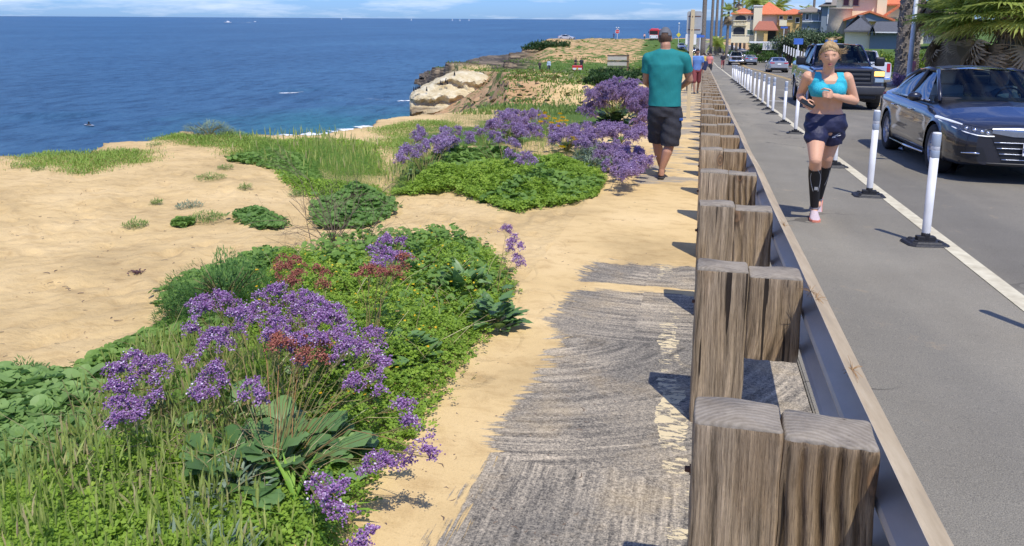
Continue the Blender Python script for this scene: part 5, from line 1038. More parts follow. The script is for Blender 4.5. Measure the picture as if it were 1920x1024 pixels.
char = M('charcoal_cloth', (.028, .028, .034), .8, var=.25, scale=8, bump=.01, bscale=16)
V, F, Nn = fuse([ringloft([(pel-(0, 0, .12), .185, .14), (pel-(0, 0, .04), .20, .155), (pel+(0, 0, .05), .19, .145)], 30), capsule([hL, kL+(0, 0, .04)], [.135, .118], 18), capsule([hR, kR+(0, 0, .02)], [.135, .118], 18), ball(hR*.45+kR*.55+np.array((.085, 0, -.02)), (.045, .07, .08))], .009, 3)
V = V+Nn*(np.sin(V[:, 2]*50+V[:, 0]*25)*.004)[:, None]; k = V[:, 2] > kR[2]-.02; F = F[k[F].all(1)]; u, inv = np.unique(F, return_inverse=True); pchild(V[u], inv.reshape(F.shape), 'cargo_shorts', char, root)
V, F = boxg(hR*.75+kR*.25+np.array((.118, -.075, .03)), (.045, .02, .035), bev=.004); pchild(V, F, 'pocket_tab', M('blue_tab', (.03, .09, .30), .7), root)
sand_ = M('flip_flop_foam', (.035, .03, .03), .8)
for (aa, dz) in ((aR, -.135), (aL, -.10)):
    c_ = aa+np.array((-.005, .05, dz+.012)); V, F = prismg([(-.035, -.12), (.035, -.12), (.042, .0), (.05, .09), (.035, .14), (-.03, .14), (-.046, .09), (-.038, 0)], 0, .022); pchild(V+c_, F, 'flip_flop', sand_, root)
cg = M('grey_cap_cloth', (.13, .135, .145), .85, var=.15, scale=10); hV, hF = head_geo((0, 0, 0), np.eye(3), 1.03, nu=48, nv=36); hF = np.array(hF[:48*36]); kp = hV[:, 2] > .018+.10*np.abs(hV[:, 1])*(hV[:, 1] > 0)*0+.0; kp2 = ~((hV[:, 1] > .05) & (np.abs(hV[:, 0]) < .035) & (hV[:, 2] < .050)); k = (kp & kp2)[hF].all(1); F = hF[k]; u, inv = np.unique(F, return_inverse=True)
cp = pchild((hV[u]*1.10+(0, 0, .006))@Rh.T+hdc, inv.reshape(F.shape), 'cap', cg, root); T = lambda p: hdc+Rh@np.array(p)
V, F = gridg(13, 5, lambda u_, v_: T(((u_-.5)*.16, -.095-.07*v_*(1-(2*u_-1)**2*.6), .035-.02*v_-.05*(2*u_-1)**2))); MB().add(V-np.array(root.location), F).build('brim', cg, cp)
MB().add(*[x if i else x-np.array(root.location) for i, x in enumerate(ball(T((0, 0, .135)), (.008, .008, .005)))]).build('button', cg, cp)
hr = M('brown_hair', (.09, .05, .03), .8, var=.3, scale=60); kp = (hV[:, 2] > -.055) & (hV[:, 2] < .075) & (hV[:, 1] > -.01); k = kp[hF].all(1); F = hF[k]; u, inv = np.unique(F, return_inverse=True); pchild((hV[u]*1.045)@Rh.T+hdc, inv.reshape(F.shape), 'hair', hr, root)

# --- further people, one builder, each in its own pose and clothes
def figure(loc, face, label, h=1.72, top=(.1, .2, .5), bottom=(.05, .05, .06), skin=(.45, .26, .17), hair=(.04, .025, .02), stride=.25, arms='down', voxel=.022, shorts=False, lean=0, bag=None, hat=None, group='people walking in the distance', longs=False, seat=False):
    loc = np.array(loc, float); root = newperson(loc, label, group); s = h/1.75; Rz = rotz3(face)        # face: direction of view as yaw, 0 = towards -y
    P = lambda x, y, z: loc+Rz@(np.array((x, y+lean*z, z))*s)
    pel, wai, chs, nkb, hd_ = P(0, 0, .95), P(0, 0, 1.12), P(0, 0, 1.32), P(0, 0, 1.48), P(0, -.01, 1.63)
    hp = [P(-.09, 0, .92), P(.09, 0, .92)]; kn = [P(-.10, -stride*.6, .50), P(.10, stride*.3, .49)]; an = [P(-.09, -stride, .09), P(.09, stride, .10)]
    sh_ = [P(-.19, 0, 1.42), P(.19, 0, 1.42)]
    if arms == 'down': el = [P(-.24, .03, 1.13), P(.24, -.02, 1.13)]; wr = [P(-.22, -.08, .88), P(.23, -.10, .90)]
    elif arms == 'point': el = [P(-.22, -.05, 1.15), P(.40, -.12, 1.28)]; wr = [P(-.15, -.2, 1.0), P(.62, -.25, 1.12)]
    else: el = [P(-.25, .02, 1.14), P(.25, .02, 1.14)]; wr = [P(-.12, -.22, 1.12), P(.12, -.22, 1.14)]
    fl = [capsule([nkb-(0, 0, .05), hd_-(0, 0, .03)], [.055*s, .055*s]), ringloft([(pel-(0, 0, .1), .12*s, .1*s, face), (wai, .13*s, .09*s, face), (chs, .16*s, .10*s, face), (nkb-(0, 0, .04), .12*s, .07*s, face)])]
    for i in (0, 1):
        fl += [capsule([sh_[i], el[i]], [.05*s, .04*s]), capsule([el[i], wr[i]], [.04*s, .028*s]), capsule([wr[i], wr[i]+(wr[i]-el[i])*.3], [.032*s, .024*s]), capsule([hp[i], kn[i]], [.085*s, .055*s]), capsule([kn[i], an[i]], [.052*s, .035*s])]
    V, F, _ = fuse(fl+[head_geo(hd_, Rz, s)], voxel if voxel > .012 else .010, 3); pchild(V, F, 'body', skinmat('skin_%d' % int(skin[0]*100), skin), root)
    cl = [ringloft([(pel-(0, 0, .03), .165*s, .125*s, face), (wai, .16*s, .12*s, face), (chs, .185*s, .13*s, face), (nkb-(0, 0, .04), .15*s, .095*s, face), (nkb, .08*s, .07*s, face)])]
    for i in (0, 1): e = wr[i] if longs else el[i]; cl += [capsule([nkb-(0, 0, .07), sh_[i], sh_[i]*.4+el[i]*.6], [.07*s, .066*s, .06*s])]+([capsule([sh_[i]*.5+el[i]*.5, el[i], wr[i]], [.058*s, .052*s, .04*s])] if longs else [])
    V, F, _ = fuse(cl, voxel, 2); pchild(V, F, 'shirt', M('cloth_%d_%d_%d' % tuple(int(c*99) for c in top), top, .85, var=.15), root)
    bt = [ringloft([(pel-(0, 0, .1), .15*s, .12*s, face), (pel+(0, 0, .03), .165*s, .125*s, face)])]
    for i in (0, 1): bt += [capsule([hp[i], kn[i]], [.105*s, .085*s])]+([] if shorts else [capsule([kn[i], an[i]], [.078*s, .055*s])])
    V, F, _ = fuse(bt, voxel, 2); pchild(V, F, 'shorts' if shorts else 'trousers', M('cloth_%d_%d_%d' % tuple(int(c*99) for c in bottom), bottom, .85, var=.15), root)
    hV, hF = head_geo((0, 0, 0), np.eye(3), s, nu=24, nv=18); hF = np.array(hF[:24*18]); kp = hV[:, 2] > .04+np.where(hV[:, 1] > -.02, -.09, 0); k = kp[hF].all(1); F = hF[k]; u, inv = np.unique(F, return_inverse=True)
    pchild((hV[u]*1.09)@Rz.T+hd_, inv.reshape(F.shape), 'cap' if hat else 'hair', M('hair_%d' % int((hat or hair)[0]*100), hat or hair, .85), root)
    for i in (0, 1): a, b_ = shoe_geo(an[i], an[i]+Rz@np.array((0, -.15, -.03)), s); pchild(a[0], a[1], 'shoe', M('dark_shoe', (.04, .04, .045), .7), root)
    if bag: V, F = boxg((0, 0, 0), bag[1], bev=.03); o = MB().add(V, F).build('shoulder_bag', M('navy_bag', bag[2], .8)); o.location = P(*bag[0]); o.rotation_euler = (0, .2, face); tag(o, bag[3], 'bag')
    return root
toP = lambda loc: atan2(loc[0], loc[1])*-1      # faces the camera
p = W(1305, 172); y_ = 33.0; x_ = PDY(1305, 165, y_)[0]
figure((x_, y_, Hs(x_, y_)), .15, 'dark-haired man in a blue t-shirt and maroon shorts walking towards the camera', 1.80, (.12, .24, .52), (.22, .05, .05), (.36, .20, .13), (.02, .015, .012), .22, 'down', .011, True, bag=((.30, -.02, 1.10), (.16, .20, .36), (.02, .03, .09), 'dark backpack hanging from the left arm of the man in blue'))
x_ = PDY(1292, 165, 35)[0]; figure((x_, 35, Hs(x_, 35)), .1, 'woman in a red top mostly hidden behind the wooden sign post', 1.62, (.5, .04, .05), (.03, .03, .04), hair=(.02, .012, .01), voxel=.014)
for k, (px, yy, h, tp, bt, fc, lb, sh) in enumerate([(1330, 62, 1.72, (.62, .22, .20), (.05, .05, .07), 0, 'person in a salmon top walking on the path beside the far fence end', False), (1321, 70, 1.7, (.6, .45, .08), (.05, .05, .1), pi, 'person in a yellow skirt seen far along the path', True), (1327, 74, 1.76, (.04, .05, .1), (.03, .03, .04), pi, 'person in dark clothes far along the path beside the yellow-skirted one', False), (1319, 80, 1.78, (.55, .55, .58), (.1, .12, .2), pi, 'person in a pale shirt farthest along the path', False), (1333, 84, 1.7, (.3, .32, .36), (.1, .1, .1), 0, 'person in grey at the far end of the path by the first palm', False)]):
    x_ = PDY(px, 120, yy)[0]; figure((x_, yy, Hs(x_, yy)), fc, lb, h, tp, bt, shorts=sh)
for (px, D, h, tp, bt, fc, lb, arm, lg) in [(1012, 112, 1.6, (.05, .035, .04), (.03, .03, .03), .6, 'person in dark clothes standing on the grass terrace near the dark rock ledge', 'fold', True), (1029, 113, 1.75, (.45, .55, .66), (.06, .06, .08), 0, 'person in a pale blue shirt standing on the grass terrace', 'down', True),
    (1079, 92, 1.7, (.02, .02, .03), (.03, .03, .04), 1.2, 'person in black facing sideways just behind the red warning board', 'fold', False), (1090, 92, 1.75, (.025, .025, .035), (.04, .04, .05), -.4, 'person in a black t-shirt pointing with one arm by the red warning board', 'point', False)]:
    q_ = WD(px, 130, D); figure((q_[0], q_[1], Hs(q_[0], q_[1])), fc, lb, h, tp, bt, arms=arm, longs=lg, group='people on the grass terrace', shorts=not lg and fc < 0)
for (px, D, tp, lb) in [(1150.5, 232, (.05, .07, .2), 'person in a dark top standing left of the distant red stop sign'), (1208, 225, (.7, .45, .4), 'tiny person by the low wall left of the fire engine'), (1053, 238, (.02, .03, .08), 'tiny person in dark blue behind the distant pale car, left one'), (1057, 239, (.02, .03, .07), 'tiny person in dark blue behind the distant pale car, right one')]:
    q_ = WD(px, 80, D); figure((q_[0], q_[1], Hs(q_[0], q_[1])+.05), .5, lb, 1.75, tp, (.05, .05, .08), voxel=.035, longs=True, group='people at the far car park')
x_ = PDY(1355, 120, 92)[0]
figure((x_, 92, float(zroad(92))+.01), pi, 'dark-clad runner on the road beside the white pickup truck', 1.8, (.02, .02, .03), (.3, .08, .08), stride=.35, arms='fold', longs=True, shorts=True)
# ------------------------------------------------------------ vehicles
def paintmat(name, col, metal=.3):
    m = M(name, col, .28, metal, var=.03, scale=3, coat=1.0); return m
def glassmat(name, tint, gl=.55):
    if name in MC: return MC[name]
    m = bpy.data.materials.new(name); m.use_nodes = True; nt = m.node_tree; nt.nodes.clear(); o = N(nt, 'OutputMaterial'); t = N(nt, 'BsdfTransparent'); t.inputs[0].default_value = (*tint, 1); g = N(nt, 'BsdfGlossy'); g.inputs['Roughness'].default_value = .02
    fr = N(nt, 'Fresnel'); fr.inputs[0].default_value = 1.5; mx = N(nt, 'MixShader'); f = mth(nt, 'MULTIPLY_ADD', fr.outputs[0], .42, .02); L(nt, f, mx.inputs[0]); L(nt, t.outputs[0], mx.inputs[1]); L(nt, g.outputs[0], mx.inputs[2]); L(nt, mx.outputs[0], o.inputs[0]); MC[name] = m; return m
blackpl = M('black_trim', (.012, .012, .013), .45, var=.05); chrome = M('chrome', (.75, .76, .78), .12, 1, var=.02); tyrem = M('tyre_rubber', (.018, .018, .018), .85, bump=.002, bscale=80); rimm = M('alloy_rim', (.55, .55, .58), .3, .6, var=.03); darkint = M('dark_interior', (.018, .018, .022), .8)
lensm = glassmat('lamp_lens', (.9, .92, .95)); carglass = glassmat('tinted_car_glass', (.42, .52, .52)); darkglass = glassmat('privacy_glass', (.10, .12, .13))
def gridpatch(P00, P10, P01, P11, nu=8, nv=6, bulge=(0, 0, 0), ub=0):
    P00, P10, P01, P11, bulge = map(np.array, (P00, P10, P01, P11, bulge))
    return gridg(nu, nv, lambda u, v: (P00*(1-u)*(1-v)+P10*u*(1-v)+P01*(1-u)*v+P11*u*v)+bulge*(4*u*(1-u))*(1 if ub else 4*v*(1-v)))
def mirx(V): V = V.copy(); V[:, 0] *= -1; return V
def both(g, V, F, m=0): g.add(V, F, m); g.add(mirx(V), [tuple(reversed(q)) for q in F], m)
def wheel(root, x, y, r, w, spokes=5, name='wheel', rim=None):
    wr = empty(name, (x, y, r)); wr.parent = root; s = 1 if x > 0 else -1
    MB().add(*(lambda q: (q[0], [f for f in q[1] if len(f) == 4]))(latheg([(r*.66, -w/2+.01), (r*.90, -w/2), (r*.975, -w/2+.02), (r, -w/2+.05), (r, w/2-.05), (r*.975, w/2-.02), (r*.90, w/2), (r*.68, w/2-.008), (r*.66, w/2-.04)], 36, (0, 0, 0), 'x'))).build('tyre', tyrem, wr, True)
    g = MB(); X = s*(w/2-.03); g.add(*latheg([(r*.67, X-.02*s), (r*.69, X+.012*s), (r*.66, X+.016*s), (r*.63, X-.05*s)], 36, (0, 0, 0), 'x')); g.add(*latheg([(r*.14, X-.03*s), (r*.14, X+.01*s), (r*.10, X+.018*s)], 14, (0, 0, 0), 'x'))
    for k in range(spokes):
        for dd in (-.13, .13):
            a = 2*pi*k/spokes; a1 = a+dd*.35; a2 = a+dd*1.5; p1 = np.array((X+.004*s, r*.12*cos(a1), r*.12*sin(a1))); p2 = np.array((X-.004*s, r*.66*cos(a2), r*.66*sin(a2))); t = np.array((0, -sin(a), cos(a)))*r*.045
            d_ = np.array((s*.022, 0, 0)); V = [p1-t, p1+t, p2+t*1.2, p2-t*1.2, p1-t-d_, p1+t-d_, p2+t*1.2-d_, p2-t*1.2-d_]; g.add(V, [(0, 1, 2, 3), (7, 6, 5, 4), (0, 4, 5, 1), (1, 5, 6, 2), (2, 6, 7, 3), (3, 7, 4, 0)])
    g.build('rim', rim or rimm, wr); MB().add(*latheg([(r*.62, X-.07*s), (r*.62, X-.075*s)], 24, (0, 0, 0), 'x')).build('brake_disc', darkint, wr)
    return wr
from mathutils.bvhtree import BVHTree
BV = [None]
def snapy(V, front=True, off=.006):
    """lay a lamp or trim onto the bodywork along the car's length"""
    V = np.array(V, float)
    for v in V:
        s = 1 if front else -1; h_ = BV[0].ray_cast(Vector((v[0], -6*s, v[2])), Vector((0, s, 0)))
        if h_[0] is None: h_ = BV[0].ray_cast(Vector((v[0]*.97, -6*s, v[2])), Vector((0, s, 0)))
        if h_[0] is not None: v[1] = h_[0].y-s*off
    return V
def decal(poly, front=True, off=.006, n=7, th=.0):
    """poly: two x,z polylines (top, bottom) -> patch lying on the body"""
    A, B = [np.array(q, float) for q in poly]; rs = lambda P, t: np.array([np.interp(t, np.linspace(0, 1, len(P)), P[:, k]) for k in (0, 1)])
    V, F = gridg(22, n, lambda u, v: (lambda a: (a[0], 0, a[1]))(rs(A, u)*(1-v)+rs(B, u)*v)); return snapy(V, front, off), F
def shell(root, T, paint, ny=110):
    """body sides, bonnet, boot in one lofted sheet with wheel openings"""
    y0, y1 = T['len']; e = np.linspace(0, pi, ny); ys = (y0+y1)/2-(y1-y0)/2*np.cos(e)*.0+np.interp(np.linspace(0, 1, ny), [0, .04, .96, 1], [y0, y0+.09, y1-.09, y1])-(y0+y1)/2
    f = lambda k, y: np.interp(y, T[k][0], T[k][1]); n = 34; V = []
    for y in ys:
        hw, zb, zs, zt = f('hw', y), f('zb', y), f('zs', y), f('zt', y); tum = T.get('tum', .06)
        P = np.array([(0, zb), (hw*.80, zb), (hw*.955, zb+.025), (hw*.99, zb+.13), (hw*1.0, zb+.5*(zs-zb)), (hw*.992, zs-.17), (hw*(.985-tum*.3), zs-.07), (hw*(.965-tum), zs-.018), (hw*(.90-tum), zs), (hw*.66, zs*.35+zt*.65), (hw*.35, zs*.1+zt*.9), (0, zt)])
        s = np.concatenate([[0], np.cumsum(np.hypot(*np.diff(P, axis=0).T))]); s /= s[-1]; q = np.concatenate([np.linspace(0, s[1], 3, endpoint=False), np.linspace(s[1], s[8], n-9, endpoint=False), np.linspace(s[8], 1, 6)])
        V.append(np.stack((np.interp(q, s, P[:, 0]), np.full(n, y), np.interp(q, s, P[:, 1])), -1))
    V = np.array(V)
    for it in range(2):                                                # soften the section corners a little
        W2 = V.copy(); W2[:, 1:-1, [0, 2]] = V[:, 1:-1, [0, 2]]*.5+.25*(V[:, :-2, [0, 2]]+V[:, 2:, [0, 2]]); V = W2
    # crease along the flank
    for (zc, am, sg) in T.get('crease', []):
        V[:, :, 0] += am*np.exp(-((V[:, :, 2]-zc-(V[:, :, 1]*.03))/sg)**2)*(V[:, :, 0] > .7*V[:, :, 0].max())
    cut = np.zeros(V.shape[:2], bool); R = T['arch']
    for yc in T['axles']:
        d = np.hypot(V[:, :, 1]-yc, V[:, :, 2]-T['wr']); cut |= (d < R) & (V[:, :, 0] > .55)
    ii = np.arange(ny*n).reshape(ny, n); F = np.stack((ii[:-1, :-1], ii[:-1, 1:], ii[1:, 1:], ii[1:, :-1]), -1).reshape(-1, 4); c = cut.ravel(); F = F[~c[F].all(1)]
    for yc in T['axles']:
        dy, dz = V[:, :, 1]-yc, V[:, :, 2]-T['wr']; d = np.hypot(dy, dz); k = (d < R) & (V[:, :, 0] > .55) & (d > .01); sc = np.where(k, R/np.maximum(d, .01), 1)
        V[:, :, 1] = np.where(k, yc+dy*sc, V[:, :, 1]); V[:, :, 2] = np.where(k, T['wr']+dz*sc, V[:, :, 2]); V[:, :, 0] += np.where(k, .012, 0)
    V = V.reshape(-1, 3); g = MB(); both(g, V, F[:, ::-1].tolist())
    for k in (0, ny-1): r = [tuple(range(k*n, k*n+n))]; both(g, V, r)
    bm_ = g.build('body', paint, root, True); BV[0] = BVHTree.FromPolygons([tuple(v) for v in np.concatenate(g.V)], [tuple(q) for A, _m in g.F for q in A.tolist()])
    g = MB()
    for yc in T['axles']:                                              # wheel wells
        for s in (-1, 1): V, F = latheg([(R-.002, .0), (R-.002, .42), (.05, .42)], 28, (0, 0, 0), 'x'); V = V*np.array((1, 1, 1)); V[:, 0] = (T['hwmax']-.03-V[:, 0])*s; V[:, 1] += yc; V[:, 2] += T['wr']; F = [q for q in F if len(q) == 4]; V[:, 2] = np.maximum(V[:, 2], .2); g.add(V, F)
    g.build('wheel_arch', blackpl, root); return bm_
def person_sit(root, x, y, z, shirt, skin):
    g = MB(); g.add(*ringloft([((x, y+.05, z), .17, .12), ((x, y+.08, z+.3), .19, .12), ((x, y+.1, z+.46), .16, .09), ((x, y+.1, z+.52), .07, .06)], 16)); g.add(*capsule([(x-.18, y+.08, z+.42), (x-.2, y-.15, z+.22), (x-.1, y-.38, z+.3)], [.05, .045, .035])); g.add(*capsule([(x+.18, y+.08, z+.42), (x+.2, y-.15, z+.22), (x+.1, y-.38, z+.3)], [.05, .045, .035])); g.build('seated_figure', M('driver_shirt', shirt, .8), root, True)
    MB().add(*head_geo((x, y+.07, z+.66), np.eye(3), 1, nu=24, nv=18)).build('head', skin, root, True)
def cabin(root, T, paint, interior=True, seatcol=(.34, .33, .32), driver=False, sunroof=False):
    c = T['cab']; g = MB(); G1 = {}
    wb, wt, rt, rb = c['wb'], c['wt'], c['rt'], c['rb']                # (half width, y, z) of windscreen base/top, rear glass top/base
    dy = c.get('bow', .16)
    roof = gridg(13, 12, lambda u, v: (lambda x, y: (x, y-(1-v)*dy*.6*(1-(2*u-1)**2)+v*.1*(1-(2*u-1)**2), (wt[2]*(1-v)+rt[2]*v)+.045*(1-(2*u-1)**2)+.035*4*v*(1-v)))((2*u-1)*(wt[0]*(1-v)+rt[0]*v), wt[1]*(1-v)+rt[1]*v)); g.add(*roof)
    A0, A1 = np.array((wb[0], wb[1], wb[2])), np.array((wt[0], wt[1], wt[2])); C1, C0 = np.array(rt), np.array(rb); bl = c['belt']           # side glass base height
    def strip_(p, q, w, t=.03):
        p, q = np.array(p, float), np.array(q, float); w = np.array(w, float); V = [p-w/2, p+w/2, q+w/2, q-w/2]; n_ = np.array((-t, 0, 0)); V += [a+n_ for a in V]; both(g, np.array(V), [(0, 1, 2, 3), (7, 6, 5, 4), (0, 4, 5, 1), (1, 5, 6, 2), (2, 6, 7, 3), (3, 7, 4, 0)])
    both(g, *tubeg([A0+(.02, 0, -.03), A0*.5+A1*.5+(.022, 0, .008), A1+(.005, 0, .0)], [.032, .028, .03], 8)); 
    both(g, *tubeg([A1, A1*.5+C1*.5+(.005, 0, .035), C1], [.030, .028, .034], 8))
    both(g, *tubeg([C1, C1*.5+C0*.5+(.012, 0, .03), C0+(.01, 0, -.03)], [.04, .06, .05], 8))
    q = gridpatch(C1+(.01, -.02, 0), C1+(.0, .12, .0), (T['hwmax']*.90, C0[1]-.30, bl), (C0[0]+.06, C0[1]+.05, C0[2]-.02), 6, 6, (.02, 0, 0)); both(g, *q)
    g.build('roof', paint, root, True)
    if sunroof: MB().add(*gridg(9, 6, lambda u, v: ((2*u-1)*wt[0]*.80, wt[1]+.10+v*.62, wt[2]+.062+.0*u-.045*(2*u-1)**2*.62+.02*v))).build('sunroof', blackpl, root, True)
    gl = MB().add(*gridg(13, 7, lambda u, v: (lambda a: a+np.array((0, -dy*(1-(2*u-1)**2)*(1-.4*v), .03*(1-(2*u-1)**2)*v)))(np.array(((2*u-1)*(wb[0]*(1-v)+wt[0]*v), wb[1]*(1-v)+wt[1]*v, wb[2]*(1-v)+wt[2]*v))))); gl.build('windscreen', carglass, root, True)
    gl = MB().add(*gridg(11, 7, lambda u, v: (lambda a: a+np.array((0, dy*.7*(1-(2*u-1)**2), .02*(1-(2*u-1)**2))))(np.array(((2*u-1)*(rb[0]*(1-v)+rt[0]*v), rb[1]*(1-v)+rt[1]*v, rb[2]*(1-v)+rt[2]*v))))); gl.build('rear_window', c.get('rearglass', darkglass), root, True)
    for s in (-1, 1):
        yb_ = c['yb']; top = lambda y: (A1*(1-(y-A1[1])/(C1[1]-A1[1]))+C1*((y-A1[1])/(C1[1]-A1[1])))-(0, 0, .01)
        for (a0, a1, b0, b1, mt) in ((A0[1]+.16, yb_-.03, A1[1]+.06, yb_-.03, carglass), (yb_+.03, C0[1]-.36, yb_+.03, C1[1]+.05, darkglass)):
            V, F = gridpatch((T['hwmax']*.905, a0, bl), (T['hwmax']*.905, a1, bl), top(max(b0, A1[1])), top(b1), 8, 6, (.025, 0, 0)); V[:, 0] *= s; MB().add(V, F).build('side_window', mt, root, True)
    g = MB(); both(g, *tubeg([(T['hwmax']*.915, A0[1]+.05, bl-.004), (T['hwmax']*.918, (A0[1]+C0[1])/2, bl+.002), (T['hwmax']*.90, C0[1]-.25, bl+.006)], .014, 6)); strip = c.get('beltmat', chrome); g.build('window_trim', strip, root, True)
    for s in (-1, 1): MB().add(*tubeg([(s*T['hwmax']*.885, yb_, bl-.01), (s*((A1[0]+C1[0])/2+.02), yb_, A1[2]-.005)], .036, 6)).build('door_pillar', blackpl, root)
    if interior:
        g = MB(); g.add(*boxg((0, (wb[1]+rb[1])/2, bl*.5+.05), (T['hwmax']*1.62, rb[1]-wb[1]-.1, bl*.62))); g.add(*boxg((0, wb[1]+.15, bl-.03), (T['hwmax']*1.55, .42, .16), bev=.04)); g.build('dashboard', darkint, root)
        sm = M('seat_cloth_%d' % int(seatcol[0]*100), seatcol, .85)
        for (sx, sy) in ((-.37, wt[1]+.32), (.37, wt[1]+.32), (-.38, wt[1]+1.2), (.38, wt[1]+1.2)):
            g = MB(); g.add(*boxg((sx, sy, bl-.08), (.48, .16, .56), bev=.06)); g.build('seat', sm, root, True); MB().add(*boxg((sx, sy+.03, bl+.30), (.25, .10, .19), bev=.045)).build('headrest', sm, root, True)
        g = MB(); x0 = .37
        for k in range(20): a, b_ = 2*pi*k/20, 2*pi*(k+1)/20; g.add(*tubeg([(x0+.18*cos(a), wt[1]-.08-.06*sin(a), bl+.02+.16*sin(a)), (x0+.18*cos(b_), wt[1]-.08-.06*sin(b_), bl+.02+.16*sin(b_))], .014, 5, False))
        g.build('steering_wheel', blackpl, root)
        MB().add(*boxg((0, wt[1]-.02, wt[2]-.085), (.24, .04, .06), bev=.015)).build('rear_view_mirror', blackpl, root)
        if driver: person_sit(root, .37, wt[1]+.16, bl-.36, driver, skinmat('driver_skin', (.45, .27, .18)))
def mirror(root, x, y, z, sz, mat):
    for s in (-1, 1): g = MB(); V, F = (ball((s*(x+sz[0]/2), y, z), (sz[0]/2, sz[1]/2, sz[2]/2), 16, 10) if sz[0] < .25 else boxg((s*(x+sz[0]/2), y, z), sz, bev=.05)); g.add(V, F); g.add(*boxg((s*x, y+.01, z-.05), (.12, .06, .03))); g.build('wing_mirror', mat, root, True)
FONT5 = {'8': '757', 'A': 0}
def textobj(body, size, loc, rot, mat, parent, name='lettering', depth=.002):
    c = bpy.data.curves.new(name, 'FONT'); c.body = body; c.size = size; c.align_x = 'CENTER'; c.align_y = 'CENTER'; c.extrude = depth; o = bpy.data.objects.new(name, c); COL.objects.link(o)
    dg = bpy.context.evaluated_depsgraph_get(); me = bpy.data.meshes.new_from_object(o.evaluated_get(dg)); bpy.data.objects.remove(o); o = bpy.data.objects.new(name, me); COL.objects.link(o); me.materials.clear(); me.materials.append(mat); o.location = loc; o.rotation_euler = rot; o.parent = parent; return o

SED = dict(len=(-2.46, 2.42), hwmax=.93, axles=(-1.50, 1.33), wr=.335, arch=.378, tum=.07, crease=[(.80, .010, .05), (.36, .012, .06)],
    hw=([-2.46, -2.40, -2.25, -2.0, -1.5, -.5, 1, 1.8, 2.2, 2.38, 2.42], [.66, .755, .845, .895, .925, .93, .93, .915, .87, .80, .70]),
    zb=([-2.46, -2.2, -1.9, 1.9, 2.42], [.24, .20, .185, .20, .34]),
    zs=([-2.46, -2.3, -1.8, -1.0, 0, 1.2, 2.0, 2.42], [.70, .75, .83, .915, .95, .985, 1.0, .93]),
    zt=([-2.46, -2.38, -2.1, -1.5, -1.0, 1.6, 2.0, 2.42], [.70, .755, .83, .935, 1.0, 1.10, 1.12, 1.03]),
    cab=dict(wb=(.70, -.98, .985), wt=(.575, -.22, 1.375), rt=(.55, .92, 1.36), rb=(.63, 1.72, 1.07), belt=.965, yb=.28))
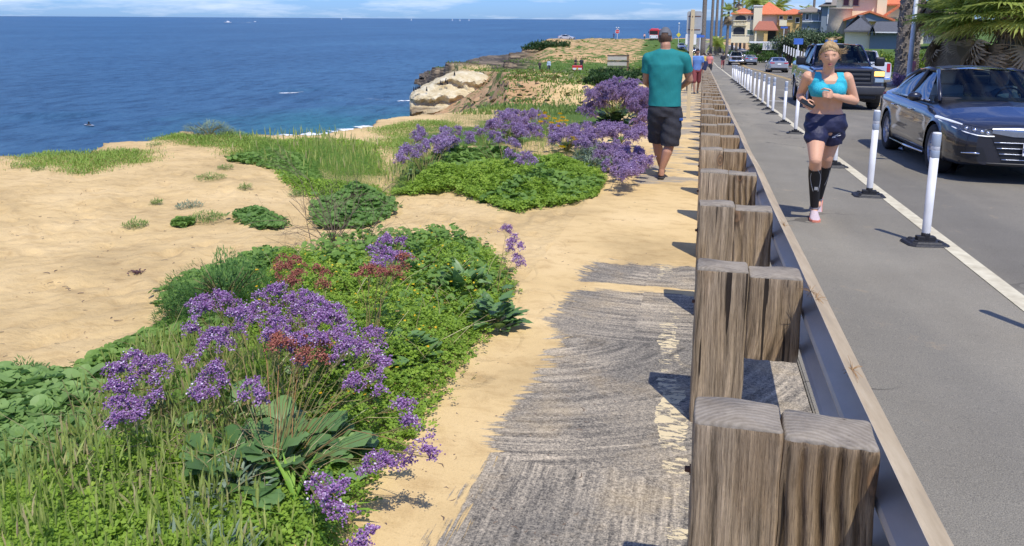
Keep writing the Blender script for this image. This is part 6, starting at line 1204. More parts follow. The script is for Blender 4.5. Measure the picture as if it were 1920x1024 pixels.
def sedan(loc, rz, label, col, detail=False, driver=None, group=None):
    root = empty('sedan', loc, rz, label, 'car', group); T = SED; P = paintmat('paint_%d_%d_%d' % tuple(int(c*100) for c in col), col, .35); shell(root, T, P, 120 if detail else 70)
    cabin(root, T, P, detail, (.42, .40, .38), driver, detail); mirror(root, .90, -.72, 1.0, (.20, .13, .14), P)
    for sx in (-1, 1):
        for ya in T['axles']: wheel(root, sx*.815, ya, T['wr'], .225, 5)
        # lamps
        hl = MB().add(*decal([[(sx*.47, .672), (sx*.66, .705), (sx*.82, .742), (sx*.90, .775)], [(sx*.50, .612), (sx*.66, .618), (sx*.82, .662), (sx*.90, .745)]], off=.008)).build('headlight', M('headlamp_silver', (.16, .17, .19), .2, .7, scale=60, var=.6), root)
        t_ = snapy([(sx*x, 0, z) for x, z in ((.47, .606), (.56, .604), (.66, .612), (.76, .638), (.84, .676), (.90, .74))], True, .012); g = MB(); g.add(*tubeg(t_, [.007]*6, 6)); t_ = snapy([(sx*x, 0, z) for x, z in ((.78, .728), (.84, .748), (.90, .772))], True, .012); g.add(*tubeg(t_, [.008, .016, .020], 6)); g.build('light_strip', M('white_lamp', (.85, .88, .92), .3, emit=.35), hl)
        for kx in (.54, .61, .68, .75): MB().add(*ball(snapy([(sx*kx, 0, .645+(kx-.54)*.20)], True, .006)[0], (.026, .012, .020), 10, 6)).build('lamp_lens', chrome, hl, True)
        MB().add(*decal([[(sx*.42, .945), (sx*.62, .96), (sx*.80, .965), (sx*.87, .95)], [(sx*.42, .86), (sx*.62, .845), (sx*.80, .86), (sx*.87, .89)]], False, .008)).build('tail_light', M('red_tail_lamp', (.45, .02, .03), .25), root)
        fo = MB().add(*decal([[(sx*.58, .455), (sx*.72, .465), (sx*.86, .455)], [(sx*.52, .30), (sx*.70, .29), (sx*.83, .33)]], off=.006)).build('fog_lamp_recess', blackpl, root)
        MB().add(*tubeg(snapy([(sx*.62, 0, .385), (sx*.70, 0, .388), (sx*.79, 0, .375)], True, .02), [.012, .014, .010], 6)).build('fog_lamp', chrome, fo, True)
        MB().add(*tubeg([(sx*.925, -1.08, .235), (sx*.945, -.2, .225), (sx*.94, .9, .23)], [.012, .02, .012], 6)).build('sill_trim', chrome if detail else P, root, True)
        for yd in (-.25, .85): MB().add(*tubeg([(sx*.945, yd-.09, .80), (sx*.962, yd, .802), (sx*.945, yd+.09, .80)], .013, 6)).build('door_handle', chrome if detail else P, root, True)
    gr = MB().add(*decal([[(-.50, .60), (0, .605), (.50, .60)], [(-.34, .26), (0, .26), (.34, .26)]], off=.006, n=8)).build('grille', blackpl, root)
    for z in (.32, .39, .46, .53): k = .34+.16*(z-.26)/.34; MB().add(*tubeg(snapy([(x*k, 0, z) for x in np.linspace(-1, 1, 13)], True, .02), .0075, 5)).build('grille_bar', chrome, gr, True)
    MB().add(*decal([[(-.49, .71), (-.25, .725), (.25, .725), (.49, .71)], [(-.50, .645), (-.25, .605), (.25, .605), (.50, .645)]], off=.016, n=6)).build('chrome_bar', M('satin_chrome', (.42, .43, .46), .22, .95), gr, True)
    MB().add(*boxg((0, -2.515, .645), (.10, .012, .075), bev=.005)).build('emblem', chrome, gr)
    g = MB(); g.add(*tubeg(snapy([(x, 0, .262) for x in (-.8, -.5, 0, .5, .8)], True, .005), [.016]*5, 6)); g.build('lower_lip', blackpl, root, True)
    wp_ = M('white_plate', (.82, .82, .84), .5, var=.02)
    if detail:
        pl = MB().add(*boxg((0, -2.522, .46), (.31, .012, .16), bev=.003)).build('number_plate', wp_, root); textobj('8AZ', .105, (-.062, -2.5295, .447), (pi/2, 0, 0), M('plate_blue', (.03, .05, .22), .5), pl); textobj('California', .034, (0, -2.5295, .518), (pi/2, 0, 0), M('plate_red', (.6, .03, .04), .5), pl)
    else:
        MB().add(*boxg((0, 2.44, .80), (.32, .012, .15))).build('number_plate', wp_, root)
        MB().add(*boxg((0, 2.40, .36), (1.5, .10, .20), bev=.03)).build('rear_bumper_insert', blackpl, root)
    return root
PK = dict(len=(-2.95, 2.95), hwmax=1.0, axles=(-1.98, 1.70), wr=.41, arch=.475, tum=.03, crease=[(.75, .014, .07)],
    hw=([-2.95, -2.88, -2.6, -1.9, 2.7, 2.95], [.86, .935, .985, 1.0, 1.0, .96]), zb=([-2.95, -2.5, 2.5, 2.95], [.46, .42, .42, .55]),
    zs=([-2.95, -2.6, -1.4, 0, 1.0, 1.02, 2.95], [1.12, 1.16, 1.22, 1.24, 1.26, 1.34, 1.36]), zt=([-2.95, -2.85, -2.5, -1.5, 1.0, 1.02, 2.95], [1.12, 1.20, 1.25, 1.31, 1.3, 1.34, 1.36]),
    cab=dict(wb=(.80, -1.42, 1.27), wt=(.66, -.68, 1.83), rt=(.66, .95, 1.83), rb=(.74, 1.12, 1.32), belt=1.27, yb=.10, bow=.12, beltmat=None))
PK['cab']['beltmat'] = blackpl
def pickup(loc, rz, label, col, detail=False, group=None, blinker=False):
    root = empty('pickup_truck', loc, rz, label, 'pickup', group); T = PK; P = paintmat('paint_%d_%d_%d' % tuple(int(c*100) for c in col), col, .3); shell(root, T, P, 120 if detail else 70); cabin(root, T, P, True, (.10, .10, .11), False); mirror(root, 1.0, -1.12, 1.36, (.28, .16, .27), blackpl if detail else P)
    gm = M('dark_grille_plastic', (.035, .037, .042), .5) if detail else blackpl
    for sx in (-1, 1):
        for ya in T['axles']: wheel(root, sx*.86, ya, T['wr'], .28, 6)
        V, F = plateg([(sx*a, b_, c_) for a, b_, c_ in ([(.63, -2.965, 1.13), (.86, -2.945, 1.12), (.965, -2.80, 1.10), (.97, -2.80, .78), (.87, -2.945, .76), (.66, -2.965, .76)] if sx > 0 else [(.63, -2.965, 1.13), (.86, -2.945, 1.12), (.965, -2.80, 1.10), (.97, -2.80, .78), (.87, -2.945, .76), (.66, -2.965, .76)][::-1])], .015); hl = MB().add(V, F).build('headlight', M('headlamp_dark', (.10, .11, .13), .2, .5, scale=30, var=.4), root)
        MB().add(*boxg((sx*.79, -2.975, 1.03), (.26, .02, .13), bev=.01)).build('turn_signal', M('amber_lamp_lit', (1.0, .45, .10), .4, emit=3.0) if blinker and sx > 0 else M('amber_lamp', (.45, .22, .10), .3), hl)
        MB().add(*boxg((sx*.80, -2.975, .85), (.24, .02, .12), bev=.01)).build('lamp_lens', chrome, hl)
        MB().add(*boxg((sx*.84, 2.93, 1.10), (.16, .06, .40), bev=.02)).build('tail_light', M('red_tail_lamp', (.45, .02, .03), .25), root)
        MB().add(*boxg((sx*.72, -3.045, .62), (.16, .02, .08), bev=.01)).build('fog_lamp', chrome, root)
    gr = MB().add(*boxg((0, -2.955, .94), (1.22, .03, .40), bev=.01)).build('grille', blackpl, root); g = MB()
    for z in (1.12, .76): g.add(*boxg((0, -2.985, z), (1.26, .06, .06), bev=.015))
    for s in (-1, 1): g.add(*boxg((s*.60, -2.985, .94), (.07, .06, .38), bev=.015))
    for z in (1.0, .88): g.add(*boxg((0, -2.99, z), (1.1, .05, .065), bev=.015))
    g.build('grille_frame', gm, gr); MB().add(*latheg([(.085, 0), (.085, .02)], 20, (0, -3.03, .94), 'y')).build('emblem', M('blue_oval', (.06, .07, .10), .4), gr)
    b_ = MB(); b_.add(*boxg((0, -2.98, .56), (1.92, .16, .26), bev=.05)); b_.add(*boxg((0, 3.0, .58), (1.9, .14, .2), bev=.04)); b_.build('bumper', gm if detail else chrome, root, True)
    MB().add(*boxg((0, -2.90, .38), (1.5, .1, .14), bev=.03)).build('lower_valance', blackpl, root)
    MB().add(*boxg((.0 if not detail else -.18, -3.07, .60), (.31, .012, .15))).build('number_plate', M('red_white_plate', (.70, .35, .38), .5) if detail else M('white_plate', (.82, .82, .84), .5, var=.02), root)
    if not detail: g = MB(); g.add(*boxg((0, 2.96, 1.0), (1.5, .03, .6), bev=.01)); g.build('tailgate', P, root)
    return root
def zr_(y): return float(zroad(y))
def place(r, y): r.rotation_euler.x = -.0414 if abs(r.rotation_euler.z) < 1 else .0414; return r
place(sedan((4.05, 13.38, zr_(13.38)+.004), 0, 'dark blue-black sedan with chrome grille coming towards the camera in the near lane', (.020, .021, .030), True, (.10, .16, .22)), 13)
tk = place(pickup((4.25, 28.3, zr_(28.3)+.004), 0, 'dark navy pickup truck with lit turn signal behind the running woman', (.016, .02, .055), True, None, True), 28); tk.scale = (1.03, 1.03, 1.05)
place(pickup((7.35, 42, zr_(42)+.004), pi, 'white pickup half hidden behind the dark pickup truck', (.74, .74, .74)), 44)
place(sedan((7.1, 82, zr_(82)+.004), pi, 'silver sedan driving away, the nearer of the two silver ones', (.42, .44, .48), False, None, 'silver sedans driving away'), 77)
place(sedan((6.9, 124, zr_(124)+.02), pi, 'grey-blue sedan driving away, farther of the two, by the brick driveway', (.30, .35, .42), False, None, 'silver sedans driving away'), 110)
place(pickup((4.75, 122, zr_(122)+.02), 0, 'white pickup truck coming down the hill in the far distance', (.74, .74, .74)), 122)
# air freshener garland in the navy truck
g = MB()
for k in range(40): a = RG.random()*6; p = np.array((.0-.12+RG.normal(0, .03), 27.2+RG.normal(0, .03), zr_(27.6)+1.36+.48*k/40)); g.add(*tubeg([p, p+(.05*cos(a), .02, .03*sin(a))], [.012, .005], 4))
for v in range(len(g.V)): g.V[v][:, 0] += 4.22
tag(g.build('garland', M('green_garland', (.03, .30, .14), .6, col2=(.3, .6, .4))), 'green tinsel garland hanging inside the navy pickup\'s windscreen', 'decoration')
# ------------------------------------------------------------ shore, rocks, boats
def sea_pt(px, py, h=0):
    d = f_*FPX+r_*(px-CX)-u_*(py-CY); return CAM+d*((SEA+h-CAM[2])/d[2])
foamm = bpy.data.materials.new('sea_foam'); foamm.use_nodes = True; nt = foamm.node_tree; b = nt.nodes['Principled BSDF']; b.inputs['Base Color'].default_value = (.85, .88, .88, 1); b.inputs['Roughness'].default_value = .9
pos = N(nt, 'NewGeometry').outputs['Position']; fr = N(nt, 'Attribute', attribute_name='r').outputs['Fac']; fn_ = noise(nt, pos, .9, 9, .7); al = mth(nt, 'MULTIPLY', mth(nt, 'SUBTRACT', mth(nt, 'ADD', fr, fn_), .78), 6, clamp=True); L(nt, al, b.inputs['Alpha'])
def foam(line, w, name='surf', lo=.0, hi=.7):
    P = [sea_pt(px, py)[:2] for px, py in line]; Q = []
    for a, b_ in zip(P[:-1], P[1:]):
        for t in np.linspace(0, 1, 8, endpoint=False): Q.append(a*(1-t)+b_*t)
    Q.append(P[-1]); Q = np.array(Q); T = np.gradient(Q, axis=0); T /= np.linalg.norm(T, axis=1)[:, None]; Nn = np.stack((-T[:, 1], T[:, 0]), -1); V = []; R = []
    for i, (q, n_) in enumerate(zip(Q, Nn)):
        ww = w*(.7+.5*sin(i*1.3)+.3*sin(i*2.9)); e = min(1, i/3, (len(Q)-1-i)/3)
        for k in range(7): u = k/6; V.append((q[0]+n_[0]*ww*(u-.5), q[1]+n_[1]*ww*(u-.5), SEA+.03)); R.append((lo+(hi-lo)*sin(pi*u))*e)
    ii = np.arange(len(V)).reshape(-1, 7); o = MB().add(V, np.stack((ii[:-1, :-1], ii[:-1, 1:], ii[1:, 1:], ii[1:, :-1]), -1).reshape(-1, 4), 0, R).build(name, foamm); tag(o, kind='structure')
foam([(500, 262), (560, 254), (620, 252), (660, 247), (700, 234)], 5.5); foam([(520, 268), (600, 258), (660, 252)], 4, 'surf', 0, .5)
foam([(742, 190), (758, 189), (778, 189)], 1.6); foam([(785, 158), (800, 160), (830, 158)], 1.0); foam([(775, 224), (800, 226), (830, 228)], 1.2); foam([(640, 184), (700, 186), (745, 190)], 1.0, 'surf', 0, .32)
foam([(532, 176), (545, 172), (553, 175)], 3.2, 'surf', .35, .9); foam([(440, 42.6), (460, 42.4), (476, 41.6)], 5, 'boat_wake', .3, .8)
foam([(80, 66), (200, 64), (330, 68)], 14, 'surf', 0, .16); foam([(330, 60), (420, 61), (470, 60)], 12, 'surf', 0, .16)
# long swells
g = MB()
for (x0, x1, py, h) in ((-60, 260, 216, .55), (480, 640, 168, .5), (520, 700, 186, .35)):
    n = 40; V = []
    for i in range(n+1):
        t = i/n; a = sea_pt(x0+(x1-x0)*t, py+3*sin(t*5)); d = a[:2]/np.linalg.norm(a[:2])
        for k in range(7): s = k/6-.5; V.append((a[0]+d[0]*s*7, a[1]+d[1]*s*7, SEA-.02+h*cos(s*pi)**2*sin(pi*t)))
    ii = np.arange(len(V)).reshape(-1, 7); g.add(V, np.stack((ii[:-1, :-1], ii[1:, :-1], ii[1:, 1:], ii[:-1, 1:]), -1).reshape(-1, 4))
o = g.build('swell', bpy.data.materials['sea_water'], smooth=True); tag(o, kind='structure')
# the pale rock
rk = bpy.data.materials.new('guano_rock'); rk.use_nodes = True; nt = rk.node_tree; b = nt.nodes['Principled BSDF']; b.inputs['Roughness'].default_value = .95; gm = N(nt, 'NewGeometry'); pos = gm.outputs['Position']
sp = N(nt, 'SeparateXYZ'); L(nt, pos, sp.inputs[0]); st = noise(nt, mapv(nt, pos, (.3, .3, 2.2)), 1.1, 8, .65); bl_ = noise(nt, pos, .9, 8, .7)
lay = ramp(nt, st, [(.38, (.20, .15, .09)), (.5, (.46, .36, .20)), (.65, (.60, .48, .29))]); wh = ramp(nt, bl_, [(.3, (.46, .36, .19)), (.5, (.66, .55, .33)), (.68, (.80, .74, .56))])
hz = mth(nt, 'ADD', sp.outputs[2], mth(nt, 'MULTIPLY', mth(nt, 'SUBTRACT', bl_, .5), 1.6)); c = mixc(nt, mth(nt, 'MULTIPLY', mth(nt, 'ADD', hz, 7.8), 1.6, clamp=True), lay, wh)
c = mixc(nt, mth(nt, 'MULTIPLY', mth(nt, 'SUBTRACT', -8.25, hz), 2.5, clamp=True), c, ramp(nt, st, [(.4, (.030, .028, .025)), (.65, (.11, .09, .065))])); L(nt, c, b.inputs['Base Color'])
bp = N(nt, 'Bump'); bp.inputs['Distance'].default_value = .35; L(nt, mth(nt, 'ADD', bl_, mth(nt, 'MULTIPLY', st, .8)), bp.inputs['Height']); L(nt, bp.outputs[0], b.inputs['Normal'])
def rockloft(stn, D0, nang=64, name='rock', mat=rk, label='', seed=0, amp=.35, dep=4.0, cat='rock'):
    """stn: (px, top py, bottom py) stations along the picture, standing at distance D0"""
    V = []; m = 46; xs = np.linspace(0, len(stn)-1, m)
    for q in xs:
        px, pt, pb = [np.interp(q, range(len(stn)), [s[k] for s in stn]) for k in range(3)]
        u = q/(len(stn)-1); t_, b_ = WD(px, pt, D0), WD(px, pb, D0); zt, zb = t_[2], min(b_[2], SEA-1) if pb > 200 or mat is not rk else b_[2]; rd = np.array((t_[0], t_[1]))/hypot(t_[0], t_[1]); dd = dep*(.35+.65*sin(pi*min(1, .12+u*.9)))**.6
        for k in range(nang):
            a = 2*pi*k/nang; cy_, cz = cos(a), sin(a); z = (zt+zb)/2+(zt-zb)/2*(abs(cz)**.7)*(1 if cz > 0 else -1); w = dd*abs(cy_)**.55*(1 if cy_ > 0 else -1)
            fz = (z-zb)/(zt-zb+.01)
            if cy_ < 0: w = w*(1+.17*np.clip(1.6*sin(z*3.6+.5*sin(t_[0])), -1, 1)+.22*exp(-((z+8.0)/.35)**2)-.35*sst(-8.3, -9.2, z)+.0)*(1-.45*max(0, fz-.35))     # notch, ledge, undercut, sloping top
            nz_ = wob(t_[0]*1.1+w, z*2.1, 1.1, seed)+.5*wob(t_[0]*2.7, z*4+w*1.5, 1.3, seed+2)+.35*wob(t_[0]*6, z*8+w*4, 1.2, seed+5)
            P = np.array((t_[0]+rd[0]*w, t_[1]+rd[1]*w, z+amp*.5*nz_)); P[:2] += rd*nz_*amp; V.append(P)
    V = np.array(V); F = [(i*nang+k, i*nang+(k+1) % nang, (i+1)*nang+(k+1) % nang, (i+1)*nang+k) for i in range(m-1) for k in range(nang)]+[tuple(range(nang-1, -1, -1)), tuple((m-1)*nang+k for k in range(nang))]
    o = MB().add(V, F).build(name, mat, smooth=False); tag(o, label, cat); return o
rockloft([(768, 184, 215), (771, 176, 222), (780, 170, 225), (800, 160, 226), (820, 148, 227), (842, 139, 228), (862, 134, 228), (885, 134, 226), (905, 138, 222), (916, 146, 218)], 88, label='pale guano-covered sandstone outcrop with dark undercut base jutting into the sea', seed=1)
dk = bpy.data.materials.new('dark_strata'); dk.use_nodes = True; nt = dk.node_tree; b = nt.nodes['Principled BSDF']; b.inputs['Roughness'].default_value = .95; pos = N(nt, 'NewGeometry').outputs['Position']; st = noise(nt, mapv(nt, pos, (.12, .12, 1.7)), 1.4, 9, .7); L(nt, ramp(nt, st, [(.38, (.022, .02, .018)), (.48, (.085, .07, .052)), (.58, (.20, .16, .11)), (.72, (.40, .32, .21))]), b.inputs['Base Color'])
bp = N(nt, 'Bump'); bp.inputs['Distance'].default_value = .5; L(nt, st, bp.inputs['Height']); L(nt, bp.outputs[0], b.inputs['Normal'])
rockloft([(786, 141, 151), (795, 138, 155), (815, 134, 158), (840, 126, 160), (870, 122, 162), (900, 121, 162), (930, 123, 160)], 146, name='rock_shelf', mat=dk, label='lowest dark layered rock shelf tapering into the sea behind the pale outcrop', seed=3, amp=.5, dep=7, cat='rock shelf')
rockloft([(866, 121, 130), (880, 117, 134), (905, 113, 136), (930, 111, 138), (960, 113, 138), (1000, 118, 138), (1040, 124, 138)], 152, name='rock_shelf', mat=dk, label='middle brown layered rock shelf of the headland behind the pale outcrop', seed=6, amp=.5, dep=6, cat='rock shelf')
rockloft([(898, 108, 116), (915, 106, 120), (950, 104, 122), (985, 101, 122), (1010, 100, 122)], 166, name='rock_shelf', mat=dk, label='upper rock shelf of the headland with an overhanging seaward lip', seed=9, amp=.4, dep=6, cat='rock shelf')
bk = M('cormorant_black', (.012, .012, .014), .7)
for i, (px, py) in enumerate([(776, 168), (780, 166), (784, 164), (787, 163), (826, 156), (829, 157), (836, 152), (839, 155), (800, 168), (852, 138)]):
    q_ = WD(px, py+3.2, 85.2 if py > 150 else 86); g = MB(); g.add(*ringloft([((0, 0, 0), .05, .06), ((0, 0, .12), .11, .13), ((0, .02, .3), .09, .10), ((0, .0, .45), .045, .05), ((0, -.02, .55), .04, .045), ((0, -.02, .62), .045, .06), ((0, -.04, .66), .02, .03)], 10)); g.add(*tubeg([(0, -.05, .62), (0, -.18, .63)], [.02, .005], 5)); g.add(*tubeg([(0, .08, .15), (0, .2, .0)], [.05, .02], 5))
    o = g.build('seabird', bk, None, True); o.location = q_; o.scale = (.75, .75, .75); o.rotation_euler = (0, 0, i*1.3); tag(o, 'black seabird perched on the pale rock, '+['leftmost at its seaward tip', 'second from the seaward tip', 'third from the seaward tip', 'fourth from the seaward tip', 'left one of the middle pair', 'right one of the middle pair', 'tallest on the middle ledge', 'just right of the tallest on the ledge', 'lone one low on the front face', 'lone one at the top'][i], 'seabird', 'seabirds on the pale rock')
# boats and surfer
def boat(px, py, L_, label, sail=False, name='motor_boat'):
    p = sea_pt(px, py); root = empty(name, p, pi/2, label, 'boat'); V, F = ringloft([((0, 0, -.3), L_*.10, L_*.40), ((0, 0, L_*.04), L_*.15, L_*.5), ((0, 0, L_*.10), L_*.16, L_*.52)], 20, 1.8); MB().add(V, F).build('hull', M('boat_white', (.8, .8, .8), .4), root)
    MB().add(*boxg((0, -L_*.05, L_*.15), (L_*.2, L_*.28, L_*.14), bev=L_*.03)).build('cabin', M('boat_white', (.8, .8, .8), .4), root)
    if sail: MB().add(*tubeg([(0, 0, 0), (0, 0, L_*1.3)], [.15, .1], 6)).build('mast', M('boat_white', (.8, .8, .8), .4), root); V, F = plateg([(0, -.3, L_*.2), (0, -L_*.45, L_*.25), (0, -.2, L_*1.25)], .1); MB().add(V, F).build('sail', M('sail_cloth', (.82, .82, .80), .8), root)
boat(427, 43, 17, 'white speedboat trailing a long wake near the horizon'); boat(478, 41.5, 9, 'small white boat just right of the speedboat\'s wake')
for i, (px, py) in enumerate([(640, 35.6), (771, 37.4), (848, 37.8), (862, 38.2), (879, 38)]): p = sea_pt(px, py+1.2); k = np.linalg.norm(p)/FPX; boat(px, py+1.2, 3.2*k, 'tiny white sailing boat on the horizon, '+['leftmost of five', 'second from the left of five', 'middle one of five', 'fourth from the left of five', 'rightmost of five'][i], True, 'sailing_boat')
p = sea_pt(167, 236)-np.array((0, 0, .38)); root = empty('surfer', p, .4, 'surfer sitting on a board in the open water at left', 'surfer'); root.name = 'person'
MB().add(*ringloft([((0, 0, .0), .2, .16), ((0, 0, .3), .22, .14), ((0, 0, .55), .18, .12), ((0, 0, .62), .07, .07)], 14)).add(*ball((0, 0, .74), (.09, .10, .12))).add(*capsule([(-.2, 0, .5), (-.3, -.1, .3), (-.15, -.3, .2)], [.05, .045, .04])).add(*capsule([(.2, 0, .5), (.3, -.1, .3), (.15, -.3, .2)], [.05, .045, .04])).build('body', bk, root, True)
tag(root, 'surfer in a black wetsuit sitting low in the water at left', 'person'); V, F = ringloft([((0, 0, 0), .24, .9), ((0, 0, .07), .27, 1.0)], 24, 1.8); o = MB().add(V, F).build('surfboard', M('board_grey', (.35, .37, .40), .4)); o.location = p+(.0, 0, .42); o.rotation_euler = (0, 0, 1.2); tag(o, 'pale surfboard under the seated surfer in the open water', 'surfboard')

# ------------------------------------------------------------ signs and far street furniture
creamw = M('cream_painted_wood', (.62, .50, .30), .8, var=.08, scale=10, stretch=(1, 1, .1)); signback = M('sign_back_metal', (.42, .44, .43), .5, .2); signw = M('sign_white', (.75, .77, .76), .5)
b0 = W(1290, 222); root = empty('sign_post', b0, 0, 'cream wooden post with backs of three metal signs beside the walking man', 'sign'); 
MB().add(*boxg((0, 0, 1.31), (.092, .092, 2.66), bev=.006)).build('post', creamw, root)
def rrect(w, h, r=.03, n=4): return [(sx*(w/2-r)+r*cos(a), sz*(h/2-r)+r*sin(a)) for sx, sz, a0 in ((1, 1, 0), (-1, 1, pi/2), (-1, -1, pi), (1, -1, 3*pi/2)) for a in [a0+k*pi/2/n for k in range(n+1)]]
def panel(c, w, h, mat, parent, name='sign_panel', th=.006, r=.03, rz=0):
    P = rrect(w, h, r); V, F = prismg(P, 0, th); V = V[:, [0, 2, 1]]; F = [tuple(reversed(q)) for q in F]; V[:, 1] *= -1; cz, sz = cos(rz), sin(rz); V = np.stack((V[:, 0]*cz-V[:, 1]*sz, V[:, 0]*sz+V[:, 1]*cz, V[:, 2]), -1); return MB().add(V+np.array(c), F).build(name, mat, parent)
panel((.045, .056, 2.33), .36, .54, signback, root, r=.05); panel((-.02, .056, 1.93), .26, .26, signw, root); panel((-.05, .056, 1.72), .10, .16, signw, root)
for z in (2.48, 2.16): MB().add(*latheg([(.010, 0), (.012, -.012), (.0, -.014)], 8, (0, -.047, z), 'y')).add(*boxg((0.045, .048, z), (.30, .01, .02))).build('bracket', rust, root)
dkw = M('dark_wood_pole', (.07, .06, .055), .9)
def pole(px, py, D, h, r, label, mat=dkw, name='utility_pole', cat='pole'):
    q_ = WD(px, py, D); z = Hs(q_[0], q_[1]); root = empty(name, (q_[0], q_[1], z), 0, label, cat); MB().add(*tubeg([(0, 0, -.3), (0, 0, h)], [r, r*.7], 10)).build('pole', mat, root); return root
# slatted board seen from behind, red warning board
q_ = WD(1158, 140, 58); root = empty('slatted_board', (q_[0], q_[1], Hs(q_[0], q_[1])), radians(10), 'weathered double-panel board on a post standing in the grass terrace', 'sign board'); zt = WD(1158, 102, 58)[2]-root.location.z
bd = M('grey_board', (.50, .46, .38), .85)
for k in (0, 1): MB().add(*boxg((-.05, -.03, zt-.27-k*.40), (1.40, .05, .27), bev=.01)).build('panel', bd, root); MB().add(*boxg((0, 0, zt-.08-k*.40), (1.55, .16, .07))).build('rail', dkw, root)
MB().add(*boxg((0, 0, zt-.90), (1.55, .16, .06))).build('rail', dkw, root); MB().add(*boxg((.70, .0, zt/2-.1), (.14, .14, zt+.2))).build('post', M('brown_post', (.22, .13, .07), .9), root)
q_ = WD(1082, 141, 88); root = empty('warning_board', (q_[0], q_[1], Hs(q_[0], q_[1])), radians(12), 'low red and yellow warning board standing at the edge of the grass terrace', 'sign'); zt = max(.7, WD(1082, 131, 88)[2]-root.location.z)
panel((0, 0, zt-.28), 1.1, .56, M('sign_red', (.55, .03, .03), .5), root, 'frame', .03); panel((0, -.012, zt-.28), 1.0, .46, signw, root, 'board', .03)
panel((0, -.024, zt-.17), 1.0, .22, MC['sign_red'], root, 'board', .03, .01); V, F = plateg([(-.16, -.064, zt-.46), (.16, -.064, zt-.46), (0, -.064, zt-.2)], .004); MB().add(V, F).build('symbol', yelf, root)
for s in (-1, 1): MB().add(*boxg((s*.4, .02, zt*.4), (.06, .05, zt*.9))).build('leg', dkw, root)
# stop sign seen far off, lamp, diamond sign
def farsign(px, pyb, pyt, D, label, kind):
    q_ = WD(px, pyb, D); z0 = Hs(q_[0], q_[1]); root = empty('street_sign' if kind != 'lamp' else 'street_lamp', (q_[0], q_[1], z0), atan2(-q_[0], q_[1]), label, 'sign' if kind != 'lamp' else 'lamp'); zt = WD(px, pyt, D)[2]-z0; MB().add(*tubeg([(0, 0, -.2), (0, 0, zt)], [.06, .06], 6)).build('pole', signw, root)
    if kind == 'stop':
        P = [(.62*cos(a), .62*sin(a)) for a in np.arange(8)*pi/4+pi/8]
        for k, (sc, mt) in enumerate(((1, signw), (.9, M('sign_red', (.55, .03, .03), .5)))): V, F = prismg([(a*sc, b_*sc) for a, b_ in P], 0, .03); V = V[:, [0, 2, 1]]; V[:, 1] = -V[:, 1]-.03-k*.01; MB().add(V+np.array((0, 0, zt-.9)), F).build('sign_panel', mt, root)
        textobj('STOP', .42, (0, -.085, zt-.92), (pi/2, 0, 0), signw, root)
        for s in (-1, 1): MB().add(*ball((s*.3, 0, zt+.15), (.16, .16, .16))).build('globe', signw, root)
    if kind == 'diamond': V, F = prismg([(0, -.6), (.6, 0), (0, .6), (-.6, 0)], 0, .03); V = V[:, [0, 2, 1]]; V[:, 1] = -V[:, 1]-.05; MB().add(V+np.array((0, 0, zt*.45)), F).build('sign_panel', M('sign_yellow', (.70, .62, .08), .5), root); MB().add(*ball((0, 0, zt), (.22, .22, .22))).build('globe', signw, root)
    if kind == 'blue': panel((0, -.06, zt-.25), .75, .5, M('sign_blue', (.06, .16, .55), .5), root, r=.04)
    if kind == 'bluew': panel((0, -.06, zt-.12), .95, .26, M('sign_blue', (.06, .16, .55), .5), root, r=.04)
    return root
farsign(1157, 80, 53, 228, 'distant red octagonal stop sign with two white lamps above the far car park', 'stop'); farsign(1272, 76, 44, 210, 'tall thin pole with a yellow-green diamond sign right of the walking man\'s cap', 'diamond')
farsign(1469, 72, 50, 120, 'thin pole with a blue street-name sign in front of the grey-green trees', 'bluew'); farsign(1494, 122, 72, 72, 'blue parking sign on a thin pole left of the dark pickup truck', 'blue'); farsign(1312, 88, 66, 95, 'small green sign by the far end of the path', 'bluew')
# fire engine
q_ = WD(1226, 76, 222); root = empty('fire_engine', (q_[0], q_[1], Hs(q_[0], q_[1])+.02), radians(-12), 'red fire engine parked at the far car park left of the walking man', 'fire engine'); rd_ = M('engine_red', (.55, .02, .03), .35, coat=.6)
MB().add(*boxg((0, 1.2, 1.75), (2.5, 3.0, 2.5), bev=.15)).add(*boxg((0, 5.2, 1.8), (2.5, 4.6, 2.4), bev=.08)).build('body', rd_, root); MB().add(*boxg((0, -.31, 2.1), (2.2, .06, .95), bev=.02)).build('windscreen', darkint, root); MB().add(*boxg((0, -.32, 1.1), (2.3, .1, .75), bev=.03)).build('front_panel', signw, root)
MB().add(*boxg((0, .6, 3.12), (2.0, .4, .22), bev=.04)).build('light_bar', M('light_bar_red', (.8, .1, .1), .3), root); MB().add(*boxg((0, -.45, .55), (2.5, .35, .35), bev=.05)).build('bumper', chrome, root)
for sx in (-1, 1):
    for y in (1.0, 5.6): wheel(root, sx*1.1, y, .5, .3, 6)
    MB().add(*boxg((sx*.85, -.38, 1.0), (.3, .06, .22))).build('headlight', chrome, root); MB().add(*boxg((sx*1.45, -.1, 2.2), (.2, .12, .5), bev=.03)).build('wing_mirror', blackpl, root)
# far parked cars: reuse the sedan with other paint
for (px, py, D, rz, col, lb) in [(1062, 84, 232, 1.4, (.60, .62, .62), 'pale car parked side-on at the far cliff-top car park'), (1278, 84, 190, .1, (.72, .72, .72), 'white car parked far away right of the walking man\'s cap'), (1296, 82, 175, .2, (.05, .05, .06), 'dark car parked far away behind the wooden sign post'), (1069, 83, 239, 1.5, (.03, .04, .14), 'dark blue car behind the pale one at the far car park')]:
    q_ = WD(px, py, D); sedan((q_[0], q_[1], Hs(q_[0], q_[1])+.03), rz, lb, col, False, None, 'cars parked at the far car park')
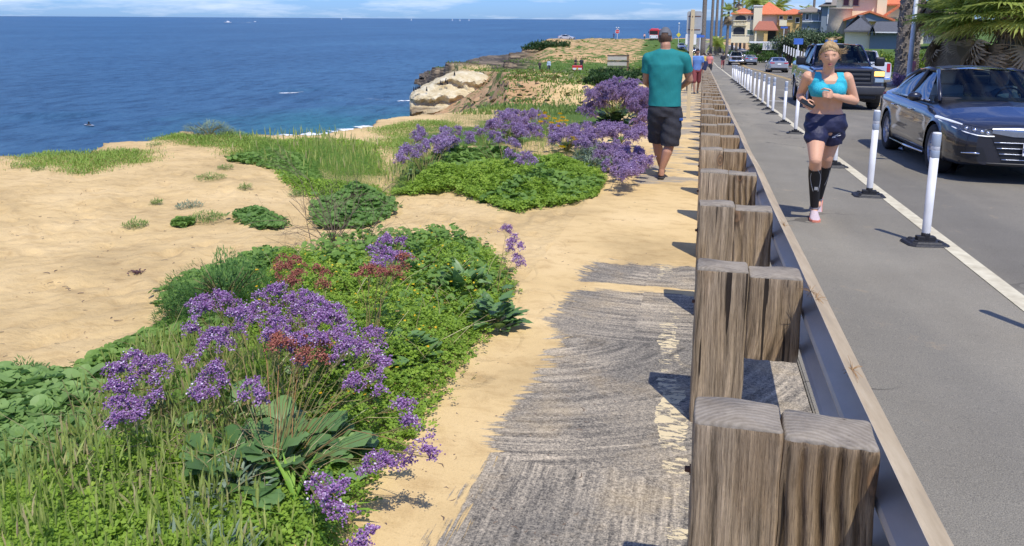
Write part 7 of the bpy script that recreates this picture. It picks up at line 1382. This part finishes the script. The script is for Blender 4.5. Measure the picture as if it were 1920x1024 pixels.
# low walls / kerbs of the far car park
g = MB(); P0, P1, P2 = WD(1078, 83, 236), WD(1140, 79, 240), WD(1225, 75, 246)
for a, b_, mt, nm, lb in ((P0, P1, signw, 'low_wall', 'low pale wall along the seaward edge of the far car park'), (P1, P2, M('brick_orange', (.38, .17, .09), .9), 'low_wall', 'low orange-brown wall of the far car park left of the fire engine')):
    d = b_-a; L_ = hypot(d[0], d[1]); zz = Hs(a[0], a[1]); V, F = boxg((L_/2, 0, .3), (L_, .3, .9)); o = MB().add(V, F).build(nm, mt); o.location = (a[0], a[1], zz); o.rotation_euler = (0, -atan2(Hs(b_[0], b_[1])-zz, L_), atan2(d[1], d[0])); tag(o, lb, 'wall')

# ------------------------------------------------------------ houses
tile = M('terracotta_tiles', (.55, .13, .055), .8, var=.2, scale=3, col2=(.75, .24, .10), bump=.05, bscale=6); tile2 = M('brown_terracotta', (.36, .13, .08), .85, var=.2); shing = M('grey_shingles', (.10, .105, .115), .9, var=.2, scale=5, bump=.03); shing2 = M('taupe_shingles', (.24, .21, .17), .9, var=.2)
cream = M('cream_stucco', (.82, .74, .52), .9, var=.04); ochre = M('ochre_stucco', (.62, .42, .16), .9, var=.05); yell = M('yellow_stucco', (.82, .74, .48), .9, var=.04); stone = M('beige_stone', (.52, .44, .32), .95, var=.12, bump=.03); bgrey = M('blue_grey_siding', (.20, .24, .28), .8, var=.05); whitep = M('white_trim', (.78, .78, .76), .6); dwin = M('dark_window', (.03, .035, .045), .15)
class House:
    def __init__(s, px0, py0, D, label, name='house'):
        q_ = WD(px0, py0, D); s.z0 = q_[2]; s.k = D/FPX*1.01; s.px0, s.py0 = px0, py0; s.root = empty(name, q_, atan2(-q_[0], q_[1]), label, 'house')
    def X(s, px): return (px-s.px0)*s.k
    def Z(s, py): return (s.py0-py)*s.k
    def wall(s, a, b, t, bt, mat, dep=6, off=0, name='wall', bev=0):
        o = MB().add(*boxg(((s.X(a)+s.X(b))/2, off+dep/2, (s.Z(t)+s.Z(bt))/2), (s.X(b)-s.X(a), dep, s.Z(t)-s.Z(bt)), bev=bev)).build(name, mat, s.root); s.last = o; return o
    def hip(s, a, b, t, e, mat, dep=7, off=-.5, ins=None, ov=.3, gable=False):
        x0, x1, zt, ze = s.X(a), s.X(b), s.Z(t), s.Z(e); w = x1-x0; i_ = (min(w, dep)/2 if ins is None else ins) if not gable else 0; y0, y1 = off, off+dep; ym = (y0+y1)/2
        V = [(x0, y0, ze), (x1, y0, ze), (x1, y1, ze), (x0, y1, ze), (x0+i_, ym, zt), (x1-i_, ym, zt), (x0, y0, ze-.18), (x1, y0, ze-.18), (x1, y1, ze-.18), (x0, y1, ze-.18)]
        return MB().add(V, [(0, 1, 5, 4), (1, 2, 5), (2, 3, 4, 5), (3, 0, 4), (6, 7, 1, 0), (7, 8, 2, 1), (8, 9, 3, 2), (9, 6, 0, 3), (9, 8, 7, 6)]).build('roof', mat, s.root)
    def frontgable(s, a, b, t, e, mat, wallmat, dep=8, off=-.4, th=.25):
        x0, x1, xm, zt, ze = s.X(a), s.X(b), (s.X(a)+s.X(b))/2, s.Z(t), s.Z(e); y0, y1 = off, off+dep
        V = [(x0, y0, ze), (xm, y0, zt), (x1, y0, ze), (x0, y1, ze), (xm, y1, zt), (x1, y1, ze)]; V += [(x, y, z-th) for x, y, z in V]
        MB().add(V, [(0, 1, 4, 3), (1, 2, 5, 4), (6, 9, 10, 7), (7, 10, 11, 8), (0, 6, 7, 1), (1, 7, 8, 2), (3, 4, 10, 9), (4, 5, 11, 10), (0, 3, 9, 6), (2, 8, 11, 5)]).build('roof', mat, s.root)
        MB().add([(x0+.3, off+.3, ze-th), (x1-.3, off+.3, ze-th), (xm, off+.3, zt-th-.1), (x0+.3, off+dep-.3, ze-th), (x1-.3, off+dep-.3, ze-th), (xm, off+dep-.3, zt-th-.1)], [(0, 1, 2), (3, 5, 4)]).build('gable_wall', wallmat, s.root)
    def win(s, a, b, t, bt, off=0, mat=dwin, frame=whitep, arch=False, par=None):
        x0, x1, z1, z0 = s.X(a), s.X(b), s.Z(t), s.Z(bt); n = 12 if arch else 1; r = (x1-x0)/2; xm = (x0+x1)/2
        P = [(x0, z0), (x1, z0)]+([(x1, z1-r*.6)]+[(xm+r*cos(t_), z1-r*.6+r*.6*sin(t_)) for t_ in np.linspace(0, pi, 12)[1:-1]]+[(x0, z1-r*.6)] if arch else [(x1, z1), (x0, z1)])
        V, F = prismg(P, 0, .06); V = np.stack((V[:, 0], off-V[:, 2]-.005, V[:, 1]), -1); w = MB().add(V, F).build('window', mat, s.root)
        if frame:
            g = MB(); c_ = np.array([(p[0], off-.05, p[1]) for p in P+[P[0]]])
            for p, q in zip(c_[:-1], c_[1:]): g.add(*tubeg([p, q], .05, 4))
            g.add(*boxg(((x0+x1)/2, off-.07, z0-.05), (x1-x0+.25, .12, .08)))
            o = g.build('frame', frame, w)
h = House(1368, 78, 176, 'cream two-storey house with orange tile roof and stacked arched balconies')
h.wall(1370, 1409, 27, 80, cream, 8); h.hip(1367, 1412, 19, 29, tile, 10, -.8); h.win(1375, 1394, 32, 41, 0, arch=True, frame=cream); h.win(1373, 1393, 52, 66, 0, arch=True, frame=cream); h.win(1397, 1400, 33, 40); h.win(1402, 1406, 33, 40); h.win(1397, 1408, 57, 66, mat=M('green_window', (.10, .16, .12), .3))
for k in range(9): MB().add(*latheg([(.07, 0), (.12, .25), (.07, .5), (.09, .8)], 8, (h.X(1374+k*2.4), -.35, h.Z(48.5)))).build('baluster', cream, h.root)
h.wall(1372, 1395, 40.8, 42, cream, .5, -.6, 'balcony_rail'); h.wall(1372, 1395, 48.5, 50, cream, .7, -.7, 'balcony_floor')
h.wall(1406, 1420, 16, 60, cream, 2, -1.0, 'chimney'); h.wall(1405, 1421, 15, 17, whitep, 2.3, -1.15, 'chimney_cap')
h.wall(1409.2, 1446, 29, 80, cream, 9, .3); h.hip(1403, 1462, 8, 29.5, tile, 12, -.6); h.hip(1444, 1505, 20, 29.5, tile, 10, -1.0)
h.wall(1446.2, 1500, 29, 80, ochre, 9, -.2); h.wall(1449, 1461, 40, 50, cream, 1.5, -1.8, 'balcony'); h.win(1449, 1455, 33, 38.5, -.2); h.win(1463, 1470, 33, 38.5, -.2); h.win(1458, 1468, 50, 66, -.2, mat=M('brown_door', (.12, .07, .05), .6), frame=None); h.win(1476, 1482, 36, 44, -.2)
h.hip(1407, 1447, 42, 56.5, tile2, 6, -4.5, ins=1.0); h.wall(1424, 1430, 56.6, 80, ochre, .8, -4.2, 'porch_column'); h.wall(1409, 1412, 56.6, 80, cream, .5, -4.2, 'porch_column'); h.win(1431, 1445, 58, 80, .28, mat=dwin, frame=None)
h = House(1490, 50, 150, 'grey-roofed blue-grey house with white corner boards behind the round trees')
h.wall(1502, 1534, 24, 60, bgrey, 7, 1.0); h.hip(1494, 1536, 14, 24.5, shing2, 9, .2); h.wall(1532, 1566, 13, 60, bgrey, 8, 0, 'wall'); h.hip(1528, 1575, 2, 14, shing2, 10, -.8); h.wall(1541.5, 1543.5, 13, 45, whitep, .2, -.15, 'corner_board'); h.win(1507, 1512, 28, 38, 1.0); h.win(1516, 1528, 28, 40, 1.0, mat=M('glazed_porch', (.16, .2, .24), .2)); h.win(1548, 1556, 20, 30); h.wall(1536, 1547, 3, 9, whitep, 1.5, -.5, 'chimney'); h.wall(1502, 1532, 40, 41.5, whitep, .3, .5, 'balcony_rail')
h = House(1560, 75, 112, 'large yellow stucco house with orange tile roofs and a round stone tower')
h.wall(1563, 1625, -22, 80, yell, 8); h.hip(1560, 1628, -38, -2, tile, 10, -.8, ins=3); h.wall(1562, 1627, -1.5, 1, tile2, .6, -.9, 'cornice')
for a in (1573, 1588): h.win(a, a+9, 4, 18, 0, mat=M('maroon_window', (.10, .03, .04), .3), frame=stone)
V, F = latheg([(1.6, 0), (1.45, 2.2), (1.35, 4.1), (1.42, 4.15), (1.42, 4.3)], 24, (h.X(1570), -.4, h.Z(78))); MB().add(V, F).build('tower', stone, h.root, True)
h.frontgable(1575, 1652, 26, 40, tile, bgrey, 5, -3.2); h.wall(1580, 1588, 38, 66, M('slate_blue', (.14, .17, .20), .6), .3, -2.6, 'door_panel')
h.wall(1625.2, 1640, -18, 80, yell, 8.5, -.4, 'wall'); h.wall(1640.2, 1700, 14, 80, yell, 7, .6); h.hip(1634, 1705, 2, 15, tile, 9, -.2, ins=1)
x0, x1 = h.X(1634), h.X(1664); V = [(x0, -2.0, h.Z(34)), (x1, -2.0, h.Z(12)), (x1, -.6, h.Z(12)), (x0, -.6, h.Z(34))]; V += [(a, b_, c_-.35) for a, b_, c_ in V]; MB().add(V, [(0, 1, 2, 3), (7, 6, 5, 4), (0, 4, 5, 1), (1, 5, 6, 2), (2, 6, 7, 3), (3, 7, 4, 0)]).build('stair_roof', tile, h.root)
h.win(1667, 1680, 20, 33, .6, arch=True, frame=whitep, mat=M('brown_glass', (.16, .10, .06), .3)); h.wall(1645, 1690, 37, 39, stone, .5, .0, 'ledge'); h.wall(1698, 1724, 24, 36, tile, 4, -.5, 'side_roof')
h = House(1585, 85, 92, 'low house with dark grey shingle roofs and white eaves below the yellow house')
h.wall(1583, 1622, 60, 90, cream, 6); h.hip(1581, 1630, 34, 60, shing, 8, -.6, ins=1.8); h.wall(1622.2, 1682, 63, 90, bgrey, 6, -.5); h.hip(1622, 1686, 45, 61.5, shing, 8, -1.2, ins=.6); h.wall(1622, 1686, 61.6, 63.4, whitep, .2, -1.3, 'eave_board'); h.frontgable(1618, 1630, 50, 66, shing, bgrey, 2.5, -2.2, .1); h.wall(1672, 1682, 66, 85, dwin, .1, -.62, 'garage_door')
h = House(1326, 86, 185, 'small ochre garden building with posts behind the far path, left of the cream house', 'garden_house'); h.wall(1336, 1353, 72, 88, ochre, 4); h.wall(1335, 1354, 70, 72, cream, 4.6, -.3, 'flat_roof'); h.win(1339, 1342, 75, 86); h.win(1346, 1349, 75, 86)
h = House(1740, 70, 150, 'grey-roofed house glimpsed between the palms at the right', 'house'); h.wall(1722, 1800, 30, 80, bgrey, 8); h.hip(1715, 1810, 8, 31, shing2, 10)
# fences, walls, driveway
h = House(1432, 95, 118, 'white slatted gate beside the brick driveway', 'white_gate'); h.root['category'] = 'gate'
for k in range(13): h.wall(1430+k*2.6, 1431.6+k*2.6, 81, 93, whitep, .06, 0, 'picket')
h.wall(1429, 1465, 80, 81, whitep, .1, -.05, 'rail'); h.wall(1429, 1465, 92.6, 93.6, whitep, .1, -.05, 'rail')
h = House(1410, 88, 125, 'long white garden wall behind the clipped hedge', 'garden_wall'); h.root['category'] = 'wall'; h.wall(1405, 1468, 78.6, 81.5, whitep, .4, .6); h.wall(1468.3, 1515, 80, 82, whitep, .4, 0)
h = House(1468, 105, 92, 'pale picket fence running down the slope left of the dark pickup', 'picket_fence'); h.root['category'] = 'fence'
for k in range(9): h.wall(1468+k*4, 1470+k*4, 86+k*1.2, 98+k*1.6, whitep, .08, -k*.6, 'picket')
P = [W(1418, 108), W(1452, 108), W(1462, 97), W(1432, 97)]; V = [(11.1+bend(98), 98, float(zroad(98))+.135), (16, 98, float(zroad(98))+.5), (18, 116, float(zroad(116))+.6), (11.1+bend(116), 116, float(zroad(116))+.135)]
o = MB().add(V, [(0, 1, 2, 3)]).build('brick_driveway', M('driveway_brick', (.42, .20, .13), .9, var=.15)); o.data.update(); tag(o, kind='structure')

# ------------------------------------------------------------ trees, palms, hedges on the far side
def crown_tree(px, py, D, rx, h, label, mat, n=2600, ls=(.18, .34), trunk=.16, th=.35, name='round_tree', cat='tree', z=None, flat=.8):
    q_ = WD(px, py, D); z = Hs(q_[0], q_[1]) if z is None else q_[2]; root = empty(name, (q_[0], q_[1], z), 0, label, cat); g = MB(); rg = RG
    hubs = []
    for k in range(9):
        a = rg.random()*6.28; q = rx*.62*rg.random()**.5; c_ = np.array((q*cos(a), q*sin(a), h*(th+.25+.32*rg.random()))); hubs.append((c_, rx*rg.uniform(.34, .52))); g.add(*tubeg([(0, 0, -.2), (c_[0]*.25, c_[1]*.25, h*th*.8), c_], [trunk, trunk*.6, trunk*.2], 6))
    g.build('trunk', M('bark', (.16, .12, .09), .95, bump=.02), root); g = MB(); m = n//9
    for c_, r in hubs:
        u = rg.normal(0, 1, (m, 3)); u /= np.linalg.norm(u, axis=1)[:, None]; u *= (r*rg.random(m)**.22*(1+.22*np.sin(u[:, 0]*7+u[:, 2]*5)))[:, None]; P = c_+u*np.array((1, 1, flat)); P = P[P[:, 2] > .1]
        inst(g, T_leaf, P, rg.normal(.3, .8, len(P)), rg.uniform(0, 6.3, len(P)), rg.uniform(ls[0], ls[1], len(P)), None)
    g.build('crown', mat, root); return root
gg = ML('grey_green_leaf', (.05, .09, .04), (.14, .20, .10), (.26, .32, .19), .2); bright = ML('bright_hedge_leaf', (.08, .15, .02), (.24, .34, .04), (.45, .48, .07), .3); deep = ML('deep_hedge_leaf', (.03, .08, .015), (.09, .18, .03), (.18, .27, .06), .2)
for i, (px, D, rx, h_, m_) in enumerate([(1482, 118, 2.8, 4.2, gg), (1505, 116, 3.0, 4.6, gg), (1527, 112, 2.9, 4.7, gg), (1548, 110, 2.6, 4.4, gg), (1566, 104, 2.0, 3.8, deep), (1463, 128, 1.6, 3.4, gg), (1440, 150, 1.6, 2.5, deep), (1415, 152, 1.5, 2.4, gg)]):
    crown_tree(px, 92, D, rx, h_, ['round grey-green tree, leftmost of the big clump', 'round grey-green tree, second of the big clump', 'round grey-green tree, third of the big clump', 'round grey-green tree, rightmost of the big clump', 'dark green tree beside the stone tower', 'small grey-green tree left of the big clump', 'dark shrub tree at the cream house porch', 'grey-green shrub tree before the cream house'][i], m_, 3000, group if False else (.22, .42), name='round_tree')
for i, (px, py, D, L_, w, h_, m_, lb) in enumerate([(1366, 93, 142, 8, 2, 1.6, deep, 'clipped dark hedge along the far bend, left length'), (1404, 95, 134, 7, 2, 1.6, deep, 'clipped dark hedge along the far bend, right length'), (1512, 118, 76, 4.5, 2.0, 1.6, deep, 'hedge between the blue sign and the dark pickup'), (1585, 80, 84, 9, 2, 1.5, deep, 'green hedge under the low grey-roofed house'), (1640, 100, 72, 5, 2.5, 1.8, bright, 'yellow-green shrubbery behind the white pickup'), (1722, 90, 62, 4, 2, 1.9, bright, 'yellow-green shrubbery right of the twin palm trunks'), (1765, 110, 56, 5, 2, 1.9, bright, 'bright shrub behind the dark sedan\'s roof'), (1820, 105, 54, 7, 2.5, 2.2, deep, 'dark shrubbery under the big fan palms'), (1895, 105, 52, 8, 2.5, 2.2, deep, 'dark shrubbery at the right picture edge')]):
    q_ = WD(px, py, D); root = empty('hedge', (q_[0], q_[1], Hs(q_[0], q_[1])), radians(-8), lb, 'hedge'); n = int(700*L_); x = RG.uniform(0, L_, n); y = RG.uniform(-w/2, w/2, n); u = RG.random(n)**.5; z = u*h_*(.82+.22*np.sin(x*2.3)+.1*np.sin(x*5+y*3))*np.sqrt(np.clip(1-(y/w*1.7)**2, 0, 1))+.05
    inst_ = MB(); inst(inst_, T_leaf, np.stack((x, y, z), -1), RG.normal(.3, .8, n), RG.uniform(0, 6.3, n), RG.uniform(.14, .28, n), None); inst_.build('foliage', m_, root)
    g = MB(); [g.add(*tubeg([(xx, 0, -.2), (xx+.1, 0, h_*.5)], [.06, .03], 5)) for xx in np.arange(.5, L_, 1.2)]; g.build('stem', MC['bark'], root)
def frondfan(n=24):                                                     # costapalmate fan leaf: stalk and pleated segments
    V = [(-.018, 0, 0), (.018, 0, 0), (.014, .9, .05), (-.014, .9, .05)]; F = [(0, 1, 2, 3)]
    for k in range(n):
        a = (k/(n-1)-.5)*3.6; L_ = .95*(1-.25*abs(a)/1.8); c_, s_ = cos(a), sin(a); w = .034; b0 = len(V)
        for (t, ww, dz) in ((0, .02, .05), (.5, w, .05), (.8, w*.6, -.02), (1, .003, -.14+.10*(k%2))): x, y = L_*t*s_, .9+L_*t*c_; V += [(x-ww*c_, y+ww*s_, dz), (x+ww*c_, y-ww*s_, dz-.02)]
        for j in range(3): F.append((b0+2*j, b0+2*j+1, b0+2*j+3, b0+2*j+2))
    return np.array(V), F
def feather(n=22):
    V = []; F = []
    for i in range(n):
        t = (i+1)/n; z = .35*t-.75*t*t; 
        for s in (-1, 1): b0 = len(V); w = .30*sin(pi*min(1, .15+t*.85))+.05; V += [(0, t-.03, z), (0, t+.012, z), (s*w, t+.12, z-.12-.1*t)]; F.append((b0, b0+1, b0+2))
    V += [(-.012, 0, 0), (.012, 0, 0), (.008, .5, -.01), (-.008, .5, -.01), (.0, 1, -.4)]; b0 = len(V)-5; F += [(b0, b0+1, b0+2, b0+3), (b0+3, b0+2, b0+4)]; return np.array(V), F
fanT, feaT = frondfan(), feather(); palmg = ML('fan_palm_leaf', (.28, .38, .07), (.56, .62, .18), (.78, .72, .36), .42, .4); palmd = ML('dead_palm_leaf', (.26, .19, .11), (.52, .41, .26), (.66, .55, .36), .2); bark = M('palm_bark', (.21, .18, .15), .95, var=.45, scale=5, bump=.05, bscale=9, stretch=(1, 1, 2.5))
def palm(loc, h, label, R=1.8, n=34, tr=.2, skirt=20, T=None, boots=False, group=None, lean=0, name='fan_palm', drop=1.0, skd=1.6):
    T = fanT if T is None else T; root = empty(name, loc, 0, label, 'palm tree', group); P = [(lean*t*t, .15*sin(t*3), -.3+(h+.3)*t) for t in np.linspace(0, 1, 10)]; g = MB(); g.add(*tubeg(P, np.linspace(tr*1.25, tr*.85, 10), 12))
    if boots:
        m = int(h*34); z = RG.uniform(0, h, m); a = RG.uniform(0, 6.28, m); inst(g, boxg((0, .05, .06), (.10, .07, .22)), np.stack((np.cos(a)*tr*.95+lean*(z/h)**2, np.sin(a)*tr*.95, z), -1), -.45, a-pi/2, 1.0, RG.random(m))
    g.build('trunk', bark, root, not boots); top = np.array(P[-1]); g = MB(); a = RG.uniform(0, 6.28, n); el = np.arcsin(np.clip(RG.uniform(-.55*drop, 1, n), -1, 1)); inst(g, T, np.tile(top, (n, 1))+RG.normal(0, .08, (n, 3)), el, a, R*.5*RG.uniform(.75, 1.1, n) if T is fanT else R*RG.uniform(.8, 1.1, n), np.clip(RG.beta(2, 2, n)-.25*(el < 0)*0+.0, 0, 1)); g.build('fronds', palmg, root)
    if skirt: g = MB(); a = RG.uniform(0, 6.28, skirt); zz = RG.uniform(0, skd, skirt); inst(g, fanT, np.stack((np.full(skirt, top[0])+np.cos(a)*tr, top[1]+np.sin(a)*tr, top[2]-zz*.8), -1), RG.uniform(-1.45, -1.0, skirt), a-pi/2, np.stack((R*.5*np.ones(skirt)*.7, R*.5*np.ones(skirt), R*.5*np.ones(skirt)), -1), None); g.build('dead_fronds', palmd, root)
    return root
def pl_(px, py, D): q_ = WD(px, py, D); return (q_[0], q_[1], Hs(q_[0], q_[1]))
palm(pl_(1690, 150, 55), 13, 'thick rough palm trunk, left one of the twin trunks by the lamp post', 2.6, 40, .40, 30, boots=True); palm(pl_(1704, 150, 57), 13.5, 'thick rough palm trunk, right one of the twin trunks by the lamp post', 2.6, 40, .38, 30, boots=True, lean=.5)
def crownpalm(px, pyc, D, R, n, label, sk, tr=.35):
    b0 = pl_(px, 150, D); c_ = WD(px, pyc, D); return palm(b0, c_[2]-b0[2], label, R, n, tr, sk, boots=True, drop=.75, skd=1.4)
crownpalm(1790, 28, 46, 2.9, 80, 'big fan palm left of the largest one, its crown cut by the top edge', 50); crownpalm(1880, 22, 42, 3.6, 110, 'largest fan palm at the right picture edge with a yellow-green crown', 60); crownpalm(1762, -30, 50, 2.6, 80, 'fan palm with a grey dead skirt between the lamp post and the large fan palms', 60, .45)
crownpalm(1940, 10, 48, 3.3, 110, 'fan palm partly outside the right picture edge', 50)
dist = [(1318, 82, 150, 24, 0, 'darkest bare palm trunk by the far end of the path'), (1333, 84, 160, 23, 0, 'tall distant palm trunk, second from the left'), (1341.5, 84, 175, 24, 0, 'tall distant palm trunk, third from the left'), (1350.5, 84, 180, 25, 0, 'tall distant palm trunk, fourth from the left'), (1363, 86, 155, 8.4, 22, 'distant palm with a shaggy brown skirt low before the sky'), (1373, 80, 200, 19, 10, 'thin distant palm behind the left end of the orange roof'), (1381, 80, 190, 11.5, 22, 'distant palm with its brown crown just above the orange roof'), (1388, 80, 205, 24, 0, 'thin distant palm trunk rising right of the brown palm crown'), (1396, 80, 210, 25, 0, 'thinnest distant palm trunk above the orange roof'), (1523, 60, 190, 26, 0, 'tall trunk above the grey roof'), (1509, 62, 175, 9, 6, 'small palm between the orange roof and the grey roof')]
for (px, py, D, h_, sk, lb) in dist: palm(pl_(px, py, D), h_, lb, 1.9 if sk < 20 else 2.1, 22, .24 if px != 1318 else .36, sk, group='tall palms in the distance')
for (px, D, h_, lb) in [(1412, 195, 11.0, 'bushy date palm behind the orange roof, left one'), (1422, 198, 11.4, 'bushy date palm behind the orange roof, right one'), (1452, 190, 9.5, 'date palm showing above the orange roof ridge'), (1345, 165, 2.2, 'low feathery palm left of the shaggy palm trunk')]: palm(pl_(px, 80, D), h_, lb, 3.4 if h_ > 5 else 2.2, 46, .35, 10 if h_ > 5 else 0, feaT, name='date_palm', drop=.6)
# street lamp pole
b0 = pl_(1703, 152, 48); root = empty('street_lamp', b0, 0, 'grey street lamp pole in front of the twin palm trunks', 'street lamp'); MB().add(*tubeg([(0, 0, -.2), (0, 0, .5), (.02, 0, 9)], [.16, .13, .085], 14)).build('pole', M('galvanised_pole', (.60, .64, .68), .5, .1), root, True); MB().add(*boxg((0, 0, .15), (.42, .42, .5), bev=.04)).build('base', M('galvanised_pole', (.60, .64, .68), .5, .1), root); MB().add(*tubeg([(.02, 0, 8.8), (-.8, 0, 9.4), (-1.8, 0, 9.5)], [.06, .05, .045], 8)).build('arm', MC['galvanised_pole'], root); MB().add(*boxg((-2.1, 0, 9.45), (.7, .3, .16), bev=.05)).build('lamp_head', MC['galvanised_pole'], root)
# verge planting: ice plant, lavender tufts
x = RG.uniform(12.0, 24, 9000); y = RG.uniform(34, 88, 9000); k = dn_(x, y, .4, -.3); x, y = x[k], y[k]; g = MB(); inst(g, T_leaf, np.stack((x, y, H(x, y)+.05+.3*RG.random(len(x))), -1), RG.normal(.4, .7, len(x)), RG.uniform(0, 6.3, len(x)), RG.uniform(.15, .32, len(x)), None); tag(g.build('verge_shrubs', bright), kind='stuff')
sea_lavender(W(1692, 158), [(WD(1690+RG.normal(0, 12), 152+RG.normal(0, 6), 50+RG.normal(0, .3)), .5, .35) for k in range(16)], 'purple flowers growing round the foot of the street lamp', fs=.03, leaves=20, lsize=(.3, .5), dens=1.2, fmat=purple_mid, stemr=.008)
q_ = WD(1712, 112, 53); figure((q_[0], q_[1], Hs(q_[0], q_[1])), .6, 'person in pink seen between the lamp post and the shrubs', 1.6, (.65, .22, .25), (.5, .2, .25), group='people on the far pavement')
